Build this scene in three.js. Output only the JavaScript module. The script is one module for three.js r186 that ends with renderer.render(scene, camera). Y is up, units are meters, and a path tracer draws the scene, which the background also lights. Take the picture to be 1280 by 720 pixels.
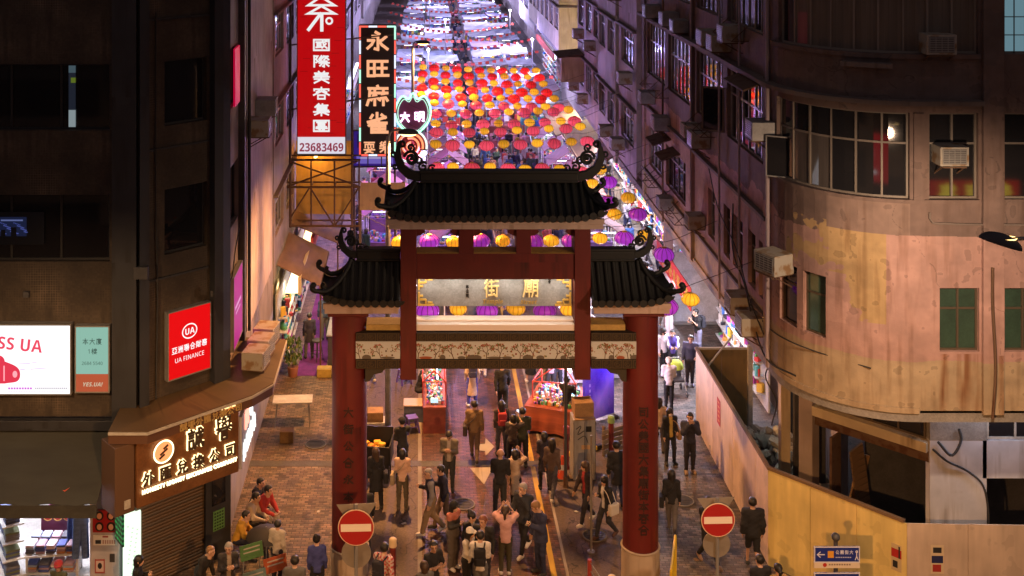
import * as THREE from 'three';
import { mergeGeometries, mergeVertices, toCreasedNormals } from 'three/addons/utils/BufferGeometryUtils.js';
import { RoundedBoxGeometry } from 'three/addons/geometries/RoundedBoxGeometry.js';
import { TextGeometry } from 'three/addons/geometries/TextGeometry.js';
import { FontLoader } from 'three/addons/loaders/FontLoader.js';
import { RectAreaLightUniformsLib } from 'three/addons/lights/RectAreaLightUniformsLib.js';

// ---------- camera, sky, moon, exposure ----------
const FOC = 1500, EYE = 17, CX = 525, CY = -137;            // focal length in photo pixels, eye height, vanishing point of the street
const scene = new THREE.Scene();
const camera = new THREE.PerspectiveCamera(2 * Math.atan(360 / FOC) * 180 / Math.PI, 1280 / 720, 0.5, 900);
camera.position.set(0, EYE, 0);
camera.setViewOffset(1280, 720, 640 - CX, 360 - CY, 1280, 720);   // a shift lens: verticals stay vertical
scene.add(camera);
const renderer = new THREE.WebGLRenderer();
renderer.toneMapping = THREE.LinearToneMapping;
renderer.toneMappingExposure = 1.0;
renderer.shadowMap.enabled = true;
RectAreaLightUniformsLib.init();
{ // night sky over a bright city: an even dull glow
  const w = 64, h = 32, d = new Float32Array(w * h * 4);
  for (let j = 0; j < h; j++) for (let i = 0; i < w; i++) {
    const up = Math.max(0, (j + 0.5) / h * 2 - 1), k = 1 - 0.45 * up, o = (j * w + i) * 4;
    d[o] = 0.132 * k; d[o + 1] = 0.102 * k; d[o + 2] = 0.108 * k; d[o + 3] = 1;
  }
  const t = new THREE.DataTexture(d, w, h, THREE.RGBAFormat, THREE.FloatType);
  t.mapping = THREE.EquirectangularReflectionMapping; t.magFilter = THREE.LinearFilter; t.needsUpdate = true;
  scene.background = t; scene.environment = t;
}
const moon = new THREE.DirectionalLight(0xcfd8ff, 0.006);
moon.position.set(-30, 60, 30); moon.target.position.set(3, 0, -40); moon.castShadow = true;
moon.shadow.camera.left = -60; moon.shadow.camera.right = 60; moon.shadow.camera.top = 60; moon.shadow.camera.bottom = -60; moon.shadow.camera.far = 250;
scene.add(moon, moon.target);

// ---------- helpers ----------
const V = (x, y, z) => new THREE.Vector3(x, y, z);
const P = (x, y, D) => V((x - CX) * D / FOC, EYE - (y - CY) * D / FOC, -D);      // a photo pixel at a known distance
const G = (x, y) => P(x, y, EYE * FOC / (y - CY));                              // a photo pixel that lies on the ground
const AT = (x, y, Y) => P(x, y, (EYE - Y) * FOC / (y - CY));                    // a photo pixel at a known height
let seed = 7;
const rnd = () => { seed = (seed + 0x6d2b79f5) | 0; let t = Math.imul(seed ^ (seed >>> 15), 1 | seed); t = (t + Math.imul(t ^ (t >>> 7), 61 | t)) ^ t; return ((t ^ (t >>> 14)) >>> 0) / 4294967296; };
const rr = (a, b) => a + (b - a) * rnd();
const pick = (a) => a[Math.floor(rnd() * a.length)];
const lerp = THREE.MathUtils.lerp, clamp = THREE.MathUtils.clamp;
const taken = {};
const numbered = (n) => { const k = taken[n] = (taken[n] ?? -1) + 1; return k ? n + '_' + String(k).padStart(3, '0') : n; };
function tag(o, label, category, group, kind) {
  o.userData = {}; if (label) o.userData.label = label; if (category) o.userData.category = category;
  if (group) o.userData.group = group; if (kind) o.userData.kind = kind; return o;
}
function thing(name, label, category, pos = [0, 0, 0], turn = 0, group) {
  const o = new THREE.Group(); o.name = numbered(name); scene.add(o);
  o.position.set(...(pos.isVector3 ? pos.toArray() : pos)); o.rotation.y = turn; return tag(o, label, category, group);
}
const prep = (g) => { g = g.index ? g.toNonIndexed() : g; for (const k of Object.keys(g.attributes)) if (!['position', 'normal', 'uv', 'color'].includes(k)) g.deleteAttribute(k); if (!g.attributes.uv) g.setAttribute('uv', new THREE.BufferAttribute(new Float32Array(g.attributes.position.count * 2), 2)); return g; };
const join = (list) => { const l = list.flat().map(prep); const c = l.some((g) => g.attributes.color); if (c) l.forEach((g) => { if (!g.attributes.color) g.setAttribute('color', new THREE.BufferAttribute(new Float32Array(g.attributes.position.count * 3).fill(1), 3)); }); return l.length === 1 ? l[0] : mergeGeometries(l); };
function mesh(name, geo, mat, parent) {
  const m = new THREE.Mesh(Array.isArray(geo) ? join(geo) : geo, mat); m.castShadow = m.receiveShadow = true;
  if (parent) { m.name = name; parent.add(m); } else { m.name = numbered(name); scene.add(m); }
  return m;
}
function solo(name, geo, mat, label, category, group, kind) { return tag(mesh(name, geo, mat), label, category, group, kind); }
function uvm(g, s = 1) { // texture coordinates in metres, seen along the nearest axis
  g = prep(g); const p = g.attributes.position, n = g.attributes.normal, u = new Float32Array(p.count * 2);
  for (let i = 0; i < p.count; i++) {
    const ax = Math.abs(n.getX(i)), ay = Math.abs(n.getY(i)), az = Math.abs(n.getZ(i));
    if (ay >= ax && ay >= az) { u[i * 2] = p.getX(i) * s; u[i * 2 + 1] = p.getZ(i) * s; } else if (ax > az) { u[i * 2] = p.getZ(i) * s; u[i * 2 + 1] = p.getY(i) * s; } else { u[i * 2] = p.getX(i) * s; u[i * 2 + 1] = p.getY(i) * s; }
  }
  g.setAttribute('uv', new THREE.BufferAttribute(u, 2)); return g;
}
const at = (g, x, y, z, ry = 0, rx = 0, rz = 0) => g.applyMatrix4(new THREE.Matrix4().compose(V(x, y, z), new THREE.Quaternion().setFromEuler(new THREE.Euler(rx, ry, rz, 'YXZ')), V(1, 1, 1)));
const box = (w, h, d, x = 0, y = 0, z = 0, ry = 0, rx = 0, rz = 0) => at(new THREE.BoxGeometry(w, h, d), x, y, z, ry, rx, rz);
const rbox = (w, h, d, r, x = 0, y = 0, z = 0, ry = 0, rx = 0, rz = 0) => at(new RoundedBoxGeometry(w, h, d, 1, Math.min(r, w * 0.49, h * 0.49, d * 0.49)), x, y, z, ry, rx, rz);
const cyl = (r0, r1, h, x = 0, y = 0, z = 0, seg = 12, open = false) => at(new THREE.CylinderGeometry(r1, r0, h, seg, 1, open), x, y + h / 2, z);
const bar = (a, b, r, seg = 6) => { const d = b.clone().sub(a), g = new THREE.CylinderGeometry(r, r, d.length(), seg); g.applyQuaternion(new THREE.Quaternion().setFromUnitVectors(V(0, 1, 0), d.clone().normalize())); return g.translate((a.x + b.x) / 2, (a.y + b.y) / 2, (a.z + b.z) / 2); };
const sbar = (a, b, w, t = w) => { const d = b.clone().sub(a), g = new THREE.BoxGeometry(w, d.length(), t); const m = new THREE.Matrix4(), y = d.clone().normalize(), x = Math.abs(y.y) > 0.98 ? V(1, 0, 0) : V(0, 1, 0).cross(y).normalize(), z = x.clone().cross(y).normalize(); x.copy(y.clone().cross(z)); m.makeBasis(x, y, z); return g.applyMatrix4(m).translate((a.x + b.x) / 2, (a.y + b.y) / 2, (a.z + b.z) / 2); };
const tube = (pts, r, n = 0, seg = 6, closed = false) => new THREE.TubeGeometry(new THREE.CatmullRomCurve3(pts, closed), n || pts.length * 4, r, seg, closed);
const flip = (g) => { const p = prep(g), a = p.attributes.position.array; return p; };
function paint(g, c) { g = prep(g); const n = g.attributes.position.count, a = new Float32Array(n * 3), k = c.isColor ? c : new THREE.Color(c); for (let i = 0; i < n; i++) { a[i * 3] = k.r; a[i * 3 + 1] = k.g; a[i * 3 + 2] = k.b; } g.setAttribute('color', new THREE.BufferAttribute(a, 3)); return g; }
function surf(nu, nv, f, closeU = false) { // a grid of points f(u, v) as a smooth sheet
  const pos = [], uv = [], idx = [];
  for (let j = 0; j <= nv; j++) for (let i = 0; i <= nu; i++) { const q = f(i / nu, j / nv); pos.push(q.x, q.y, q.z); uv.push(i / nu, j / nv); }
  for (let j = 0; j < nv; j++) for (let i = 0; i < nu; i++) { const a = j * (nu + 1) + i, b = a + 1, c = a + nu + 1, d = c + 1; idx.push(a, c, b, b, c, d); }
  const g = new THREE.BufferGeometry(); g.setAttribute('position', new THREE.Float32BufferAttribute(pos, 3)); g.setAttribute('uv', new THREE.Float32BufferAttribute(uv, 2)); g.setIndex(idx); g.computeVertexNormals(); return g;
}
function sheet(nu, nv, f, t) { // the same with thickness t along y
  const a = surf(nu, nv, f), b = surf(nu, nv, (u, v) => f(u, v).add(V(0, -t, 0)));
  const e = (h) => surf(Math.max(nu, nv), 1, (u, v) => h(u).add(V(0, -t * v, 0)));
  return join([a, b, e((u) => f(u, 0)), e((u) => f(u, 1)), e((u) => f(0, u)), e((u) => f(1, u))]);
}
function ext(pts, depth, bev = 0) { const s = new THREE.Shape(pts.map((p) => new THREE.Vector2(p[0], p[1]))); return new THREE.ExtrudeGeometry(s, { depth, bevelEnabled: bev > 0, bevelSize: bev, bevelThickness: bev, bevelSegments: 1 }); }
function areaLight(color, intensity, w, h, pos, look, parent = scene) { const l = new THREE.RectAreaLight(color, intensity, w, h); l.position.copy(pos); l.lookAt(look); l.name = 'lamp_light'; parent.add(l); return l; }
function pointLight(color, i, pos, r = 3) { const l = new THREE.PointLight(color, i); l.position.copy(pos); l.castShadow = true; l.shadow.radius = r; l.name = 'lamp_light'; scene.add(l); return l; }
function spotLight(color, i, pos, to, ang, pen, r = 4) { const l = new THREE.SpotLight(color, i, 0, ang, pen); l.position.copy(pos); l.target.position.copy(to); l.castShadow = true; l.shadow.radius = r; l.name = 'lamp_light'; scene.add(l, l.target); return l; }

// ---------- textures ----------
const hash = (x, y, s = 0) => { let h = Math.imul(x, 374761393) + Math.imul(y, 668265263) + Math.imul(s, 1442695041); h = Math.imul(h ^ (h >>> 13), 1274126177); return ((h ^ (h >>> 16)) >>> 0) / 4294967296; };
const vnoise = (x, y, p, s) => { const ix = Math.floor(x), iy = Math.floor(y), fx = x - ix, fy = y - iy, u = fx * fx * (3 - 2 * fx), v = fy * fy * (3 - 2 * fy), w = (n) => ((n % p) + p) % p; return lerp(lerp(hash(w(ix), w(iy), s), hash(w(ix + 1), w(iy), s), u), lerp(hash(w(ix), w(iy + 1), s), hash(w(ix + 1), w(iy + 1), s), u), v); };
const fbm = (x, y, p, o = 4, s = 0) => { let a = 0, k = 0.5, t = 0; for (let i = 0; i < o; i++) { a += k * vnoise(x, y, p, s + i); t += k; x *= 2; y *= 2; p *= 2; k *= 0.5; } return a / t; };
function tex(w, h, f, srgb = true, rep = [1, 1]) { // f(x, y) in 0..1 gives [r, g, b] in 0..1
  const d = new Uint8Array(w * h * 4);
  for (let j = 0; j < h; j++) for (let i = 0; i < w; i++) { const c = f(i / w, j / h), o = (j * w + i) * 4; for (let k = 0; k < 3; k++) d[o + k] = clamp(Math.round((c.length ? c[k] : c) * 255), 0, 255); d[o + 3] = 255; }
  const t = new THREE.DataTexture(d, w, h); t.wrapS = t.wrapT = THREE.RepeatWrapping; t.magFilter = THREE.LinearFilter; if (srgb) t.colorSpace = THREE.SRGBColorSpace; t.repeat.set(...rep); t.needsUpdate = true; return t;
}
const again = (t, x, y) => { const c = t.clone(); c.repeat.set(x, y); c.needsUpdate = true; return c; };
function canvas(w, h, f, rep = false) { const c = document.createElement('canvas'); c.width = w; c.height = h; f(c.getContext('2d'), w, h); const t = new THREE.CanvasTexture(c); t.colorSpace = THREE.SRGBColorSpace; t.magFilter = THREE.LinearFilter; if (rep) t.wrapS = t.wrapT = THREE.RepeatWrapping; return t; }
const ORD = 'first second third fourth fifth sixth seventh eighth ninth tenth eleventh twelfth thirteenth fourteenth fifteenth sixteenth seventeenth eighteenth nineteenth twentieth twenty-first twenty-second twenty-third twenty-fourth'.split(' ');
const T = {};
T.grain = tex(256, 256, (x, y) => { const a = fbm(x * 8, y * 8, 8, 5, 3), b = fbm(x * 64, y * 64, 64, 2, 9); return 0.62 + 0.38 * (0.65 * a + 0.35 * b); }, true, [0.5, 0.5]);
T.grainB = tex(256, 256, (x, y) => 0.6 * fbm(x * 16, y * 16, 16, 4, 5) + 0.4 * fbm(x * 90, y * 90, 90, 2, 6), false, [0.5, 0.5]);
T.streak = tex(512, 512, (x, y) => { const s = fbm(x * 40, y * 3, 40, 3, 21) * 0.6 + fbm(x * 12, y * 2, 12, 3, 22) * 0.4, b = fbm(x * 6, y * 6, 6, 5, 23), dirt = clamp((s - 0.5) * 3.2, 0, 1) * clamp((b - 0.35) * 3, 0, 1); const k = 0.72 + 0.28 * b - 0.36 * dirt; return [k, k * (1 - 0.05 * dirt), k * (1 - 0.12 * dirt)]; }, true, [0.25, 0.25]);
const brickAt = (x, y, nx, ny) => { const r = Math.floor(y * ny), o = (r % 2) * 0.5, bx = x * nx + o, c = Math.floor(bx), fx = bx - c, fy = y * ny - r; return [((c % nx) + nx) % nx, r, fx, fy]; };
const NBX = 24, NBY = 48, PV = 4.8; // bricks across and along one repeat of the paving, and its size in metres
T.pave = tex(1024, 1024, (x, y) => { const [c, r, fx, fy] = brickAt(x, y, NBX, NBY), h = hash(c, r, 12), j = Math.min(fx * 2, (1 - fx) * 2, fy, 1 - fy) < 0.09, n = fbm(x * 6, y * 6, 6, 5, 31), st = fbm(x * 14, y * 14, 14, 4, 33), gum = hash(Math.floor(x * 90), Math.floor(y * 90), 77) > 0.9965 ? 0.7 : 1; let k = j ? 0.36 + 0.12 * n : (0.66 + 0.3 * hash(c, r, 4) - 0.16 * (hash(c, r, 8) > 0.88)) * (0.62 + 0.45 * n); if (st > 0.62) k *= 1 - (st - 0.62) * 2.2; k *= gum; return [k, k * (0.92 + 0.08 * h), k * (0.85 + 0.12 * h)]; }, true, [1 / PV, 1 / PV]);
T.paveB = tex(1024, 1024, (x, y) => { const [c, r, fx, fy] = brickAt(x, y, NBX, NBY); const e = Math.min(fx * 2, (1 - fx) * 2, fy, 1 - fy); return clamp(e / 0.12, 0, 1) * (0.8 + 0.2 * hash(c, r, 5)) * 0.9 + 0.1 * vnoise(x * 120, y * 120, 120, 6); }, false, [1 / PV, 1 / PV]);
T.wet = tex(256, 256, (x, y) => { const n = fbm(x * 5, y * 5, 5, 5, 41); return [0, 0.42 + 0.5 * n, 0]; }, false, [0.13, 0.13]);
T.mosaic = tex(512, 512, (x, y) => { const n = 40, c = Math.floor(x * n), r = Math.floor(y * n), fx = x * n - c, fy = y * n - r, j = Math.min(fx, fy) < 0.14; const b = fbm(x * 4, y * 4, 4, 4, 51), s = fbm(x * 24, y * 2, 24, 3, 52), drt = clamp((s - 0.5) * 2.2, 0, 1) * clamp((b - 0.4) * 4, 0, 1), fade = clamp((fbm(x * 3, y * 3, 3, 3, 54) - 0.4) * 4, 0, 1); let k = j ? 0.62 + 0.38 * fade : 0.6 + 0.1 * hash(c, r, 3); k *= (0.6 + 0.5 * b) * (1 - 0.3 * drt); return [k, k * 0.96, k * 0.9]; }, true, [1 / 2.4, 1 / 2.4]);
T.tarp = tex(256, 256, (x, y) => { const a = fbm(x * 6, y * 12, 6, 4, 61), b = fbm(x * 30, y * 30, 30, 2, 62); return 0.66 + 0.26 * a + 0.1 * b; }, true, [0.5, 0.5]);
T.rust = tex(256, 256, (x, y) => { const a = fbm(x * 8, y * 8, 8, 5, 71), r = clamp((a - 0.5) * 5, 0, 1); return [lerp(0.8, 0.66, r), lerp(0.8, 0.54, r), lerp(0.8, 0.42, r)]; }, true, [0.7, 0.7]);
T.board = tex(512, 512, (x, y) => { const a = fbm(x * 5, y * 5, 5, 5, 81), b = fbm(x * 30, y * 4, 30, 3, 82), c = fbm(x * 9, y * 9, 9, 3, 83), st = c > 0.66 ? 0.95 : 1; const k = (0.78 + 0.16 * a + 0.1 * b) * st; return [k, k * 0.98, k * 0.95]; }, true, [0.33, 0.33]);
T.wood = tex(256, 256, (x, y) => { const g = fbm(x * 4, y * 40, 4, 3, 91); return 0.6 + 0.4 * g; }, true, [0.6, 0.6]);

const lin = (r, g, b) => new THREE.Color().setRGB(r, g, b);
const std = (color, roughness = 0.8, extra = {}) => new THREE.MeshStandardMaterial({ color: Array.isArray(color) ? lin(...color) : color, roughness, ...extra });
const glow = (color, k, extra = {}) => new THREE.MeshStandardMaterial({ color: 0x222222, emissive: Array.isArray(color) ? lin(...color) : new THREE.Color(color), emissiveIntensity: k, roughness: 0.6, ...extra });
const screenMat = (map, k, extra = {}) => new THREE.MeshStandardMaterial({ color: 0x333333, map, emissive: 0xffffff, emissiveMap: map, emissiveIntensity: k, roughness: 0.35, ...extra });
const M = {
  gateRed: std([0.15, 0.012, 0.009], 0.55, { map: T.streak, bumpMap: T.grainB, bumpScale: 0.003 }),
  gateBase: std([0.55, 0.44, 0.33], 0.8, { map: T.streak, bumpMap: T.grainB, bumpScale: 0.004 }),
  fascia: std([0.62, 0.45, 0.36], 0.75, { map: T.streak }),
  tile: std([0.006, 0.0075, 0.007], 0.6, { map: T.grain, bumpMap: T.grainB, bumpScale: 0.004 }),
  tile2: std([0.008, 0.009, 0.008], 0.6, { map: T.grain }),
  gold: std([0.85, 0.66, 0.3], 0.45, { metalness: 0.15 }),
  goldDark: std([0.4, 0.27, 0.08], 0.5),
  goldPaint: std([0.62, 0.4, 0.09], 0.5),
  plaque: std([0.38, 0.38, 0.38], 0.6, { map: T.grain, bumpMap: T.grainB, bumpScale: 0.006 }),
  ledge: std([0.75, 0.66, 0.6], 0.6),
  darkBeam: std([0.05, 0.04, 0.025], 0.55, { map: T.grain }),
  wallL: std([0.19, 0.155, 0.12], 0.75, { map: T.mosaic, bumpMap: T.grainB, bumpScale: 0.003 }),
  colL: std([0.035, 0.038, 0.045], 0.6, { map: T.streak }),
  sideL: std([0.34, 0.27, 0.24], 0.8, { map: T.streak }),
  plaster: std([0.40, 0.33, 0.3], 0.85, { map: T.streak, bumpMap: T.grainB, bumpScale: 0.004 }),
  plasterP: std([0.42, 0.34, 0.36], 0.85, { map: T.streak, bumpMap: T.grainB, bumpScale: 0.004 }),
  plasterY: std([0.6, 0.5, 0.33], 0.85, { map: T.streak, bumpMap: T.grainB, bumpScale: 0.004 }),
  ledgeD: std([0.2, 0.16, 0.14], 0.85, { map: T.streak }),
  steel: std([0.42, 0.42, 0.42], 0.45, { metalness: 0.6, map: T.rust }),
  white: std([0.72, 0.72, 0.7], 0.55, { map: T.grain }),
  offwhite: std([0.6, 0.57, 0.5], 0.6, { map: T.grain }),
  grey: std([0.3, 0.3, 0.3], 0.6, { map: T.grain }),
  dgrey: std([0.08, 0.08, 0.085], 0.6, { map: T.grain }),
  black: std([0.012, 0.012, 0.013], 0.5),
  rusty: std([0.16, 0.09, 0.05], 0.8, { map: T.rust }),
  alu: std([0.5, 0.5, 0.48], 0.4, { metalness: 0.5, map: T.grain }),
  bronze: std([0.1, 0.075, 0.05], 0.5, { metalness: 0.3 }),
  glass: new THREE.MeshPhysicalMaterial({ color: lin(0.012, 0.012, 0.014), roughness: 0.04, specularIntensity: 1, ior: 1.6 }),
  glassG: new THREE.MeshPhysicalMaterial({ color: lin(0.03, 0.07, 0.045), roughness: 0.12, ior: 1.5, map: T.grain }),
  tarpW: std([0.62, 0.64, 0.7], 0.7, { map: T.tarp, side: THREE.DoubleSide }),
  hoardY: std([0.72, 0.5, 0.1], 0.55, { map: T.board, bumpMap: T.grainB, bumpScale: 0.002 }),
  hoardP: std([0.62, 0.46, 0.36], 0.6, { map: T.board, bumpMap: T.grainB, bumpScale: 0.002 }),
  hoardW: std([0.68, 0.6, 0.52], 0.6, { map: T.board }),
  concrete: std([0.32, 0.3, 0.27], 0.9, { map: T.grain, bumpMap: T.grainB, bumpScale: 0.012 }),
  wood: std([0.24, 0.15, 0.08], 0.8, { map: T.wood }),
  card: std([0.42, 0.25, 0.11], 0.85, { map: T.grain }),
  rubber: std([0.03, 0.03, 0.03], 0.8),
  curtain: std([0.2, 0.17, 0.13], 0.9, { map: again(T.streak, 1.2, 0.2) }),
};
const colored = (c, r = 0.8, e) => { const k = 'c' + c + r + JSON.stringify(e ?? 0); return M[k] ??= std(c, r, e); };
const VC = std(0xffffff, 0.75, { vertexColors: true });
const VCg = std(0xffffff, 0.45, { vertexColors: true });

// ---------- lettering drawn stroke by stroke ----------
const GL = {
  永: '42 4 58 14/28 24 52 24 52 88 38 84/8 44 34 44 24 64 6 82/88 26 70 42 56 48/54 44 70 66 94 86',
  旺: '8 14 36 14 36 84 8 84 8 14/8 48 36 48/46 14 94 14/70 14 70 82/50 47 90 47/42 82 98 82',
  麻: '50 2 54 12/10 14 94 14/16 14 14 60 4 94/22 36 54 36/38 24 38 94/38 38 22 70/38 42 52 62/58 36 94 36/76 24 76 94/76 38 60 70/76 42 94 72',
  雀: '48 2 48 26/28 12 20 26/68 10 84 24/86 22 50 34 8 46/30 40 12 62/24 50 24 96/24 50 90 50/24 64 84 64/24 79 84 79/24 94 94 94/56 40 58 94',
  耍: '8 10 92 10/50 10 44 24/16 26 16 52/16 26 84 26 84 52/38 26 38 50/62 26 62 50/46 54 30 80 80 96/70 60 54 84 16 98/6 70 94 70',
  樂: '50 2 44 10/36 12 64 12 64 46 36 46 36 12/36 29 64 29/22 6 10 18 22 26 8 40 26 38/78 6 68 18 82 26 70 40 90 38/6 58 94 58/50 48 50 98/48 60 10 88/52 60 92 88',
  國: '6 6 94 6 94 94 6 94 6 6/20 26 70 26/26 40 46 40 46 56 26 56 26 40/20 70 50 66/58 16 64 56 82 76/76 40 54 74/74 14 82 20',
  際: '8 6 8 96/8 8 28 8 18 34 30 52 20 60/50 6 36 34/46 16 62 16 40 46/42 26 50 32/64 8 92 36/88 10 66 36/84 10 64 10/48 50 82 50/38 64 94 64/66 64 66 96 58 92/52 74 42 88/78 74 92 90',
  美: '34 2 40 12/66 2 60 12/12 16 88 16/16 30 84 30/6 46 94 46/50 16 50 46/10 64 90 64/50 46 46 70 10 96/52 66 92 96',
  容: '50 0 50 10/8 24 8 14 92 14 92 24/38 24 22 38/62 24 80 38/50 30 6 62/50 30 94 62/30 64 70 64 70 94 30 94 30 64',
  集: '34 2 14 28/26 16 26 58/26 14 86 14/26 28 80 28/26 42 80 42/26 56 90 56/56 4 56 56/6 68 94 68/50 58 50 98/48 70 12 92/52 70 90 92',
  團: '6 6 94 6 94 94 6 94 6 6/24 20 76 20/32 30 68 30 68 50 32 50 32 30/32 40 68 40/50 12 50 58/22 60 78 58/20 70 82 70/66 62 66 88 56 84/34 76 42 82',
  誠: '20 2 26 10/4 16 40 16/8 28 36 28/8 40 36 40/8 54 34 54 34 90 8 90 8 54/50 24 96 24/54 24 54 60 44 94/54 44 70 44 68 74 60 72/70 4 76 50 96 92 98 76/90 36 66 84/82 4 92 14',
  譽: '10 8 14 48/10 10 26 8/10 26 24 26/86 8 84 48/74 8 88 8/74 26 86 26/50 4 40 14 60 14/38 24 62 40/62 24 38 40/4 50 96 50/26 54 8 66/72 54 94 66/30 62 70 62/34 70 66 70/34 77 66 77/34 84 66 84 66 98 34 98 34 84',
  外: '26 4 20 30 4 54/22 24 48 24 38 62 8 96/20 44 34 56/68 4 68 98/70 34 94 54',
  匯: '4 8 96 8/8 8 8 94 96 94/20 22 26 30/16 40 24 48/16 82 28 58/48 16 34 46/44 32 44 82/44 32 90 32/44 48 86 48/44 64 86 64/44 80 92 80/66 18 68 80',
  兌: '34 2 18 24/62 2 80 24/26 32 74 32 74 56 26 56 26 32/38 56 34 78 8 96/62 56 62 92 92 92 94 78',
  換: '4 24 34 24/20 4 20 92 8 86/2 62 36 48/56 2 40 26/52 14 74 14 66 28/42 30 90 30 90 62/42 30 42 62/58 32 50 48/72 32 82 48/36 64 96 64/66 52 62 74 36 98/66 66 96 98',
  公: '38 6 28 34 6 54/60 6 72 32 94 52/46 48 22 88 76 84/62 66 86 98',
  司: '10 10 90 10 90 94 76 90/12 30 66 30/18 48 60 48 60 80 18 80 18 48',
  亞: '6 8 94 8/34 8 34 32 14 32 14 66 34 66 34 92/66 8 66 32 86 32 86 66 66 66 66 92/4 92 96 92',
  洲: '12 8 22 18/6 34 18 44/6 90 22 60/42 6 40 60 32 96/64 8 64 92/90 4 90 98/32 34 30 50/54 34 54 52/78 34 78 52',
  聯: '4 8 42 8/12 8 12 72/34 8 34 96/12 28 34 28/12 48 34 48/2 74 42 66/58 4 48 20 60 24 50 40 64 38/82 4 72 20 86 24 76 40 90 38/50 52 50 70 62 70/62 46 62 76 50 96/80 46 80 98/80 70 92 70 92 52',
  合: '50 2 4 44/50 2 96 44/28 44 72 44/24 60 76 60 76 94 24 94 24 60',
  財: '8 8 42 8 42 70 8 70 8 8/8 28 42 28/8 48 42 48/18 72 4 94/32 72 46 92/52 28 98 28/80 4 80 94 68 90/80 30 50 80',
  務: '6 10 42 10 26 28/20 22 34 34/2 40 46 40 38 52/26 40 26 92 14 88/24 48 4 76/62 4 48 30/56 18 92 18 66 50 46 56/60 22 92 54/48 68 88 68 82 96 70 92/66 54 60 80 44 98',
  本: '6 28 94 28/50 4 50 98/48 30 8 78/52 30 92 78/28 74 72 74',
  大: '6 34 94 34/50 4 48 40 8 96/52 40 92 96',
  廈: '50 0 54 8/8 12 94 12/14 12 12 60 2 96/26 22 88 22/36 32 78 32 78 62 36 62 36 32/36 42 78 42/36 52 78 52/50 62 28 80/44 72 80 72 56 90 28 98/46 76 90 98',
  樓: '4 28 40 28/22 4 22 98/20 32 4 70/24 40 40 62/50 12 90 12 90 42 50 42 50 12/44 27 96 27/70 4 70 56/66 54 54 78 88 96/82 62 68 84 44 98/42 72 98 72',
  廟: '50 0 54 8/8 12 94 12/14 12 12 60 2 96/22 22 52 22/37 16 37 30/24 32 50 32 50 58 24 58 24 32/24 45 50 45/18 70 54 70/37 58 37 96/62 24 62 70 54 96/62 24 88 24 88 94 78 90/62 44 88 44/62 64 88 64',
  街: '24 2 6 26/26 26 4 54/16 46 16 98/34 18 66 18/50 4 50 42/32 42 68 42/36 64 66 64/50 50 50 88/30 90 70 84/74 14 96 14/72 40 98 40/86 40 86 94 76 90',
  不: '6 12 94 12/52 12 40 46 8 76/50 36 50 98/56 40 92 66',
  明: '8 14 38 14 38 78 8 78 8 14/8 46 38 46/54 8 54 60 44 96/54 8 90 8 90 94 78 90/54 34 90 34/54 58 90 58',
};
for (const k in GL) GL[k] = GL[k].split('/').map((s) => { const n = s.trim().split(' ').map(Number), o = []; for (let i = 0; i < n.length; i += 2) o.push([n[i] / 100, n[i + 1] / 100]); return o; });
function ink(c, s, x, y, w, h, lw, color, cap = 'square') { c.strokeStyle = color; c.lineWidth = lw; c.lineCap = cap; c.lineJoin = 'miter'; for (const st of GL[s] ?? []) { c.beginPath(); st.forEach(([a, b], i) => (i ? c.lineTo(x + a * w, y + b * h) : c.moveTo(x + a * w, y + b * h))); c.stroke(); } }
function glyph(s, w, h, lw, depth, cx = 0, cy = 0, z = 0) { // raised strokes, centred on (cx, cy), standing on the plane z
  const out = []; let k = 0;
  for (const st of GL[s]) for (let i = 1; i < st.length; i++) {
    const a = st[i - 1], b = st[i], dx = (b[0] - a[0]) * w, dy = -(b[1] - a[1]) * h, l = Math.hypot(dx, dy); k++;
    out.push(box(l + lw * 0.8, lw, depth + k * 0.0012, cx + ((a[0] + b[0]) / 2 - 0.5) * w, cy - ((a[1] + b[1]) / 2 - 0.5) * h, z + (depth + k * 0.0012) / 2, 0, 0, Math.atan2(dy, dx)));
  }
  return join(out);
}
const font = await new FontLoader().loadAsync('fonts/droid/droid_sans_bold.typeface.json');
const fontS = await new FontLoader().loadAsync('fonts/droid/droid_serif_bold.typeface.json');
function word(s, size, depth, f = font, ital = 0) { const g = new TextGeometry(s, { font: f, size, depth, curveSegments: 2 }); g.computeBoundingBox(); const b = g.boundingBox; g.translate(-(b.min.x + b.max.x) / 2, -(b.min.y + b.max.y) / 2, 0); if (ital) g.applyMatrix4(new THREE.Matrix4().makeShear(0, 0, ital, 0, 0, 0)); return g; }
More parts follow.
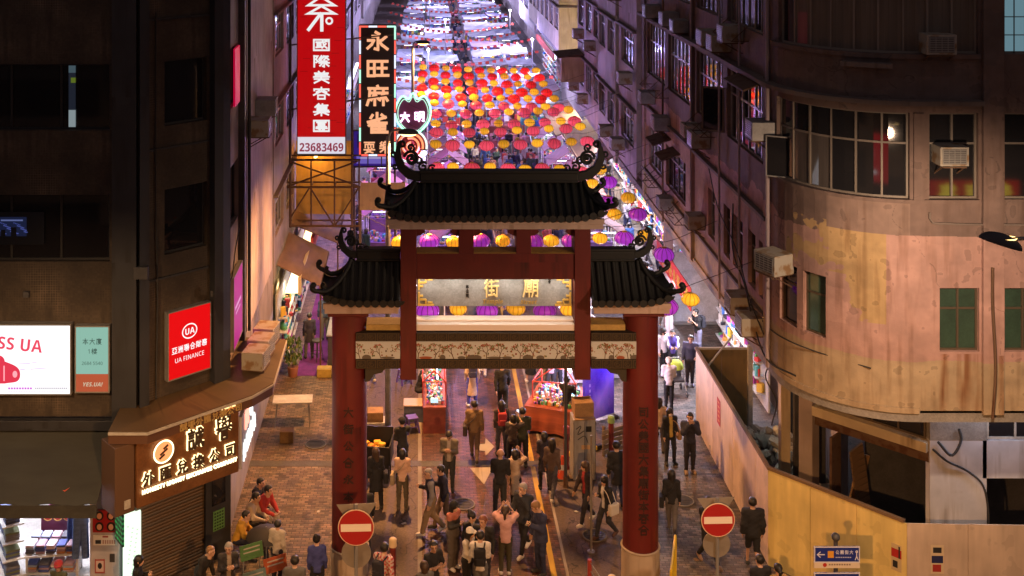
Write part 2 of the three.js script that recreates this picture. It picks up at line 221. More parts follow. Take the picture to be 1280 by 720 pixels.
// ---------- ground ----------
const flat = (pts, y) => { const s = new THREE.Shape(pts.map(([x, d]) => new THREE.Vector2(x, d))), g = new THREE.ShapeGeometry(s); const p = g.attributes.position; for (let i = 0; i < p.count; i++) { const x = p.getX(i), d = p.getY(i); p.setXYZ(i, x, y, -d); } g.computeVertexNormals(); const n = g.attributes.normal; if (n.getY(0) < 0) { const ix = g.index.array; for (let i = 0; i < ix.length; i += 3) { const t = ix[i]; ix[i] = ix[i + 1]; ix[i + 1] = t; } g.computeVertexNormals(); } return uvm(g); };
const rect = (x0, x1, d0, d1, y) => flat([[x0, d0], [x1, d0], [x1, d1], [x0, d1]], y);
const pave = (c, r = 0.62) => std(c, r, { map: T.pave, bumpMap: T.paveB, bumpScale: 0.006 });
const asphaltT = tex(512, 512, (x, y) => { const a = fbm(x * 6, y * 6, 6, 5, 101), b = fbm(x * 120, y * 120, 120, 2, 102), cr = Math.abs(fbm(x * 5, y * 5, 5, 4, 103) - 0.5) < 0.006 ? 0.6 : 1; const k = (0.6 + 0.25 * a + 0.25 * b) * cr; return [k, k * 0.97, k * 0.94]; }, true, [0.22, 0.22]);
const stoneT = T.grain;
const S = (name, geo, m) => { const o = mesh(name, geo, m); o.userData.kind = 'structure'; return o; };
{
  const g = new THREE.PlaneGeometry(400, 700, 1, 1).rotateX(-Math.PI / 2).translate(0, 0, -200);
  S('ground', uvm(g), std([0.14, 0.105, 0.09], 0.7, { map: asphaltT, bumpMap: T.grainB, bumpScale: 0.004 }));
  S('road', rect(0, 3.62, 10, 300, 0.004), pave([0.23, 0.105, 0.075], 0.5));
  S('plaza_pavement', flat([[-11, 12], [-1.75, 12], [-1.75, 60], [-11, 60]], 0.004), pave([0.36, 0.27, 0.2], 0.62));
  S('side_pavement', rect(5.55, 12, 12, 300, 0.005), pave([0.3, 0.27, 0.25], 0.6));
  S('drain_channel', rect(-5.6, 5.4, 35.4, 35.75, 0.009), std([0.12, 0.11, 0.1], 0.6, { map: T.grain, bumpMap: T.grainB, bumpScale: 0.01 }));
  const worn = (c) => std(c, 0.7, { map: T.streak });
  S('road_line', rect(-0.06, 0.05, 12, 140, 0.008), worn([0.3, 0.27, 0.24]));
  S('road_line', rect(3.26, 3.4, 12, 140, 0.0085), worn([0.62, 0.4, 0.05]));
  S('road_line', rect(3.63, 3.7, 12, 140, 0.0085), worn([0.4, 0.36, 0.32]));
  const gp = (l) => l.map(([x, y]) => { const q = G(340 + x / 3, 480 + y / 3); return [q.x, -q.z]; });
  S('road_arrow_marking', flat(gp([[772, 250], [772, 228], [799, 225], [801, 204], [834, 236], [801, 270], [799, 252]]), 0.01), worn([0.48, 0.45, 0.41]));
  S('give_way_marking', flat(gp([[742, 316], [829, 313], [795, 378]]), 0.01), worn([0.4, 0.36, 0.31]));
  S('carpet', flat([[-4.35, 42], [-3.35, 42], [-3.35, 52], [-4.35, 52]], 0.014), std([0.2, 0.03, 0.3], 0.95, { map: T.grain }));
}

for (const [x, d, l] of [[1.2, 33.2, 'round iron manhole cover in the brick road before the gate'], [4.6, 31.6, 'round iron manhole cover beside the white road line'], [-3.2, 36.8, 'round iron manhole cover in the left pavement'], [7.3, 33.4, 'round iron manhole cover in the right pavement']]) { const o = thing('manhole_cover', l, 'manhole cover', [x, 0.011, -d], 0, 'manhole covers'); mesh('lid', cyl(0.3, 0.3, 0.012, 0, 0, 0, 28), std([0.07, 0.065, 0.06], 0.55, { metalness: 0.4, map: T.grain }), o); mesh('rim', new THREE.TorusGeometry(0.31, 0.018, 6, 28).rotateX(Math.PI / 2).translate(0, 0.008, 0), M.concrete, o); for (let i = -2; i <= 2; i++) mesh('rib', box(0.44 - Math.abs(i) * 0.06, 0.008, 0.03, 0, 0.016, i * 0.09), M.dgrey, o); }
{ let k = 0; for (const [px, py] of [[360, 500], [398, 640], [350, 690], [505, 655], [585, 640], [720, 640], [700, 700], [880, 640], [870, 700], [545, 700], [640, 610], [455, 500]]) { const q = G(px, py); solo('paper_scrap', box(rr(0.06, 0.16), 0.006, rr(0.05, 0.1), q.x, 0.016, q.z, rnd() * 3, 0, 0), pick([M.offwhite, M.white, M.card]), 'small scrap of paper litter lying on the paving', 'litter', 'paper scraps on the paving'); } }
// ---------- the gate over the street ----------
const gate = thing('street_gate', 'tall red ceremonial street gate with three dark tiled roofs and a lit plaque', 'gate');
function tileRoof(name, o) { // o: ridge xr0 xr1, eave xe0 xe1, heights Yr Ye, distances zr (ridge) ze (front eave), which ends are open hips
  const root = mesh(name, new THREE.BufferGeometry(), M.tile, gate), dz = o.ze - o.zr, cx = (o.xe0 + o.xe1) / 2;
  const xl = (v) => lerp(o.xr0, o.xe0, Math.pow(v, o.hipL ? 1.35 : 1)), xh = (v) => lerp(o.xr1, o.xe1, Math.pow(v, o.hipR ? 1.35 : 1));
  const lift = (x, v) => { let k = 0; if (o.hipL) k = Math.max(k, clamp((o.xe0 + 0.9 - x) / 0.9, 0, 1)); if (o.hipR) k = Math.max(k, clamp((x - o.xe1 + 0.9) / 0.9, 0, 1)); return 0.2 * k * k * v * v; };
  const at3 = (x, v, s) => V(x, o.Ye + (o.Yr - o.Ye) * Math.pow(1 - v, 1.4) + lift(x, v), o.zr + s * dz * v);
  const parts = [];
  for (const s of [1, -1]) parts.push(surf(20, 10, (u, v) => at3(lerp(xl(v), xh(v), u), v, s)), surf(20, 10, (u, v) => at3(lerp(xl(v), xh(v), u), v, s).add(V(0, -0.07, 0))));
  for (const [h, e] of [[o.hipL, xl], [o.hipR, xh]]) parts.push(surf(6, 10, (u, v) => { const a = at3(e(v), v, 1), b = at3(e(v), v, -1); return a.lerp(b, u); }));
  root.geometry = join(parts);
  const pitch = 0.19, n = Math.round((o.xe1 - o.xe0) / pitch);
  for (let i = 0; i <= n; i++) {
    const x = clamp(lerp(o.xe0, o.xe1, i / n), o.xe0 + 0.04, o.xe1 - 0.04); let v0 = 0.02;
    while (v0 < 0.95 && (x < xl(v0) + 0.02 || x > xh(v0) - 0.02)) v0 += 0.02;
    if (v0 > 0.9) continue;
    const pts = []; for (let k = 0; k <= 6; k++) pts.push(at3(x, lerp(v0, 1.0, k / 6), 1).add(V(0, 0.015, 0)));
    const e = pts[6], t = tube(pts, 0.058, 8, 7);
    mesh('tile_roll', [uvm(t), cyl(0.09, 0.09, 0.03, 0, 0, 0, 14).rotateX(Math.PI / 2).translate(e.x, e.y - 0.04, e.z), ext([[-0.075, 0.03], [0.075, 0.03], [0.05, -0.03], [0, -0.07], [-0.05, -0.03]], 0.02).translate(e.x + pitch / 2, e.y - 0.02, e.z - 0.025)], i % 3 ? M.tile : M.tile2, root);
    if (i % 2 === 0) { // back slope
      const pb = pts.map((q) => V(q.x, q.y, 2 * o.zr - q.z)); mesh('tile_roll', uvm(tube(pb, 0.058, 6, 6)), M.tile2, root);
    }
  }
  // ridge: a bar with a rounded cap and thin mouldings
  const rx0 = o.rx0 ?? o.xr0, rx1 = o.rx1 ?? o.xr1, rl = rx1 - rx0, rc = (rx0 + rx1) / 2;
  mesh('ridge', [rbox(rl, 0.26, 0.2, 0.03, rc, o.Yr + 0.12, o.zr), rbox(rl + 0.04, 0.07, 0.28, 0.02, rc, o.Yr + 0.28, o.zr), rbox(rl, 0.05, 0.26, 0.015, rc, o.Yr + 0.04, o.zr)].map((g) => uvm(g)), M.tile2, root);
  const scroll = (cx, cy, r, turns, a0, rad, dir = 1) => { const p = []; for (let k = 0; k <= 14; k++) { const t = k / 14, a = a0 + dir * t * turns * 6.283, q = r * (1 - 0.78 * t); p.push(V(cx + q * Math.cos(a), cy + q * Math.sin(a), 0)); } return tube(p, rad, 22, 6); };
  function finial(side, x, y, k) { // an upturned fish tail with scrolls, as on the ridge ends
    const g = [ext([[-0.5, -0.2], [0, -0.27], [0.3, -0.2], [0.52, 0.0], [0.63, 0.3], [0.58, 0.6], [0.5, 0.72], [0.49, 0.55], [0.46, 0.32], [0.36, 0.1], [0.15, -0.03], [-0.12, -0.07], [-0.5, -0.05]], 0.12, 0.012).translate(0, 0, -0.06),
      scroll(0.2, 0.3, 0.2, 1.6, 0.2, 0.042), scroll(-0.1, 0.08, 0.13, 1.3, 2.4, 0.032, -1), scroll(-0.32, 0.04, 0.1, 1.2, 2.6, 0.028, -1), scroll(0.02, 0.24, 0.11, 1.2, 0.6, 0.03), scroll(0.44, 0.66, 0.11, 1.4, -1.2, 0.035), scroll(0.22, 0.58, 0.1, 1.2, 4.2, 0.03, -1),
      scroll(0.66, 0.42, 0.09, 1.2, 3.4, 0.03), scroll(0.62, 0.1, 0.08, 1.1, 3.0, 0.028), new THREE.TorusGeometry(0.1, 0.03, 6, 14).translate(0.2, 0.3, 0), new THREE.SphereGeometry(0.045, 8, 6).translate(0.2, 0.3, 0.02)];
    const m = join(g.map((q) => { q = prep(q); q.scale(side * k, k, 1); if (side < 0) { const a = q.attributes.position.array; for (let i = 0; i < a.length; i += 9) for (let c = 0; c < 3; c++) { const t = a[i + c]; a[i + c] = a[i + 6 + c]; a[i + 6 + c] = t; } q.deleteAttribute('normal'); q.computeVertexNormals(); } return q; }));
    mesh('roof_finial', m.translate(x, y, o.zr), M.tile, root);
  }
  if (o.finL) finial(-1, o.finL[0], o.finL[1], o.finL[2] ?? 0.95); if (o.finR) finial(1, o.finR[0], o.finR[1], o.finR[2] ?? 0.95);
  for (const [h, e, sd] of [[o.hipL, xl, -1], [o.hipR, xh, 1]]) if (h) for (const s of [1, -1]) {
    const pts = []; for (let k = 0; k <= 7; k++) pts.push(at3(e(0.04 + 0.96 * k / 7), 0.04 + 0.96 * k / 7, s).add(V(0, 0.07, 0)));
    const c = pts[7]; pts.push(c.clone().add(V(sd * 0.1, 0.03, s * 0.05)), c.clone().add(V(sd * 0.17, 0.11, s * 0.07)), c.clone().add(V(sd * 0.13, 0.17, s * 0.06)));
    const d = pts[5].clone();
    mesh('hip_ridge', [tube(pts, 0.06, 30, 6), new THREE.SphereGeometry(0.075, 8, 6).translate(c.x + sd * 0.12, c.y + 0.17, c.z + s * 0.08), tube([d, d.clone().add(V(sd * 0.12, 0.02, s * 0.04)), d.clone().add(V(sd * 0.19, 0.1, s * 0.06)), d.clone().add(V(sd * 0.16, 0.16, s * 0.06))], 0.05, 10, 6)], M.tile, root);
  }
  // eave board and rafters under it
  const iL = o.hipL ? 0.1 : 0, iR = o.hipR ? 0.1 : 0, fw = o.xe1 - o.xe0 - iL - iR, fc = (o.xe0 + iL + o.xe1 - iR) / 2;
  mesh('eave_board', [uvm(rbox(fw, 0.13, 0.1, 0.012, fc, o.Ye - 0.13, o.ze - 0.14)), uvm(rbox(fw - 0.06, 0.12, 0.1, 0.012, fc, o.Ye - 0.255, o.ze - 0.17))], M.fascia, root);
  mesh('soffit', uvm(box(fw - 0.1, 0.05, dz * 2 - 0.5, fc, o.Ye - 0.12, o.zr)), M.fascia, root);
  mesh('eave_board', uvm(rbox(fw, 0.2, 0.1, 0.012, fc, o.Ye - 0.16, 2 * o.zr - o.ze + 0.14)), M.fascia, root);
  return root;
}
tileRoof('main_roof', { xr0: -0.1, xr1: 4.0, xe0: -0.87, xe1: 4.49, rx0: 0.0, rx1: 3.86, Yr: 9.86, Ye: 9.24, zr: -29.35, ze: -28.45, hipL: 1, hipR: 1, finL: [-0.02, 10.16], finR: [3.9, 10.16] });
tileRoof('side_roof', { xr0: -1.68, xr1: -0.49, xe0: -2.42, xe1: -0.49, rx0: -1.55, Yr: 7.92, Ye: 7.16, zr: -29.45, ze: -28.65, hipL: 1, finL: [-1.55, 8.18, 0.72] });
tileRoof('side_roof', { xr0: 4.14, xr1: 5.38, xe0: 4.14, xe1: 6.12, rx1: 5.26, Yr: 7.92, Ye: 7.16, zr: -29.45, ze: -28.65, hipR: 1, finR: [5.26, 8.18, 0.72] });
{
  const zc = -29.4; // pillars
  for (const [x, txt] of [[-1.73, '大街公合永本容明'], [5.4, '司公美國大集廟街本容合']]) {
    const p = mesh('pillar', uvm(cyl(0.43, 0.425, 6.0, x, 0.95, zc, 40)), M.gateRed, gate);
    mesh('pillar_base', [uvm(cyl(0.47, 0.46, 0.96, x, 0, zc, 40)), new THREE.TorusGeometry(0.455, 0.03, 8, 40).rotateX(Math.PI / 2).translate(x, 0.96, zc)], M.gateBase, p);
    mesh('pillar_cap', [uvm(rbox(0.98, 0.16, 0.98, 0.02, x, 6.8, zc))], M.gateRed, p);
    const n = txt.length, l = []; [...txt].forEach((c, i) => l.push(glyph(c, 0.24, 0.24, 0.028, 0.035, x, lerp(4.4, 1.55, i / (n - 1)), zc + 0.405)));
    mesh('pillar_lettering', l, std([0.025, 0.006, 0.005], 0.6), p);
  }
  for (const x of [-0.28, 3.93]) mesh('post', uvm(rbox(0.39, 3.7, 0.62, 0.015, x, 7.02, -29.3)), M.gateRed, gate);
  // frieze with three openings
  const zb = -29.29, th = 0.52;
  mesh('top_beam', uvm(rbox(3.82, 0.3, th, 0.01, 1.825, 9.0, zb)), M.gateRed, gate);
  for (const x of [1.12, 2.51]) mesh('short_post', uvm(rbox(0.36, 0.66, th - 0.02, 0.01, x, 8.53, zb)), M.gateRed, gate);
  for (const [x0, x1] of [[-0.085, 0.94], [1.3, 2.33], [2.69, 3.735]]) {
    mesh('opening_sill', uvm(box(x1 - x0 - 0.01, 0.012, th - 0.01, (x0 + x1) / 2, 8.222, zb)), std([0.6, 0.34, 0.06], 0.7, { map: T.grain }), gate);
    for (const x of [x0 + 0.09, x1 - 0.09]) mesh('corner_bracket', ext([[0, 0], [0.22, 0], [0.16, -0.09], [0.2, -0.14], [0.1, -0.22], [0, -0.24]].map(([a, b]) => [x < (x0 + x1) / 2 ? a : -a, b]).sort(() => 0), 0.06, 0.006).translate(x < (x0 + x1) / 2 ? x0 : x1, 8.86, zb + 0.12), M.gateRed, gate);
  }
  mesh('lintel_beam', uvm(rbox(3.82, 0.62, th, 0.01, 1.825, 7.9, zb)), M.gateRed, gate);
  // plaque
  const pq = mesh('plaque', uvm(rbox(3.8, 0.76, 0.08, 0.008, 1.825, 7.2, -29.42)), M.plaque, gate);
  mesh('gold_letter', glyph('街', 0.36, 0.46, 0.032, 0.05, 1.75, 7.28, -29.38), M.gold, pq);
  mesh('gold_letter', glyph('廟', 0.4, 0.46, 0.028, 0.05, 2.72, 7.28, -29.38), M.gold, pq);
  mesh('plaque_lettering', word('Temple', 0.095, 0.02, fontS, 0.25).translate(1.78, 6.93, -29.375), M.goldDark, pq);
  mesh('plaque_lettering', word('Street', 0.095, 0.02, fontS, 0.25).translate(2.66, 6.93, -29.375), M.goldDark, pq);
  mesh('plaque_lettering', [...'本公司'].map((c, i) => glyph(c, 0.08, 0.09, 0.012, 0.015, 1.16, 7.3 - i * 0.11, -29.38)), M.black, pq);
  mesh('plaque_lettering', [...'大合'].map((c, i) => glyph(c, 0.06, 0.07, 0.012, 0.015, 3.17, 7.5 - i * 0.08, -29.38)), M.black, pq);
  for (const sx of [-1, 1]) for (const sy of [-1, 1]) { // fretwork corners
    const b = (w, h, x, y) => box(w, h, 0.04 + 0.001 * Math.abs(x), 1.825 + sx * (1.88 - x), 7.2 + sy * (0.36 - y), -29.36);
    mesh('fretwork_corner', [b(0.4, 0.045, 0.2, 0.02), b(0.045, 0.32, 0.03, 0.17), b(0.16, 0.04, 0.12, 0.15), b(0.04, 0.12, 0.2, 0.1), b(0.1, 0.04, 0.08, 0.24), b(0.12, 0.04, 0.3, 0.08)], M.goldPaint, pq);
  }
  // shelf under the plaque, and the lamps tucked under the beam
  mesh('shelf', [uvm(rbox(3.82, 0.15, th, 0.01, 1.825, 6.42, zb)), uvm(rbox(3.82, 0.05, 0.3, 0.01, 1.825, 6.53, zb - 0.06))], M.ledge, gate);
  for (let i = 0; i < 6; i++) {
    const x = 0.2 + i * 0.65;
    mesh('strip_lamp', box(0.42, 0.02, 0.05, x, 7.584, -29.12), glow([1, 0.93, 0.8], 2), gate);
    areaLight(0xfff0dc, 64, 0.42, 0.05, V(x, 7.568, -29.12), V(x, 6.5, -29.27));
  }
  // painted beams between the pillars
  const art = canvas(2048, 128, (c, w, h) => {
    c.fillStyle = '#c3c8cb'; c.fillRect(0, 0, w, h); let s = 5; const r = () => { s = (s * 16807) % 2147483647; return s / 2147483647; };
    for (let i = 0; i < 900; i++) { c.fillStyle = `rgba(${150 + r() * 60},${120 + r() * 50},90,0.12)`; c.fillRect(r() * w, r() * h, 20 * r(), 6 * r()); }
    const branch = (x, y, a, l, d) => { if (d < 0 || l < 5) return; const x2 = x + Math.cos(a) * l, y2 = y + Math.sin(a) * l; c.strokeStyle = '#5a3f27'; c.lineWidth = 1 + d * 1.4; c.beginPath(); c.moveTo(x, y); c.lineTo(x2, y2); c.stroke(); if (d < 2) for (let k = 0; k < 3; k++) { c.fillStyle = r() > 0.5 ? '#a03a24' : '#5c6a34'; c.beginPath(); c.ellipse(x2 + r() * 16 - 8, y2 + r() * 12 - 6, 5, 3, r() * 6, 0, 7); c.fill(); } branch(x2, y2, a - 0.3 - r() * 0.5, l * 0.78, d - 1); branch(x2, y2, a + 0.2 + r() * 0.5, l * 0.72, d - 1); };
    for (let x = 40; x < w; x += 70 + r() * 130) { branch(x, h, -1.57 + (r() - 0.5) * 0.9, 38, 4); c.fillStyle = r() > 0.25 ? '#625a52' : '#9a5236'; c.beginPath(); c.ellipse(x + 60, h - 8, 20 + r() * 50, 8 + r() * 18, 0, 0, 7); c.fill(); for (let k = 0; k < 14; k++) { c.fillStyle = pickc(r); c.beginPath(); c.arc(x + r() * 140, 20 + r() * 90, 3 + r() * 5, 0, 7); c.fill(); } }
    function pickc(r) { return ['#84402f', '#5d6a3c', '#5a4630', '#a08a60'][Math.floor(r() * 4)]; }
  });
  const carve = canvas(1024, 64, (c, w, h) => { c.fillStyle = '#4d3d26'; c.fillRect(0, 0, w, h); c.strokeStyle = '#9a8350'; c.lineWidth = 4; for (let x = 0; x < w; x += 64) { c.strokeRect(x + 6, 6, 52, 52); c.beginPath(); c.arc(x + 32, 32, 16, 0, 5.2); c.stroke(); c.beginPath(); c.arc(x + 32, 32, 7, 1, 6); c.stroke(); } }, true);
  const artM = (u0, u1) => { const t = art.clone(); t.repeat.set(u1 - u0, 1); t.offset.set(u0, 0); t.needsUpdate = true; return std([0.78, 0.78, 0.76], 0.6, { map: t }); };
  const uvx = (g, x0, x1, y0, y1) => { const p = g.attributes.position, u = []; for (let i = 0; i < p.count; i++) u.push((p.getX(i) - x0) / (x1 - x0), (p.getY(i) - y0) / (y1 - y0)); g.setAttribute('uv', new THREE.Float32BufferAttribute(u, 2)); return g; };
  for (const [x0, x1, u0, u1] of [[-1.55, -0.48, 0, 0.2], [-0.085, 3.735, 0.2, 0.8], [4.13, 5.22, 0.8, 1]]) {
    const cw = x1 - x0, c = (x0 + x1) / 2, carveM = std([0.2, 0.17, 0.13], 0.7, { map: again(carve, cw / 4, 1), bumpMap: carve, bumpScale: 0.01 });
    mesh('carved_beam', uvx(prep(rbox(cw, 0.2, 0.34, 0.008, c, 6.22, -29.12)), x0, x1, 6.12, 6.32), carveM, gate);
    mesh('painted_panel', uvx(prep(rbox(cw, 0.42, 0.3, 0.008, c, 5.905, -29.1)), x0, x1, 5.7, 6.11), artM(u0, u1), gate);
    mesh('carved_beam', uvx(prep(rbox(cw, 0.23, 0.34, 0.008, c, 5.57, -29.12)), x0, x1, 5.455, 5.685), carveM, gate);
  }
  for (const [x0, x1] of [[-1.3, -0.48], [4.13, 4.97]]) { mesh('side_ledge', [uvm(box(x1 - x0, 0.14, 0.5, (x0 + x1) / 2, 6.42, -29.3))], std([0.55, 0.36, 0.1], 0.7, { map: T.grain }), gate); mesh('bracket', [ext([[0, 0], [0.5, 0], [0.38, -0.12], [0.2, -0.16], [0.1, -0.32], [0, -0.34]].map(([a, b]) => (x0 < 0 ? [x0 - 0.02 + a, 5.45 + b] : [x1 + 0.02 - a, 5.45 + b])), 0.2, 0.01).translate(0, 0, -29.25)], M.darkBeam, gate); }
}
// ---------- walls that follow a plan ----------
class Plan { // a line on the ground of points [x, distance]; outward is to its left as walked
  constructor(pts) { this.q = pts.map(([x, d]) => V(x, 0, -d)); this.s = [0]; for (let i = 1; i < this.q.length; i++) this.s.push(this.s[i - 1] + this.q[i].distanceTo(this.q[i - 1])); this.len = this.s[this.s.length - 1]; this.sn = []; for (let i = 1; i < this.q.length; i++) { const d = this.q[i].clone().sub(this.q[i - 1]).normalize(); this.sn.push(V(-d.z * -1, 0, 0).set(d.z, 0, -d.x).multiplyScalar(-1)); } }
  seg(t) { let i = 0; while (i < this.s.length - 2 && t > this.s[i + 1]) i++; return i; }
  at(t, off = 0, y = 0) { const i = this.seg(t), a = this.q[i], k = (t - this.s[i]) / (this.s[i + 1] - this.s[i]); const p = a.clone().lerp(this.q[i + 1], k), n = this.sn[i].clone(); const e = 1e-6, j = k < e ? i - 1 : k > 1 - e ? i + 1 : -1; if (j >= 0 && j < this.sn.length) { n.add(this.sn[j]).normalize(); n.multiplyScalar(1 / Math.max(0.5, n.dot(this.sn[i]))); } return p.addScaledVector(n, off).setY(y); }
  turn(t) { const n = this.sn[this.seg(t)]; return Math.atan2(n.x, n.z); }
  strip(t0, t1, y0, y1, o0 = 0, o1 = -0.25, slope = 0) { // a solid piece of wall between two offsets; slope lowers its outer edge
    const ts = [t0, ...this.s.filter((s) => s > t0 + 0.01 && s < t1 - 0.01), t1], pos = [], uv = [], quad = (a, b, c, d, ua, ub, uc, ud) => { for (const [p, u] of [[a, ua], [b, ub], [c, uc], [a, ua], [c, uc], [d, ud]]) { pos.push(p.x, p.y, p.z); uv.push(u[0], u[1]); } };
    for (let i = 0; i + 1 < ts.length; i++) {
      const A = ts[i], B = ts[i + 1], f = (t, o, y) => this.at(t, o, o === o0 ? y - slope : y), w = o0 - o1;
      quad(f(A, o0, y0), f(B, o0, y0), f(B, o0, y1), f(A, o0, y1), [A, y0], [B, y0], [B, y1], [A, y1]);
      quad(f(B, o1, y0), f(A, o1, y0), f(A, o1, y1), f(B, o1, y1), [B, y0], [A, y0], [A, y1], [B, y1]);
      quad(f(A, o0, y1), f(B, o0, y1), f(B, o1, y1), f(A, o1, y1), [A, y1], [B, y1], [B, y1 + w], [A, y1 + w]);
      quad(f(A, o1, y0), f(B, o1, y0), f(B, o0, y0), f(A, o0, y0), [A, y0 - w], [B, y0 - w], [B, y0], [A, y0]);
      if (i === 0) quad(f(A, o1, y0), f(A, o0, y0), f(A, o0, y1), f(A, o1, y1), [A - w, y0], [A, y0], [A, y1], [A - w, y1]);
      if (i + 2 === ts.length) quad(f(B, o0, y0), f(B, o1, y0), f(B, o1, y1), f(B, o0, y1), [B, y0], [B + w, y0], [B + w, y1], [B, y1]);
    }
    const g = new THREE.BufferGeometry(); g.setAttribute('position', new THREE.Float32BufferAttribute(pos, 3)); g.setAttribute('uv', new THREE.Float32BufferAttribute(uv, 2)); g.computeVertexNormals(); return g;
  }
}
// a window in an opening: outer frame and mullions, one mesh per pane
function windowIn(plan, parent, t0, t1, y0, y1, o = {}) {
  const off = o.off ?? -0.1, n = o.n ?? Math.max(1, Math.round((t1 - t0) / (o.w ?? 0.62))), fm = o.frame ?? M.alu, tr = o.transom ?? 0.66, fw = o.fw ?? 0.045, bars = [], yT = lerp(y0, y1, tr);
  bars.push(plan.strip(t0, t1, y0, y0 + fw, off, off - 0.07), plan.strip(t0, t1, y1 - fw, y1, off, off - 0.07));
  if (tr < 1) bars.push(plan.strip(t0 + fw, t1 - fw, yT - fw / 2, yT + fw / 2, off - 0.004, off - 0.066));
  for (let i = 0; i <= n; i++) { const c = clamp(lerp(t0, t1, i / n), t0 + fw / 2, t1 - fw / 2); bars.push(plan.strip(c - fw / 2, c + fw / 2, y0 + fw, y1 - fw, off + 0.003, off - 0.073)); }
  const w = mesh('window', bars, fm, parent);
  for (let i = 0; i < n; i++) for (const [a, b, k] of tr < 1 ? [[y0 + fw, yT - fw / 2, 0], [yT + fw / 2, y1 - fw, 1]] : [[y0 + fw, y1 - fw, 0]]) {
    const pm = o.pane ? o.pane(i, k, n) : M.glass; if (!pm) continue;
    mesh('pane', plan.strip(lerp(t0, t1, i / n) + fw / 2, lerp(t0, t1, (i + 1) / n) - fw / 2, a, b, off - 0.03, off - 0.04), pm, w);
  }
  return w;
}
// wall of one storey: piers between the openings
function storey(plan, parent, mat, t0, t1, y0, y1, spans, th = 0.3, off = 0) { let a = t0; for (const [s, e] of [...spans].sort((p, q) => p[0] - q[0])) { if (s > a + 0.02) mesh('pier', plan.strip(a, s, y0, y1, off, off - th), mat, parent); a = e; } if (a < t1 - 0.02) mesh('pier', plan.strip(a, t1, y0, y1, off, off - th), mat, parent); }
const acGrille = std([0.1, 0.1, 0.1], 0.6), acBody = std([0.5, 0.47, 0.4], 0.6, { map: T.rust });
function aircon(pos, turn, label, group, k = 1, dark = false) {
  const o = thing('air_conditioner', label, 'air conditioner', pos, turn, group), w = 0.66 * k, h = 0.44 * k, d = 0.55 * k, bd = dark ? M.grey : acBody;
  mesh('casing', [uvm(rbox(w, h, d, 0.015, 0, h / 2, d / 2))], bd, o);
  const g = []; for (let i = 0; i < 7; i++) g.push(box(w * 0.8, 0.012, 0.014, 0, h * (0.16 + 0.68 * i / 6), d + 0.008)); for (let i = 0; i < 5; i++) g.push(box(0.012, h * 0.74, 0.01, w * 0.4 * (i / 2 - 1), h / 2, d + 0.006));
  mesh('grille', g, M.alu, o); mesh('grille_recess', box(w * 0.84, h * 0.78, 0.004, 0, h / 2, d + 0.0005), acGrille, o);
  mesh('bracket', [sbar(V(-w * 0.4, -0.02, 0), V(-w * 0.4, -0.02, d), 0.03), sbar(V(w * 0.4, -0.02, 0), V(w * 0.4, -0.02, d), 0.03), sbar(V(-w * 0.4, -0.3 * k, 0), V(-w * 0.4, -0.02, d * 0.9), 0.025), sbar(V(w * 0.4, -0.3 * k, 0), V(w * 0.4, -0.02, d * 0.9), 0.025), sbar(V(-w * 0.4, -0.02, d), V(w * 0.4, -0.02, d), 0.03)], M.rusty, o);
  return o;
}
const planAC = (pl, t, y, off, label, group, k, dark) => aircon(pl.at(t, off, y), pl.turn(t), label, group, k, dark);

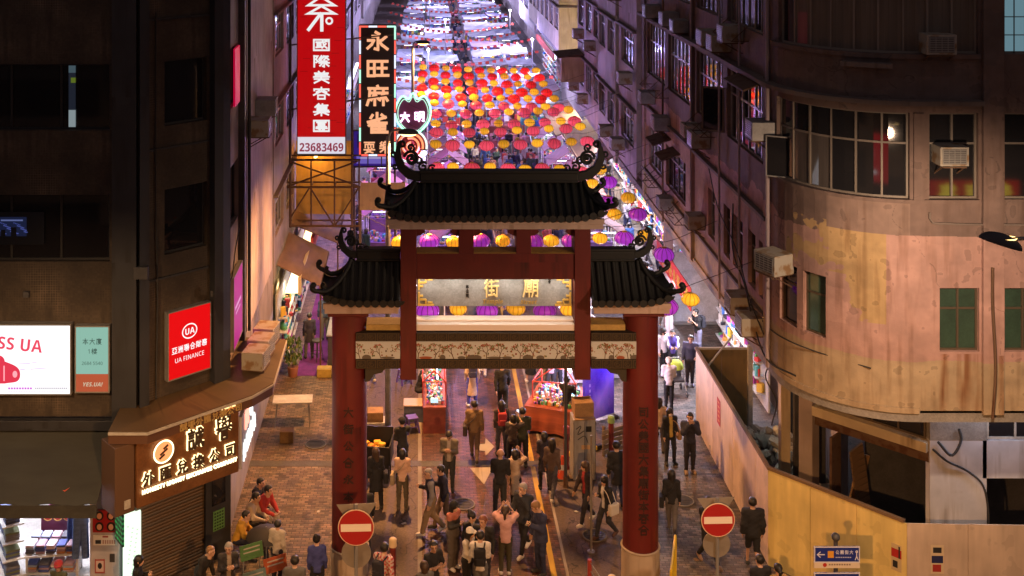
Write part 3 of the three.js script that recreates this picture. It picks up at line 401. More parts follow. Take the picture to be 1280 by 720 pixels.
// ---------- the rounded corner building ----------
{
  const L = []; L.push([8.5, 51.5]); const R = 2.5; for (let i = 0; i <= 12; i++) { const a = i / 12 * Math.PI / 2; L.push([11 - R * Math.cos(a), 28.9 - R * Math.sin(a)]); } L.push([17, 26.4]);
  const pl = new Plan(L), tD = (D) => 51.5 - D, tX = (X) => 22.6 + R * Math.PI / 2 + (X - 11), E = tX(16.5), t0 = tD(45.6);
  const wallT = tex(2048, 1024, (x, y) => {
    const t = x * 32, h = 4 + (1 - y) * 0 + y * 12; // metres along the wall and up
    const n1 = fbm(x * 20, y * 10, 640, 5, 201), n2 = fbm(x * 130, y * 50, 640, 3, 202), st = fbm(x * 260, y * 9, 640, 4, 203), big = fbm(x * 9, y * 5, 640, 4, 204);
    const edge = 9.38 + (t < 26 ? (n1 - 0.5) * 1.3 : (n1 - 0.5) * 0.12), low = 6.62 + (n1 - 0.5) * 0.35;
    let c = h > edge ? [0.5, 0.42, 0.39] : h > low ? [0.75, 0.6, 0.56] : [0.73, 0.65, 0.53];
    const onCurve = t > 23.3 && t < 25.8;
    if (onCurve && h > 7.4 && h < 9.55 && n1 + 0.25 * n2 > 0.69 - 0.12 * (h > 8.4)) c = [0.75, 0.63, 0.45];
    if (h > 12.3 && n1 > 0.62) c = [0.46, 0.4, 0.38]; { const cx = Math.floor(t / 2.3), cy = Math.floor(h / 1.4), q = hash(cx, cy, 61); if (q > 0.72) { const u = t / 2.3 - cx, v = h / 1.4 - cy, e = (n2 - 0.5) * 0.12; if (u > 0.15 + 0.3 * hash(cx, cy, 62) + e && u < 0.85 + e && v > 0.2 + e && v < 0.5 + 0.4 * hash(cx, cy, 63) + e) c = c.map((w) => w * (0.88 + 0.2 * hash(cx, cy, 64))); } }
    if (h > 9.4 && h < 10.1 && t > 24.5 && t < 26.3 && n1 > 0.42) c = [0.58, 0.49, 0.45];
    const grime = clamp((st - 0.52) * 3.5, 0, 1) * clamp((big - 0.3) * 2.5, 0, 1); let k = (0.7 + 0.24 * n1 + 0.2 * (n2 - 0.5) + 0.12 * (big - 0.5)) * (1 - 0.16 * grime) * (n2 > 0.73 ? 0.86 : 1);
    if (Math.abs(fbm(x * 14, y * 7, 640, 4, 207) - 0.5) < 0.0022 && n2 > 0.42) k *= 0.8; // cracks
    let rust = 0; for (const [a, w] of [[27.05, 0.12], [27.5, 0.2], [27.75, 0.15], [28.28, 0.1]]) if (h < 6.8) rust = Math.max(rust, clamp(1 - Math.abs(t - a - (n1 - 0.5) * 0.1) / w, 0, 1) * clamp(st * 1.8 - 0.3, 0, 1) * clamp((h - 5.2) * 1.2 + n1 * 0.3, 0, 1));
    return [lerp(c[0], 0.45, rust) * k, lerp(c[1], 0.24, rust) * k * (1 - 0.04 * grime), lerp(c[2], 0.1, rust) * k * (1 - 0.08 * grime)];
  }, true, [1 / 32, 1 / 12]); wallT.offset.set(0, -4 / 12);
  const W = std([0.95, 0.95, 0.95], 0.85, { map: wallT, bumpMap: T.grainB, bumpScale: 0.006 });
  const b = thing('corner_building', 'old plastered corner building with a rounded corner, peeling pink paint and long window bands', 'building');
  const f1 = [[tD(44.6), tD(42.2)], [tD(41.5), tD(38.4)], [tD(35.4), tD(34.6)], [tD(33.6), tD(32.9)], [tD(32.6), tD(31.6)], [tD(31.1), tD(30.4)], [tD(30.1), tD(29.4)], [23.02, 23.7], [23.9, 24.5], [tX(11.43), tX(12.3)], [tX(12.86), tX(13.75)], [tX(14.4), tX(15.4)]];
  const f2 = [[tD(44.9), tD(41.6)], [tD(41.1), tD(37.7)], [tD(36.9), tD(33.7)], [tD(33.2), tD(29.6)], [22.85, 26.3], [tX(11.2), tX(12.28)], [tX(12.86), tX(14.4)]];
  const f3 = [[tD(44.9), tD(41.6)], [tD(41.1), tD(37.7)], [tD(36.9), tD(33.7)], [tD(33.2), tD(29.6)], [22.95, tX(12.28)], [tX(12.86), tX(14.4)]];
  mesh('wall_band', pl.strip(t0, E, 5.5, 6.85, 0, -0.3), W, b); storey(pl, b, W, t0, E, 6.85, 8.25, f1);
  mesh('wall_band', pl.strip(t0, E, 8.25, 10.2, 0, -0.3), W, b); storey(pl, b, W, t0, E, 10.2, 12.1, f2);
  mesh('wall_band', pl.strip(t0, E, 12.1, 13.4, 0, -0.3), W, b); storey(pl, b, W, t0, E, 13.4, 15.4, f3);
  mesh('wall_band', pl.strip(t0, E, 15.4, 22, 0, -0.3), W, b);
  mesh('ledge', pl.strip(t0, tX(12.3), 12.3, 12.4, 0.28, 0.002), M.ledgeD, b); mesh('ledge', pl.strip(t0, tD(29.2), 8.95, 9.03, 0.14, 0.002), M.ledgeD, b);
  mesh('ledge', pl.strip(t0, tX(12.3), 15.7, 15.8, 0.28, 0.002), M.ledgeD, b);
  mesh('sill', pl.strip(22.6, tX(12.3), 10.12, 10.2, 0.06, 0.002), W, b); mesh('sill', pl.strip(22.6, tX(12.3), 13.3, 13.4, 0.08, 0.002), W, b);
  mesh('ledge', pl.strip(t0, tD(29.4), 6.5, 6.57, 0.1, 0.002), M.ledgeD, b); mesh('ledge', pl.strip(t0, 26.5, 5.5, 5.62, 0.05, 0.002), W, b);
  mesh('pilaster', pl.strip(tX(12.35), tX(12.8), 5.5, 22, 0.1, 0.002), W, b); mesh('pilaster', pl.strip(26.38, 26.6, 10.2, 12.1, 0.05, -0.28), W, b);
  for (const D of [45.3, 37.3, 29.3]) mesh('pilaster', pl.strip(tD(D + 0.15), tD(D - 0.15), 5.5, 22, 0.08, 0.002), W, b);
  const cur = new THREE.MeshPhysicalMaterial({ color: lin(0.16, 0.13, 0.1), map: again(T.streak, 2.5, 0.1), roughness: 0.7, clearcoat: 0.7, clearcoatRoughness: 0.03 });
  const cur2 = new THREE.MeshPhysicalMaterial({ color: lin(0.07, 0.06, 0.055), map: again(T.streak, 1.5, 0.1), roughness: 0.7, clearcoat: 1, clearcoatRoughness: 0.03 });
  const greenG = new THREE.MeshPhysicalMaterial({ color: lin(0.04, 0.085, 0.055), roughness: 0.5, map: T.grain, clearcoat: 0.6, clearcoatRoughness: 0.1 });
  f1.forEach(([a, c], i) => windowIn(pl, b, a, c, 6.85, 8.25, i > 6 ? { frame: M.bronze, n: i === 9 || i === 10 ? 2 : 1, transom: 0.66, pane: () => (i > 7 ? greenG : M.glass) } : { frame: i % 2 ? M.bronze : M.alu, n: i < 2 ? 4 : 1, transom: 0.7, pane: () => M.glass }));
  f2.forEach(([a, c], i) => windowIn(pl, b, a, c, 10.2, 12.1, { frame: i < 4 ? M.alu : std([0.14, 0.12, 0.1], 0.6), n: i === 4 ? 6 : i > 4 ? 2 : 6, transom: 0.64, pane: (j, k) => (i === 4 && k === 0 && (j === 1 || j === 2) ? cur2 : M.glass) }));
  f3.forEach(([a, c], i) => windowIn(pl, b, a, c, 13.4, 15.4, { frame: std([0.2, 0.17, 0.14], 0.6), n: i === 4 ? 9 : i === 5 ? 2 : 6, transom: 0.8, pane: (j, k) => (i === 5 ? null : i === 4 ? (j === 0 ? M.glass : cur) : j % 3 ? M.glass : cur2) }));
  { // the one lit window, with a barred grille before it
    const lt = canvas(256, 256, (c) => { c.fillStyle = '#7fa6b4'; c.fillRect(0, 0, 256, 256); for (let i = 0; i < 90; i++) { c.fillStyle = ['#3d5a66', '#c7dde0', '#26343c', '#a8c48c', '#d8e6e6'][i % 5]; c.fillRect((i * 53) % 256, (i * 97) % 256, 8 + (i % 7) * 4, 6 + (i % 5) * 5); } });
    const a = tX(12.86), c = tX(14.4); const w = mesh('window', pl.strip(a, c, 13.4, 15.4, -0.16, -0.17), screenMat(again(lt, 0.5, 0.5), 0.55), b);
    const g = []; for (let i = 0; i <= 6; i++) g.push(pl.strip(a + i * 0.24, a + i * 0.24 + 0.02, 13.4, 15.4, -0.08, -0.1)); for (let i = 1; i < 5; i++) g.push(pl.strip(a, c, 13.4 + i * 0.4, 13.42 + i * 0.4, -0.082, -0.098)); mesh('window_grille', g, M.bronze, w);
  }
  { const q = pl.at(22.75, 0.02, 11.1); // a casement swung open on the curve
    const w = mesh('open_casement', [box(0.6, 0.03, 0.03, 0, 0.95), box(0.6, 0.03, 0.03, 0, 0), box(0.03, 0.98, 0.03, -0.29, 0.475), box(0.03, 0.98, 0.03, 0.29, 0.475)].map((g) => g.translate(0.32, -0.9, 0).rotateY(-0.5).translate(q.x - 0.25, q.y, q.z + 0.1)), M.alu, b);
    mesh('pane', box(0.56, 0.92, 0.01).translate(0.32, -0.425, 0).rotateY(-0.5).translate(q.x - 0.25, q.y, q.z + 0.1), M.glass, w);
    const q2 = V(8.5, 10.25, -33.45), w2 = mesh('open_casement', [box(0.05, 1.25, 0.04, 0, 0.62), box(0.05, 1.25, 0.04, 0.62, 0.62), box(0.62, 0.05, 0.04, 0.31, 0.02), box(0.62, 0.05, 0.04, 0.31, 1.22)].map((g) => g.rotateY(2.5).translate(q2.x - 0.04, q2.y, q2.z)), M.bronze, b);
    mesh('pane', box(0.58, 1.18, 0.012, 0.31, 0.62).rotateY(2.5).translate(q2.x - 0.04, q2.y, q2.z), M.glass, w2); }
  // pipes and cables
  const pipe = (name, pts, r, m) => mesh(name, tube(pts, r, pts.length * 5, 7), m, b);
  pipe('drain_pipe', [pl.at(tX(12.52), 0.16, 8.75), pl.at(tX(12.52), 0.16, 8), pl.at(tX(12.58), 0.17, 6.5), pl.at(tX(12.52), 0.16, 5.45)], 0.035, M.rusty);
  pipe('drain_pipe', [22.55, 22.55, 22.57, 22.55].map((t, i) => pl.at(t, 0.12, [20, 13, 9, 5.5][i])), 0.05, M.plasterP);
  pipe('drain_pipe', [pl.at(tX(11.2), 0.04, 9.92), pl.at(tX(11.22), 0.05, 9.72), pl.at(tX(11.6), 0.05, 9.68), pl.at(tX(13.5), 0.05, 9.65)], 0.025, M.ledgeD);
  for (const [D, y0] of [[37.0, 5.6], [33.5, 5.6], [41.3, 5.6], [31.4, 5.6]]) pipe('drain_pipe', [V(8.36, 20, -D), V(8.36, 14, -D), V(8.35, 9, -D), V(8.36, y0, -D)], 0.035, D > 40 ? M.rusty : M.plasterP);
  pipe('cable', [V(8.4, 8.6, -32.2), V(8.32, 7.4, -31.9), V(8.36, 6.9, -31.0), V(8.3, 6.2, -29.8), V(8.36, 5.7, -28.9), V(8.7, 5.75, -27.8)], 0.02, M.rubber);
  pipe('cable', [V(8.4, 9, -35), V(8.3, 8.2, -33.5), V(8.33, 7.5, -31.5), V(8.3, 6.7, -30.2), V(8.36, 6.2, -29.2)], 0.015, M.rubber);
  pipe('cable', [20, 21, 22, 23, 24, 25.5].map((t, i) => pl.at(t, 0.05, [6.45, 6.4, 6.38, 6.45, 6.5, 6.42][i])), 0.014, M.rubber);
  mesh('roof_light_bracket', [pl.strip(24.9, 25.9, 13.1, 13.2, 0.25, 0.02)], M.ledgeD, b);
  // floor slab of the upper storeys, seen from below and hiding what is behind
  const slab = new THREE.Shape(L.map(([x, d]) => new THREE.Vector2(x, d)).concat([[17, 51.5]].map(([x, d]) => new THREE.Vector2(x, d))));
  const sg = new THREE.ExtrudeGeometry(slab, { depth: 0.25, bevelEnabled: false }); sg.rotateX(-Math.PI / 2); sg.translate(0, 5.3, 0);
  mesh('floor_slab', uvm(sg.scale(0.999, 1, 1)), M.concrete, b);
  // gutted ground floor: recessed walls, columns, a lintel with the old shop windows over it
  mesh('ground_wall', uvm(box(0.3, 5.3, 13, 11.8, 2.65, -40)), M.plasterP, b);
  const cp = new Plan([[10.1, 30.7], [12.15, 28.65]]), cl = cp.len;
  mesh('lintel', cp.strip(0, cl, 3.35, 3.62, 0.02, -0.4), M.rusty, b); mesh('ledge', cp.strip(0, cl, 3.62, 3.85, 0.16, -0.3), M.plasterY, b);
  windowIn(cp, b, 0.15, cl - 0.1, 3.85, 5.1, { n: 4, transom: 1, frame: M.bronze, off: -0.05 }); mesh('wall_band', cp.strip(0, cl, 5.1, 5.3, 0, -0.3), M.plaster, b);
  mesh('column', uvm(rbox(0.38, 5.3, 0.38, 0.02, 10.0, 2.65, -30.85, 0.78)), M.plaster, b); mesh('column', uvm(rbox(0.26, 5.3, 0.26, 0.02, 9.78, 2.65, -32.2)), M.plasterY, b); mesh('column', uvm(rbox(0.4, 5.3, 0.4, 0.02, 10.6, 2.65, -34.5)), M.dgrey, b); mesh('column', uvm(rbox(0.3, 5.3, 0.3, 0.02, 9.0, 2.65, -43.5)), M.plasterP, b);
  mesh('boarding', uvm(box(0.9, 5.2, 0.1, 10.35, 2.6, -31.9, 0.2)), M.dgrey, b); mesh('boarding', uvm(box(0.5, 3.3, 0.06, 10.45, 1.65, -30.2, 0.78)), M.rusty, b);
  mesh('boarding', uvm(box(0.5, 3.0, 0.06, 11.3, 1.4, -30.6, 0.6, 0, 0.2)), M.wood, b); mesh('boarding', uvm(box(0.35, 2.6, 0.06, 11.1, 1.2, -30.8, 0.5, 0, -0.35)), M.card, b);
  mesh('ground_wall', [uvm(box(1.35, 3.9, 0.25, 12.82, 1.95, -28.7)), uvm(box(3.6, 0.9, 0.25, 15.2, 3.45, -28.7))], std([0.66, 0.68, 0.74], 0.7, { map: T.streak }), b);
  mesh('ground_wall', uvm(box(1.35, 1.4, 0.3, 12.82, 4.6, -28.72)), M.concrete, b); mesh('ground_wall', uvm(box(0.2, 5.3, 2, 17, 2.65, -28.4)), M.plaster, b); mesh('back_wall', uvm(box(6, 5.3, 0.2, 14.6, 2.65, -31.4)), M.dgrey, b);
  const w2 = new Plan([[13.52, 28.62], [17, 28.62]]); windowIn(w2, b, 0, 3.4, 3.92, 5.25, { n: 5, transom: 0.5, frame: M.offwhite, off: 0 });
  pipe('cable', [V(12.2, 3.7, -28.55), V(12.5, 3.45, -28.5), V(13.0, 3.2, -28.52), V(13.35, 2.9, -28.5), V(13.5, 2.3, -28.52), V(13.48, 1.2, -28.5)], 0.025, M.rubber);
  pipe('cable', [V(12.3, 3.9, -28.5), V(12.6, 3.6, -28.45), V(12.85, 3.95, -28.5), V(12.8, 4.2, -28.5)], 0.03, M.rubber);
  pipe('cable', [V(9.0, 5.3, -31.5), V(9.2, 4.8, -31.4), V(9.1, 4.2, -31.6), V(9.35, 3.6, -31.5), V(9.2, 3.0, -31.4)], 0.02, M.rubber); pipe('cable', [V(9.3, 5.3, -31.0), V(9.6, 4.9, -31), V(9.9, 5.1, -30.8), V(10.1, 4.4, -30.6)], 0.02, M.rubber);
  // air conditioners on the wall
  const gA = 'air conditioners along the rounded corner building', la = 'weathered window air conditioner on a bracket along the pink corner building wall';
  aircon(pl.at(23.2, 0.0, 8.05), pl.turn(23.0) + 0.25, 'boxy air conditioner in a white metal cage on the curved pink wall', gA, 1.08);
  aircon(pl.at(tX(11.62), -0.2, 11.0), 0, 'air conditioner set into the flat front window with yellow light below it', gA, 0.95);
  aircon(pl.at(tX(11.35), -0.25, 13.42), 0, 'air conditioner in the dark curtained window band above the rounded corner', gA, 1);
  aircon(pl.at(22.45, 0, 11.0), -Math.PI / 2, 'dark air conditioner beside the open casement at the start of the curve', gA, 1, true);
  let ai = 0; for (const [D, y, k] of [[31.0, 6.15, 1], [29.95, 5.98, 1], [34.2, 12.6, 1], [36.6, 9.5, 0.9], [35.4, 9.45, 1], [39.6, 12.55, 1], [38.2, 12.5, 0.9], [42.6, 12.5, 1], [33.0, 12.6, 1], [36.0, 6.9, 0.9], [43.6, 9.3, 0.95], [41.0, 8.85, 1], [31.8, 13.0, 1], [40.4, 6.3, 0.9]]) aircon(V(8.49, y, -D), -Math.PI / 2, `${ORD[ai]} ${['weathered', 'rust streaked', 'dusty'][ai++ % 3]} air conditioner along the corner building's side wall, on the ${y < 8 ? 'lower' : y < 11 ? 'middle' : 'upper'} storey`, gA, k, D > 38);
  // iron racks under the side windows
  for (const [D0, D1, y] of [[40.8, 38, 6.4], [36.5, 34.5, 9.9], [44, 41, 9.9], [33, 31, 13.1], [44.4, 42.4, 6.5]]) { const z0 = -D0, z1 = -D1, l = []; for (const x of [8.05, 8.3]) l.push(bar(V(x, y, z0), V(x, y, z1), 0.014)); for (const z of [z0, (z0 + z1) / 2, z1]) l.push(bar(V(8.05, y, z), V(8.5, y, z), 0.014), bar(V(8.05, y, z), V(8.49, y + 0.4, z), 0.012)); mesh('drying_rack', l, M.rusty, b); }
  // small canopies over windows on the side
  for (const [D0, D1, y] of [[42, 40.6, 8.55], [40.4, 39.2, 8.35], [31.2, 29.3, 12.3]]) mesh('window_hood', pl.strip(tD(D0), tD(D1), y, y + 0.04, 0.62, 0.0, 0.22), M.rusty, b);
}
// ---------- lamps, rubble, hoarding ----------
for (const [x, D, w, i, c, l] of [[13.6, 27.9, 2.4, 24, 0xdfe4ff, 'fluorescent fitting under the overhang before the white wall'], [9.75, 33.6, 1.2, 60, 0xe8f0e4, 'added unseen fluorescent fitting under the slab lighting the rubble'], [11.2, 31.2, 1.0, 6, 0xffd9a0, 'fluorescent fitting inside the gutted corner shop']]) { const o = thing('site_light', l, 'lamp', [x, 5.16, -D], 0, 'site lights'); mesh('fitting', rbox(w, 0.08, 0.16, 0.01, 0, 0.06, 0), M.white, o); mesh('tube', box(w * 0.95, 0.03, 0.04, 0, 0, 0), glow([0.95, 0.97, 1], 4), o); areaLight(c, i, w, 0.15, V(x, 5.12, -D), V(x, 0, -D - 0.4)); }  // the fitting above the rubble is added, out of view, to brighten the heap
{
  const l = []; for (let i = 0; i < 240; i++) { const g = new THREE.IcosahedronGeometry(rr(0.07, 0.3), 0), p = g.attributes.position; for (let k = 0; k < p.count; k++) { const s = 0.7 + 0.6 * hash(Math.round(p.getX(k) * 50), Math.round(p.getY(k) * 50 + p.getZ(k) * 90), i); p.setXYZ(k, p.getX(k) * s, p.getY(k) * s * 0.7, p.getZ(k) * s); } g.computeVertexNormals(); const D = rr(31.2, 37.4), x = rr(9.0, 11.3), hgt = 1.5 * Math.exp(-((x - 10.3) ** 2) / 1.2) * clamp((37.6 - D) / 3, 0.2, 1); at(g, x, hgt * rr(0.5, 1), -D, rnd() * 6, rnd() * 6); l.push(paint(g, lin(...pick([[0.34, 0.33, 0.3], [0.26, 0.25, 0.22], [0.4, 0.38, 0.33], [0.2, 0.17, 0.14]])))); }
  solo('rubble_heap', join(l), std(0xffffff, 0.95, { vertexColors: true, bumpMap: T.grainB, bumpScale: 0.02 }), 'heap of broken grey concrete behind the site hoarding', 'rubble', null, 'stuff');
  const pl = new Plan([[8.76, 38.1], [8.76, 30.2], [11.2, 27.6], [17, 27.4]]), h = thing('site_hoarding', 'tall painted plywood hoarding, pinkish along the pavement and yellow round the corner', 'hoarding');
  const cuts = [0, 1.1, 2.2, 3.35, 4.5, 5.6, 6.75, 7.9, 9.05, 10.25, 11.465, 12.85, 14.3, 15.8, pl.len];
  const tone = [[0.66, 0.55, 0.45], [0.7, 0.58, 0.47], [0.64, 0.52, 0.43]];
  for (let i = 0; i + 1 < cuts.length; i++) { const m = i < 7 ? std(tone[i % 3], 0.55, { map: again(T.board, 0.33, 0.33), bumpMap: T.grainB, bumpScale: 0.002 }) : i < 10 ? std([0.8, 0.64 + 0.02 * (i % 2), 0.26], 0.5, { map: again(T.board, 0.33, 0.33) }) : std([0.62, 0.52, 0.44], 0.6, { map: T.board }); mesh('panel', pl.strip(cuts[i] + 0.006, cuts[i + 1] - 0.006, 0.02, 2.43 + (i % 3) * 0.006, 0.004 * (i % 2), -0.03), m, h); }
  mesh('top_rail', pl.strip(0, 11.4, 2.43, 2.5, 0.03, -0.06), M.wood, h); mesh('top_rail', pl.strip(7.9, pl.len, 2.3, 2.36, -0.05, -0.11), M.wood, h);
  const st = []; for (let t = 0.3; t < pl.len; t += 1.2) st.push(pl.strip(t, t + 0.08, 0, 2.4, -0.04, -0.12)); mesh('stud', join(st), M.wood, h).userData.kind = 'stuff';
  mesh('return_panel', [uvm(box(0.8, 2.43, 0.04, 9.17, 1.22, -38.12)), uvm(box(0.82, 2.41, 0.04, 9.99, 1.21, -38.12))], std([0.2, 0.14, 0.06], 0.8, { map: T.board }), h); mesh('return_rail', uvm(box(1.7, 0.06, 0.08, 9.58, 2.46, -38.1)), M.offwhite, h); mesh('return_post', uvm(box(0.14, 2.6, 0.14, 10.45, 1.3, -38.0)), M.offwhite, h); mesh('prop', bar(V(8.85, 2.3, -37.0), V(9.9, 2.7, -38.3), 0.03), M.offwhite, h);
  const flyer = (name, t, y, w, hh, f, label) => solo(name, pl.strip(t, t + w, y, y + hh, 0.012, 0.008), screenless(f), label, 'poster', 'posters pasted on the hoarding');
  function screenless(f) { const c = canvas(128, 160, f); return std([0.8, 0.8, 0.8], 0.7, { map: c }); }
  const uvfix = (o) => { const g = o.geometry, u = g.attributes.uv; let a = 1e9, b = -1e9, c = 1e9, d = -1e9; for (let i = 0; i < u.count; i++) { a = Math.min(a, u.getX(i)); b = Math.max(b, u.getX(i)); c = Math.min(c, u.getY(i)); d = Math.max(d, u.getY(i)); } for (let i = 0; i < u.count; i++) u.setXY(i, (u.getX(i) - a) / (b - a), (u.getY(i) - c) / (d - c)); return o; };
  uvfix(flyer('red_poster', 2.75, 1.35, 0.38, 0.75, (c) => { c.fillStyle = '#b5342a'; c.fillRect(0, 0, 128, 160); c.fillStyle = '#d8a04a'; for (let i = 0; i < 5; i++) c.fillRect(30, 18 + i * 28, 68, 9); }, 'red notice pasted on the pink hoarding beside the pavement'));
  uvfix(flyer('flyer', 11.1, 1.25, 0.24, 0.62, (c) => { c.fillStyle = '#c9b489'; c.fillRect(0, 0, 128, 160); c.fillStyle = '#b3261e'; c.fillRect(0, 30, 128, 50); c.fillStyle = '#222'; c.fillRect(20, 100, 60, 40); c.fillRect(90, 10, 20, 70); }, 'torn red and black flyer at the edge of the yellow hoarding'));
  uvfix(flyer('flyer', 12.0, 1.3, 0.3, 0.66, (c) => { c.fillStyle = '#d8c6a6'; c.fillRect(0, 0, 128, 160); c.fillStyle = '#23285a'; c.fillRect(10, 60, 108, 40); c.fillStyle = '#a8322a'; c.fillRect(20, 108, 80, 40); c.fillStyle = '#2a2a2a'; c.fillRect(24, 14, 80, 30); }, 'square flyer with dark print on the pale hoarding panel'));
}
// ---------- lamps of the street ----------
const SODIUM = 0xffb269;
const lampHeadMat = std([0.05, 0.05, 0.055], 0.5, { metalness: 0.3 });
function streetLamp(x, D, Y, armX, armZ, label, i, o = {}) { // pole, curved arm, hooded head with a glowing lens below it
  const s = thing('street_lamp', label, 'street lamp', [x, 0, -D], 0, 'street lamps'), hd = V(armX, Y, armZ), rot = Math.atan2(-armZ, armX);
  mesh('pole', [uvm(cyl(0.1, 0.065, Y - 0.1, 0, 0, 0, 12)), cyl(0.16, 0.12, 0.6, 0, 0, 0, 12)], o.pole ?? M.grey, s);
  mesh('arm', tube([V(0, Y - 0.2, 0), V(armX * 0.15, Y + 0.05, armZ * 0.15), V(armX * 0.55, Y + 0.12, armZ * 0.55), V(armX * 0.95, Y + 0.08, armZ * 0.95)], 0.035, 14, 8), o.pole ?? M.grey, s);
  const k = o.k ?? 1, g = new THREE.SphereGeometry(0.5, 20, 8, 0, 6.2832, 0, Math.PI / 2).scale(0.72 * k, 0.36 * k, 0.34 * k);
  mesh('hood', [g.clone(), g.clone().scale(0.94, 0.9, 0.94)].map((q) => q.rotateZ(o.tilt ?? 0).rotateY(rot).translate(hd.x, hd.y, hd.z)), lampHeadMat, s);
  mesh('lens', at(new THREE.SphereGeometry(0.3 * k, 16, 6, 0, 6.2832, Math.PI / 2, Math.PI / 2).scale(0.9, 0.28, 0.45), hd.x, hd.y - 0.01 + (o.lens ?? 0), hd.z, rot), glow([1, 0.62, 0.22], o.glow ?? 6), s);
  spotLight(o.color ?? SODIUM, i, V(x + hd.x, Y - 0.12 * k, -D + hd.z), V(x + hd.x + (o.dx ?? 0), 0, -D + hd.z + (o.dz ?? 0)), o.ang ?? 1.36, o.pen ?? 0.35, o.soft ?? 6);
  return s;
}
streetLamp(-0.98, 36.8, 9.55, 0.62, 0.05, 'sodium street lamp on a slim pole behind the gate, lighting the left pavement', 680, { k: 0.9 });
streetLamp(-0.35, 58, 9.6, 0.5, 0, 'sodium street lamp beside the far neon signs', 420, { k: 0.95 });
streetLamp(12.2, 21.2, 10.75, -1.95, 0, 'dark hooded street lamp in front of the rounded pink wall', 190, { k: 1.1, ang: 1.5, pen: 0.3, lens: 0.13, tilt: 0.3, dz: -5, glow: 4, color: 0xffd4ae });
streetLamp(2.4, 10.2, 9.6, 0.0, -1.1, 'sodium street lamp standing on the junction before the gate', 880, { ang: 1.52, pen: 0.12 });
streetLamp(-9.6, 21.5, 9.6, 0.9, -0.4, 'sodium street lamp in front of the clothes shop', 235, { ang: 1.42, dz: -1.5, color: 0xffc890 });

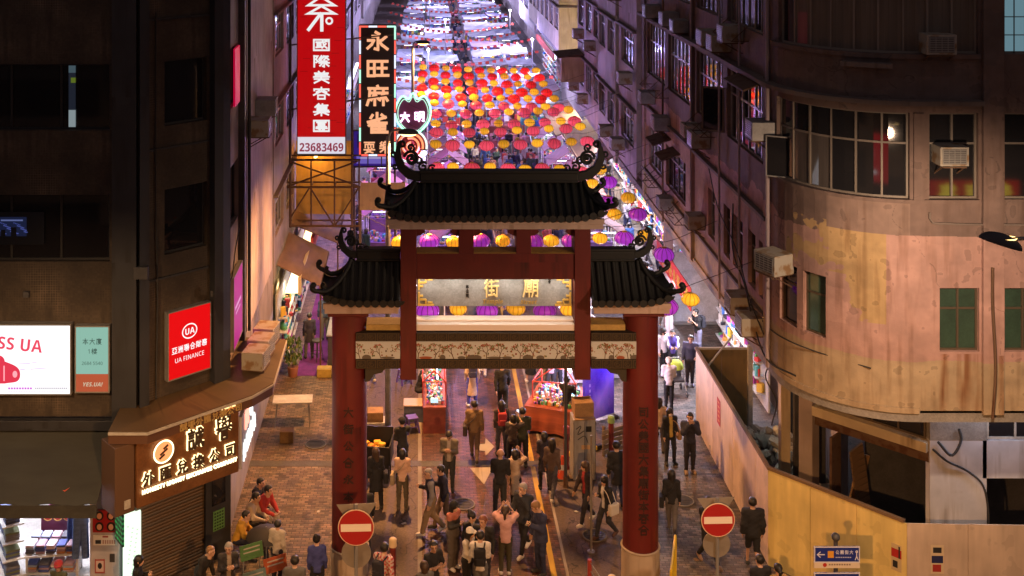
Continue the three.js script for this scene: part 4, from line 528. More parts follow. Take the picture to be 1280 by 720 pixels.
// ---------- dark tiled building on the left ----------
const lp = new Plan([[-18, 29.2], [-6.85, 29.2], [-5.2, 30.75], [-5.05, 31.0], [-5.05, 41.2]]);
{
  const b = thing('tiled_office_building', 'dark mosaic tiled office building with a chamfered corner and wide dark windows', 'building');
  const tX = (x) => x + 18, c0 = 11.15, c1 = lp.s[2], s0 = lp.s[3], tD = (D) => s0 + D - 31.0, E = lp.len;
  const ch = (f) => c0 + (c1 - c0) * f;
  const fl = [[7.97, 9.6], [11.16, 12.78], [14.4, 16]], spans = [[tX(-15), tX(-11.4)], [tX(-11.2), tX(-7.55)], [ch(0.32), ch(0.87)]];
  const sideSp = [[tD(31.5), tD(33.3)]];
  const wl = M.wallL, all = [...spans];
  mesh('wall_band', lp.strip(0, c1, 4.2, 7.97, 0, -0.3), wl, b);
  mesh('wall_band', lp.strip(0, c1, 9.6, 11.16, 0, -0.3), wl, b); mesh('wall_band', lp.strip(0, c1, 12.78, 14.4, 0, -0.3), wl, b); mesh('wall_band', lp.strip(0, c1, 16, 24, 0, -0.3), wl, b);
  mesh('wall_band', lp.strip(s0, E, 2.6, 7.97, 0, -0.3), M.sideL, b); mesh('wall_band', lp.strip(s0, E, 9.6, 11.16, 0, -0.3), M.sideL, b); mesh('wall_band', lp.strip(s0, E, 12.78, 14.4, 0, -0.3), M.sideL, b); mesh('wall_band', lp.strip(s0, E, 16, 24, 0, -0.3), M.sideL, b);
  mesh('wall_band', lp.strip(s0, E, 0, 2.6, 0, -0.3), std([0.42, 0.38, 0.42], 0.7, { map: T.streak }), b);
  const darkFrame = std([0.03, 0.03, 0.03], 0.5, { metalness: 0.3 });
  fl.forEach(([y0, y1], i) => {
    storey(lp, b, wl, 0, c1, y0, y1, spans); storey(lp, b, M.sideL, s0, E, y0, y1, sideSp);
    spans.forEach(([a, c], j) => windowIn(lp, b, a, c, y0, y1, { frame: darkFrame, n: j < 2 ? 3 : 1, transom: 1, off: -0.14, fw: 0.05, pane: () => M.glass }));
    sideSp.forEach(([a, c]) => windowIn(lp, b, a, c, y0, y1, { frame: darkFrame, n: 2, transom: 1, off: -0.1 }));
  });
  { // rooms lit behind two of the front windows
    const room = canvas(512, 256, (c) => { c.fillStyle = '#05070c'; c.fillRect(0, 0, 512, 256); c.fillStyle = '#23305a'; c.fillRect(20, 40, 300, 150); c.fillStyle = '#8f9fe8'; c.fillRect(40, 60, 240, 12); c.fillStyle = '#6a7ae0'; for (let i = 0; i < 40; i++) c.fillRect(30 + (i * 37) % 280, 80 + (i * 23) % 90, 10 + (i % 4) * 6, 8); c.fillStyle = '#080a10'; c.fillRect(150, 120, 60, 80); c.fillRect(40, 140, 50, 60); });
    mesh('lit_window', at(new THREE.PlaneGeometry(1.15, 0.8), -9.75, 8.75, -29.3), screenMat(room, 0.35, { color: 0x060606 }), b);
    const slit = canvas(64, 256, (c) => { c.fillStyle = '#2a3140'; c.fillRect(0, 0, 64, 256); c.fillStyle = '#5d7480'; c.fillRect(0, 0, 64, 30); c.fillStyle = '#7d9430'; c.fillRect(20, 50, 44, 22); c.fillStyle = '#b7c9cf'; c.fillRect(0, 185, 64, 71); });
    mesh('lit_window', at(new THREE.PlaneGeometry(0.17, 1.5), -8.5, 11.97, -29.32), screenMat(slit, 0.45, { color: 0x060606 }), b);
  }
  mesh('column', lp.strip(tX(-7.45), tX(-6.86), 2.6, 24, 0.2, 0.002), M.colL, b); mesh('column', lp.strip(c0, ch(0.08), 2.6, 24, 0.2, 0.002), M.colL, b);
  mesh('column', lp.strip(ch(0.9), s0 - 0.05, 4.2, 24, 0.24, 0.002), M.colL, b);
  mesh('pilaster', lp.strip(tD(34.2), tD(39.9), 4.4, 24, 0.12, 0.002), std([0.52, 0.42, 0.42], 0.8, { map: T.streak }), b); mesh('pilaster', lp.strip(tD(33.35), tD(33.6), 4.4, 24, 0.18, 0.002), M.dgrey, b);
  for (const y of [7.4, 10.6, 13.8]) mesh('ledge', lp.strip(ch(0.1), ch(0.88), y, y + 0.05, 0.05, 0.002), M.colL, b);
  for (const g of [tube([lp.at(ch(0.2), 0.05, 14), lp.at(ch(0.2), 0.05, 9), lp.at(ch(0.22), 0.05, 7.2), lp.at(ch(0.2), 0.05, 4.5)], 0.02), tube([lp.at(ch(0.95), 0.1, 6.85), lp.at(s0 + 0.2, 0.1, 6.8), lp.at(s0 + 1.2, 0.1, 7.4), lp.at(s0 + 2.2, 0.16, 8.4), lp.at(s0 + 2.4, 0.16, 9.6)], 0.016), tube([lp.at(tD(34.1), 0.2, 24), lp.at(tD(34.1), 0.2, 14), lp.at(tD(34.1), 0.2, 9), lp.at(tD(34.1), 0.2, 4.5)], 0.05)]) mesh('conduit', g, M.rubber, b);
  for (const g of [uvm(rbox(0.34, 0.3, 0.16, 0.01, -6.75, 7.75, -29.05)), uvm(rbox(0.14, 0.16, 0.1, 0.01, -7.85, 6.05, -29.12)), uvm(rbox(0.14, 0.14, 0.1, 0.01, -9.55, 7.2, -29.12)), uvm(rbox(0.15, 0.16, 0.12, 0.01, -5.25, 6.75, -30.55))]) mesh('junction_box', g, M.dgrey, b);
  // inside of the building: a dark core so that nothing shows through
  mesh('core', uvm(box(11, 18, 6, -12, 14.5, -33.4)), M.black, b);
  mesh('floor_slab', uvm(box(11.5, 0.2, 8, -12.2, 2.95, -33.3)), M.offwhite, b);
}
function lightbox(name, label, w, h, d, pos, turn, map, k, o = {}) { // cabinet with a glowing printed face
  const s = thing(name, label, o.cat ?? 'sign', pos, turn, o.group);
  mesh('cabinet', [box(w + 0.06, 0.03, d, 0, h / 2 + 0.015, -d / 2), box(w + 0.06, 0.03, d, 0, -h / 2 - 0.015, -d / 2), box(0.03, h, d, -w / 2 - 0.015, 0, -d / 2), box(0.03, h, d, w / 2 + 0.015, 0, -d / 2), box(w, h, 0.02, 0, 0, -d + 0.01)], o.frame ?? M.alu, s);
  mesh('glowing_face', new THREE.PlaneGeometry(w, h).translate(0, 0, -0.01), screenMat(map, k), s);
  if (o.light) { const l = new THREE.RectAreaLight(o.light, o.li, w, h); l.position.set(0, 0, 0.02); l.rotation.y = Math.PI; l.name = 'sign_light'; s.add(l); }
  return s;
}
{
  const gS = 'lit advertising boxes on the tiled building';
  lightbox('billboard', 'white lit billboard with red slanted lettering on the dark tiled wall', 4.2, 1.65, 0.22, [-10.55, 5.67, -28.96], 0, canvas(1024, 400, (c) => {
    c.fillStyle = '#fdfdff'; c.fillRect(0, 0, 1024, 400); c.fillStyle = '#d8455a'; c.save(); c.translate(720, 120); c.rotate(0.1); c.font = 'bold 100px sans-serif'; c.textAlign = 'center'; c.fillText('KISSS UA', -70, 26); c.restore();
    c.fillStyle = '#cf3348'; c.beginPath(); c.moveTo(470, 400 - 70); c.bezierCurveTo(560, 120, 640, 170, 640, 210); c.bezierCurveTo(690, 230, 740, 240, 730, 300); c.bezierCurveTo(720, 340, 690, 330, 640, 340); c.lineTo(470, 340); c.fill(); c.fillStyle = '#f0a0a8'; c.beginPath(); c.ellipse(700, 285, 14, 20, 0, 0, 7); c.fill(); c.fillRect(632, 235, 8, 90);
    c.strokeStyle = '#c9b6d8'; c.lineWidth = 5; c.beginPath(); c.moveTo(720, 225); c.lineTo(790, 222); c.moveTo(800, 218); c.lineTo(830, 218); c.moveTo(730, 258); c.lineTo(760, 256); c.moveTo(790, 256); c.lineTo(890, 248); c.stroke();
    c.fillStyle = '#c06ac8'; for (let i = 0; i < 9; i++) c.fillRect(660 + i * 16, 362, 12, 12); c.fillStyle = '#b8b4bc'; for (let i = 0; i < 16; i++) c.fillRect(818 + i * 12, 362, 9, 12); c.fillStyle = '#d8c8dc'; for (let i = 0; i < 22; i++) c.fillRect(660 + i * 15, 382, 11, 6);
  }), 1.25, { group: gS, light: 0xf4f2ff, li: 1.1 });
  lightbox('directory_sign', 'pale green lit sign with an orange foot beside the white billboard', 0.78, 1.56, 0.18, [-7.92, 5.67, -28.98], 0, canvas(256, 512, (c) => {
    c.fillStyle = '#a9e3d0'; c.fillRect(0, 0, 256, 372); c.fillStyle = '#dd6a45'; c.fillRect(0, 372, 256, 140); [...'本大廈'].forEach((s, i) => ink(c, s, 52 + i * 54, 90, 44, 48, 5, '#56786c')); c.fillStyle = '#56786c'; c.font = '48px sans-serif'; c.textAlign = 'center'; c.fillText('1', 104, 210); ink(c, '樓', 122, 170, 44, 44, 5, '#56786c'); c.font = '36px sans-serif'; c.fillText('2684 5540', 128, 300); c.fillStyle = '#f6e8c8'; c.font = 'italic bold 44px sans-serif'; c.fillText('YES.UA!', 128, 470);
  }), 0.62, { group: gS });
  const q = lp.at(11.15 + (lp.s[2] - 11.15) * 0.595, 0.17, 5.73);
  lightbox('finance_sign', 'square red lit sign with white lettering on the chamfered tiled corner', 1.2, 1.64, 0.16, q, lp.turn(11.6), canvas(512, 700, (c) => {
    c.fillStyle = '#e8060e'; c.fillRect(0, 0, 512, 700); c.strokeStyle = '#fff'; c.lineWidth = 14; c.beginPath(); c.ellipse(256, 240, 88, 74, 0, 0, 7); c.stroke(); c.fillStyle = '#fff'; c.font = 'bold 92px sans-serif'; c.textAlign = 'center'; c.fillText('UA', 256, 274); [...'亞洲聯合財務'].forEach((s, i) => ink(c, s, 40 + i * 74, 372, 62, 70, 9, '#fff')); c.font = '66px sans-serif'; c.fillText('UA FINANCE', 256, 540, 430);
  }), 1.0, { group: gS, light: 0xff1a10, li: 0.4 });
  lightbox('magenta_sign', 'magenta lit sign on the street side of the tiled building', 1.5, 1.9, 0.12, [-4.9, 5.8, -32.4], Math.PI / 2, canvas(128, 160, (c) => { c.fillStyle = '#c3208c'; c.fillRect(0, 0, 128, 160); c.fillStyle = '#f0b8e0'; c.fillRect(20, 70, 88, 8); c.fillRect(30, 86, 68, 5); }), 0.8, { group: gS, light: 0xff30a8, li: 1.2 });
  const rw = solo('red_reflection_strip', box(0.05, 1.55, 0.85, -4.98, 11.97, -32.6), glow([0.8, 0.0, 0.06], 0.55), 'red glowing strip put in as a reflection in a side window of the tiled building', 'sign');  // the red reflection in the window pane, put in as a glowing strip
}
// ---------- shops at street level ----------
const folds = (w, d, n, yTop, x, z, cols) => { const l = []; for (let i = 0; i < n; i++) for (let k = 0; k < 4; k++) l.push(paint(rbox(w / n * 0.86, 0.05, d * rr(0.8, 0.95), 0.02, x - w / 2 + (i + 0.5) * w / n, yTop + 0.03 + k * 0.052, z, rr(-0.06, 0.06)), lin(...pick(cols)))); return l; };
{
  const sh = thing('clothes_shop', 'brightly lit clothes shop front with white walls under a dark green awning', 'shop', [-11, 0, -29.5]);
  mesh('wall', [uvm(box(8, 2.8, 0.1, 0, 1.4, -3.4)), uvm(box(0.1, 2.8, 3.4, 3.05, 1.4, -1.75))], M.white, sh); mesh('floor', uvm(box(8, 0.04, 3.6, -0.5, 0.02, -1.6)), std([0.6, 0.58, 0.56], 0.35, { map: T.grain }), sh);
  mesh('pier', uvm(rbox(0.72, 2.7, 0.5, 0.02, 3.35, 1.35, 0.15)), std([0.55, 0.5, 0.52], 0.7, { map: T.streak }), sh);
  mesh('fascia', uvm(box(7, 0.5, 0.12, -0.1, 2.62, 0.42)), std([0.62, 0.58, 0.66], 0.5, { map: T.grain }), sh);
  for (let i = 0; i < 3; i++) { const x = -1 + i * 1.5; mesh('ceiling_light', box(1.2, 0.04, 0.5, x, 2.74, -0.9), glow([1, 0.97, 1], 3), sh); areaLight(0xf6f2ff, 70, 1.2, 0.5, V(-11 + x, 2.7, -30.4), V(-11 + x, 0, -30.3)); }
  mesh('awning_light', box(2.4, 0.05, 0.06, 0.3, 2.34, 0.56), glow([1, 0.25, 0.2], 1.2), sh);
  const cw = [[0.05, 0.07, 0.25], [0.4, 0.18, 0.07], [0.6, 0.58, 0.55], [0.3, 0.2, 0.25], [0.06, 0.06, 0.08], [0.25, 0.3, 0.4], [0.5, 0.4, 0.45]];
  const ta = thing('display_table', 'white display table with stacked folded clothes in the clothes shop', 'table', [-9.05, 0, -29.7], 0.12); mesh('tabletop', uvm(rbox(1.35, 0.05, 0.8, 0.01, 0, 0.74, 0)), M.white, ta); for (const [x, z] of [[-0.6, -0.3], [0.6, -0.3], [-0.6, 0.3], [0.6, 0.3]]) mesh('leg', box(0.05, 0.72, 0.05, x, 0.36, z), M.white, ta); mesh('shelf', uvm(box(1.3, 0.04, 0.7, 0, 0.3, 0)), M.white, ta);
  solo('folded_clothes', join([...folds(1.25, 0.38, 5, 0.76, -9.05, -29.52, cw), ...folds(1.25, 0.36, 5, 0.76, -9.05, -29.93, cw), ...folds(1.2, 0.4, 4, 0.33, -9.05, -29.5, cw)]), VC, 'stacks of folded shirts on the white display table', 'clothes', null, 'stuff');
  const rk = thing('wall_shelf', 'white slanted shelf rack of folded dark jeans along the shop side', 'shelf', [-10.25, 0, -29.8], 0.5); const gl = []; for (let k = 0; k < 4; k++) { mesh('shelf_board', uvm(box(0.5, 0.03, 1.7, 0, 0.35 + k * 0.42, 0)), M.white, rk); for (let i = 0; i < 4; i++) gl.push(...folds(0.4, 0.38, 1, 0.35 + k * 0.42, 0, -0.6 + i * 0.4, [[0.03, 0.04, 0.1], [0.05, 0.07, 0.16], [0.1, 0.12, 0.06], [0.12, 0.12, 0.14]])); } for (const z of [-0.86]) mesh('shelf_side', box(0.5, 2, 0.03, 0, 1, z), M.white, rk); mesh('folded_jeans', join(gl), VC, rk).userData.kind = 'stuff';
  // hanging jeans: two legs from a waist
  const jg = (x, z, s, label, col) => { const o = thing('hanging_jeans', label, 'jeans', [x, 0, z], 0.1, 'jeans hung in the shop'); mesh('denim', [at(new THREE.CylinderGeometry(0.17, 0.2, 0.24, 14, 1).scale(1, 1, 0.4), 0, 1.66, 0), at(new THREE.CylinderGeometry(0.105, 0.09, 0.9, 12).scale(1, 1, 0.5), -0.1, 1.12, 0, 0, 0, -0.05), at(new THREE.CylinderGeometry(0.105, 0.09, 0.9, 12).scale(1, 1, 0.5), 0.1, 1.12, 0, 0, 0, 0.05)], std(col, 0.85, { map: again(T.tarp, 2, 2) }), o); mesh('waistband', at(new THREE.TorusGeometry(0.165, 0.022, 6, 18).rotateX(Math.PI / 2).scale(1, 1, 0.45), 0, 1.78, 0), std(col, 0.8), o); mesh('hanger', [bar(V(-0.18, 1.81, 0), V(0.18, 1.81, 0), 0.008), bar(V(0, 1.81, 0), V(0, 2.7, 0), 0.006)], M.alu, o); };
  jg(-8.3, -29.35, 1, 'faded blue jeans hanging at the front of the clothes shop', [0.12, 0.2, 0.42]); jg(-8.55, -29.75, 1, 'dark blue jeans hanging behind the faded pair', [0.05, 0.08, 0.2]);
  // red and gold cut-out board
  const cb = thing('cutout_board', 'red and purple cut-out display board with three ringed circles', 'display board', [-9.15, 0, -30.35]); mesh('board', ext([[-0.42, 0.8], [0.42, 0.8], [0.42, 1.25], [0.34, 1.27], [0.32, 1.42], [0.16, 1.5], [0, 1.55], [-0.16, 1.5], [-0.32, 1.42], [-0.34, 1.27], [-0.42, 1.25]], 0.03, 0.004), std([0.13, 0.02, 0.07], 0.5), cb); for (const x of [-0.25, 0, 0.25]) { mesh('circle', at(new THREE.CircleGeometry(0.11, 20), x, 1.2, 0.04), std([0.45, 0.02, 0.03], 0.5), cb); mesh('ring', at(new THREE.TorusGeometry(0.115, 0.01, 6, 20), x, 1.2, 0.042), M.goldPaint, cb); } mesh('stand', box(0.06, 0.8, 0.06, 0, 0.4, -0.03), M.dgrey, cb);
  const po = (n, label, x, y, w, h, f) => { const o = solo(n, box(w, h, 0.01, x, y, -29.085), std([0.85, 0.85, 0.85], 0.4, { map: canvas(128, 128, f) }), label, 'poster', 'posters on the shop pier'); return o; };
  po('poster', 'red poster of four portrait ovals on the shop pier', -7.63, 1.72, 0.6, 0.56, (c) => { c.fillStyle = '#a3150f'; c.fillRect(0, 0, 128, 128); for (let i = 0; i < 4; i++) { c.fillStyle = '#1c0f0c'; c.beginPath(); c.ellipse(34 + (i % 2) * 60, 36 + (i >> 1) * 60, 22, 26, 0, 0, 7); c.fill(); c.fillStyle = '#d99a78'; c.beginPath(); c.ellipse(34 + (i % 2) * 60, 38 + (i >> 1) * 60, 13, 17, 0, 0, 7); c.fill(); } });
  po('poster', 'white poster with small print below the red portrait poster', -7.63, 1.25, 0.58, 0.24, (c) => { c.fillStyle = '#e4dcd4'; c.fillRect(0, 0, 128, 128); c.fillStyle = '#a03028'; c.fillRect(50, 8, 30, 20); c.fillStyle = '#333'; c.fillRect(12, 60, 30, 50); c.fillStyle = '#b08880'; for (let i = 0; i < 6; i++) c.fillRect(50 + i * 12, 60, 8, 50); });
  po('poster', 'small framed photo low on the shop pier', -7.76, 0.62, 0.24, 0.34, (c) => { c.fillStyle = '#a04a44'; c.fillRect(0, 0, 128, 128); c.fillStyle = '#c8b0a8'; c.fillRect(14, 14, 100, 100); c.fillStyle = '#221c1a'; c.beginPath(); c.arc(64, 60, 28, 0, 7); c.fill(); });
  po('notice', 'small dark notice on the shop pier', -7.46, 0.82, 0.12, 0.2, (c) => { c.fillStyle = '#3a3634'; c.fillRect(0, 0, 128, 128); });
  const lb = solo('lit_panel', box(0.42, 1.9, 0.1, -6.95, 1.05, -28.95, 0.35), screenMat(canvas(64, 256, (c) => { c.fillStyle = '#e8ffe4'; c.fillRect(0, 0, 64, 256); c.fillStyle = '#b9d8b4'; for (let i = 0; i < 26; i++) c.fillRect(14 + (i * 17) % 36, 40 + i * 7, 6, 4); }), 1.3), 'upright glowing greenish white panel at the exchange shop door', 'light box');
  areaLight(0xe8ffe4, 1.6, 0.4, 1.8, V(-6.9, 1.05, -28.85), V(-6.5, 1.0, -27.8));
  solo('rate_board', box(0.05, 0.75, 0.5, -7.2, 1.75, -28.75, 0.6), screenMat(canvas(64, 64, (c) => { c.fillStyle = '#0b1c0d'; c.fillRect(0, 0, 64, 64); c.fillStyle = '#35c46a'; for (let i = 0; i < 30; i++) c.fillRect((i * 13) % 60, 4 + Math.floor(i / 5) * 10, 8, 5); }), 0.6), 'small green digit board between the shops', 'sign');
}
{ // dark green awning
  const a = thing('fabric_awning', 'dark green fabric awning with a straight valance over the clothes shop', 'awning');
  const A = (u, v) => V(lerp(lerp(-14, -7.36, u), lerp(-14, -7.52, u), v), lerp(3.95, 2.72, v) + 0.03 * Math.sin(u * 40) * v, lerp(-29.15, -27.9, v));
  mesh('canvas', sheet(40, 6, A, 0.02), std([0.045, 0.048, 0.04], 0.85, { map: T.tarp }), a); mesh('valance', uvm(box(6.5, 0.3, 0.02, -10.77, 2.56, -27.89)), std([0.055, 0.055, 0.045], 0.85, { map: T.tarp }), a);
  mesh('tick_mark', at(ext([[0, 0], [0.05, -0.03], [0.16, 0.06], [0.05, 0]], 0.006), -8.35, 2.98, -28.05), std([0.6, 0.1, 0.05], 0.7), a); mesh('frame_bar', bar(V(-8.4, 2.55, -27.95), V(-7.5, 2.55, -27.95), 0.025), M.dgrey, a);
  mesh('top_box', uvm(rbox(6.6, 0.25, 0.2, 0.02, -10.7, 4.06, -29.08)), M.colL, a);
}
{ // money exchange: canopy, fascia box with raised backlit letters, shutter
  const s = thing('exchange_sign', 'bronze fascia sign with glowing raised lettering on the chamfered corner shop', 'sign', [-5.55, 0, -28.9], 0.709);
  const bz = std([0.27, 0.115, 0.04], 0.45, { map: T.grain, metalness: 0.25 });
  mesh('fascia_box', uvm(rbox(2.78, 1.72, 0.9, 0.015, 0, 3.42, -0.46)), bz, s);
  mesh('side_box', uvm(rbox(0.5, 1.6, 0.7, 0.015, -1.66, 3.3, -0.42)), std([0.1, 0.055, 0.03], 0.5), s);
  const lt = glow([1, 0.86, 0.5], 3.2), dk = std([0.05, 0.03, 0.015], 0.5), halo = glow([1, 0.72, 0.34], 3.2);
  const letter = (c, w, h, lw, x, y) => { const m = mesh('raised_letter', glyph(c, w, h, lw, 0.03, x, y, 0.05), dk, s); mesh('backlight', glyph(c, w * 1.04, h * 1.04, lw * 1.55, 0.008, x, y, 0.012), halo, m); };
  letter('誠', 0.42, 0.5, 0.05, 0.13, 3.78); letter('譽', 0.44, 0.56, 0.045, 0.92, 3.82);
  [...'外匯兌換公司'].forEach((c, i) => letter(c, 0.29, 0.3, 0.036, -1.12 + i * 0.445, 3.21));
  mesh('raised_letter', word('HONESTY MONEY EXCHANGE COMPANY', 0.098, 0.03).scale(1.0, 1, 1).translate(0.02, 2.92, 0.02), lt, s);
  const lg = mesh('round_emblem', at(new THREE.CylinderGeometry(0.25, 0.25, 0.04, 32).rotateX(Math.PI / 2), -0.72, 3.72, 0.03), glow([1, 0.3, 0.1], 1.5), s);
  mesh('emblem_ring', at(new THREE.TorusGeometry(0.255, 0.018, 6, 32), -0.72, 3.72, 0.05), lt, lg); for (const [y, w] of [[0.1, 0.14], [0, 0.22], [-0.1, 0.16]]) mesh('emblem_bar', box(w, 0.045, 0.02, -0.72 + y * 0.5, 3.72 + y, 0.06, 0, 0, 0.5), dk, lg);
  areaLight(0xffb050, 2.2, 2.2, 0.9, V(-5.55, 3.4, -28.9).add(V(0.13, 0, 0.16)), V(-5.55, 3.2, -28.9).add(V(2, -0.6, 2.4)));
  mesh('strip_lamp', box(2.4, 0.03, 0.03, 0, 4.31, 0.13), glow([1, 0.7, 0.3], 2), s); { const l = new THREE.RectAreaLight(0xffb058, 16, 2.4, 0.05); l.position.set(0, 4.285, 0.13); l.rotation.x = -Math.PI / 2 + 0.25; l.name = 'sign_light'; s.add(l); }  // strip lamp added under the canopy to brighten the sign face
  mesh('paper_notice', box(0.16, 0.2, 0.01, -1.6, 2.72, -0.06), M.offwhite, s);
  const sd = thing('side_letter_sign', 'white glowing letter strip along the street side of the exchange shop', 'sign', [-4.42, 3.3, -31.0], Math.PI / 2); mesh('panel', box(2.3, 1.3, 0.08, 0, -0.05, -0.05), std([0.3, 0.28, 0.3], 0.5), sd); [...'外匯兌換'].forEach((c, i) => mesh('glowing_letter', glyph(c, 0.4, 0.42, 0.06, 0.03, -0.84 + i * 0.54, -0.35, 0), glow([0.95, 1, 0.95], 1.4), sd)); ['誠', '譽'].forEach((c, i) => mesh('glowing_letter', glyph(c, 0.5, 0.45, 0.06, 0.03, -0.5 + i * 0.8, 0.3, 0), glow(i ? [0.95, 1, 0.95] : [1, 0.35, 0.25], 2), sd)); areaLight(0xf2fff2, 0.8, 2, 1, V(-4.3, 3.3, -31), V(0, 2, -31));
  // canopy with cut-out letters on the valance
  const c = thing('shop_canopy', 'weathered bronze canopy with a lettered valance over the exchange shop corner', 'canopy');
  const cp = new Plan([[-7.35, 29.2], [-6.85, 29.2], [-5.2, 30.75], [-5.05, 31.0], [-5.05, 33.6]]);
  mesh('canopy_sheet', cp.strip(0.1, cp.len, 4.44, 4.5, 1.3, 0.02, 0.08), std([0.13, 0.08, 0.035], 0.6, { map: T.streak }), c); mesh('valance', cp.strip(0.1, cp.len, 4.12, 4.37, 1.29, 1.26), std([0.09, 0.04, 0.02], 0.7), c); mesh('canopy_edge', cp.strip(0.1, cp.len, 4.34, 4.4, 1.33, 1.295), M.offwhite, c);
  const vm = std([0.4, 0.28, 0.1], 0.6); [...'誠譽外匯兌換公司'].forEach((ch, i) => { const t = 0.95 + i * 0.225, q = cp.at(t, 1.295, 4.23); mesh('valance_letter', glyph(ch, 0.2, 0.19, 0.024, 0.008).rotateY(cp.turn(t)).translate(q.x, q.y, q.z), vm, c); });
  const rs = thing('roller_shutter', 'closed brown roller shutter under the bronze exchange sign', 'shutter', [-6.15, 0, -29.75], 0.755); for (let i = 0; i < 33; i++) mesh('slat', at(new THREE.CylinderGeometry(0.045, 0.045, 1.95, 6, 1, false).scale(1, 1, 0.5), 0, 0.05 + i * 0.08, 0, 0, 0, Math.PI / 2), i % 3 ? std([0.13, 0.085, 0.05], 0.55, { metalness: 0.4 }) : M.bronze, rs); for (const x of [-1, 1]) mesh('guide', box(0.08, 2.7, 0.12, x, 1.35, 0), M.bronze, rs);
  const dr = thing('shop_door', 'dark doorway panel with a green notice beside the shutter', 'door', [-5.15, 0, -30.55], 0.755); mesh('door_leaf', uvm(rbox(0.75, 2.6, 0.08, 0.01, 0, 1.3, 0)), M.colL, dr); mesh('door_glass', box(0.4, 0.8, 0.02, 0, 1.8, 0.045), M.glass, dr); mesh('notice', box(0.34, 0.5, 0.012, 0, 1.0, 0.05), std([0.16, 0.3, 0.14], 0.6, { map: canvas(64, 64, (q) => { q.fillStyle = '#cfe8c0'; q.fillRect(0, 0, 64, 64); q.fillStyle = '#2c5a34'; for (let i = 0; i < 24; i++) q.fillRect(6 + (i % 4) * 14, 6 + Math.floor(i / 4) * 10, 10, 5); }) }), dr);
  for (let i = 0; i < 3; i++) aircon([-4.6 + i * 0.03, 4.5 + i * 0.001, -31.6 - i * 0.85], Math.PI / 2 * 0.9, ['rusty outdoor cooling unit at the near end of the bronze canopy', 'rusty outdoor cooling unit in the middle of the bronze canopy', 'rusty outdoor cooling unit at the far end of the bronze canopy'][i], 'cooling units on the canopy', 1.05);
  for (const y of [9.95]) { aircon([-4.93, y, -34.6], Math.PI / 2, 'cooling unit on a bracket high on the street side of the tiled building', null, 1.1); aircon([-4.93, y + 0.3, -36.2], Math.PI / 2, 'second cooling unit beside the pilaster of the tiled building', null, 1.1, true); }
}
// ---------- the other houses of the street ----------
function rowHouse(label, o) { // a flat-fronted tenement: bands, ribbons of windows, hoods; X of its face, from D0 (near) to D1 (far), side -1 faces left, +1 faces right
  const pl = o.side < 0 ? new Plan([[o.X, o.D1], [o.X, o.D0], ...(o.front ? [[o.X + o.front, o.D0]] : [])]) : new Plan([...(o.front ? [[o.X - o.front, o.D0]] : []), [o.X, o.D0], [o.X, o.D1]]);
  const b = thing('tenement_house', label, 'building', [0, 0, 0], 0, o.group), L = pl.len, base = o.base ?? 5.4, top = o.top ?? 20, m = o.mat;
  const len = o.D1 - o.D0, off = o.side < 0 ? 0 : (o.front ?? 0), sp = [];
  const n = Math.max(1, Math.round(len / (o.bay ?? 3.2))); for (let i = 0; i < n; i++) { const a = off + len * (i + 0.14) / n, c = off + len * (i + 0.86) / n; sp.push([a, c]); }
  if (o.front) { const a = o.side < 0 ? len : 0; sp.push([a + o.front * 0.3, a + o.front * 0.82]); }
  let y = base; const floors = []; while (y < top - 2.8) { mesh('wall_band', pl.strip(0, L, y, y + 1.25, 0, -0.3), m, b); storey(pl, b, m, 0, L, y + 1.25, y + 2.75, sp); floors.push([y + 1.25, y + 2.75]); mesh('ledge', pl.strip(0, L, y + 2.78, y + 2.86, 0.16, 0.002), M.ledgeD, b); y += 2.75; if (y < top) mesh('wall_band', pl.strip(0, L, y, y + 0.4, 0, -0.3), m, b); y += 0.4; }
  mesh('wall_band', pl.strip(0, L, y, top + 2, 0, -0.3), m, b);
  for (const [a, c] of floors) for (const [s, e] of sp) windowIn(pl, b, s, e, a, c, { n: Math.max(2, Math.round((e - s) / 0.75)), transom: 0.66, frame: o.frame ?? M.alu, fw: 0.05 });
  if (o.under !== false) { mesh('ground_wall', uvm(box(0.3, base, len, o.X - o.side * (o.recess ?? 2.8), base / 2, -(o.D0 + o.D1) / 2)), o.low ?? M.plaster, b); const sl = uvm(box(o.recess ?? 2.8, 0.2, len, o.X - o.side * (o.recess ?? 2.8) / 2, base - 0.1, -(o.D0 + o.D1) / 2)); mesh('floor_slab', sl, M.concrete, b); }
  else mesh('ground_wall', pl.strip(0, L, 0, base, 0, -0.3), o.low ?? M.plaster, b);
  return [b, pl];
}
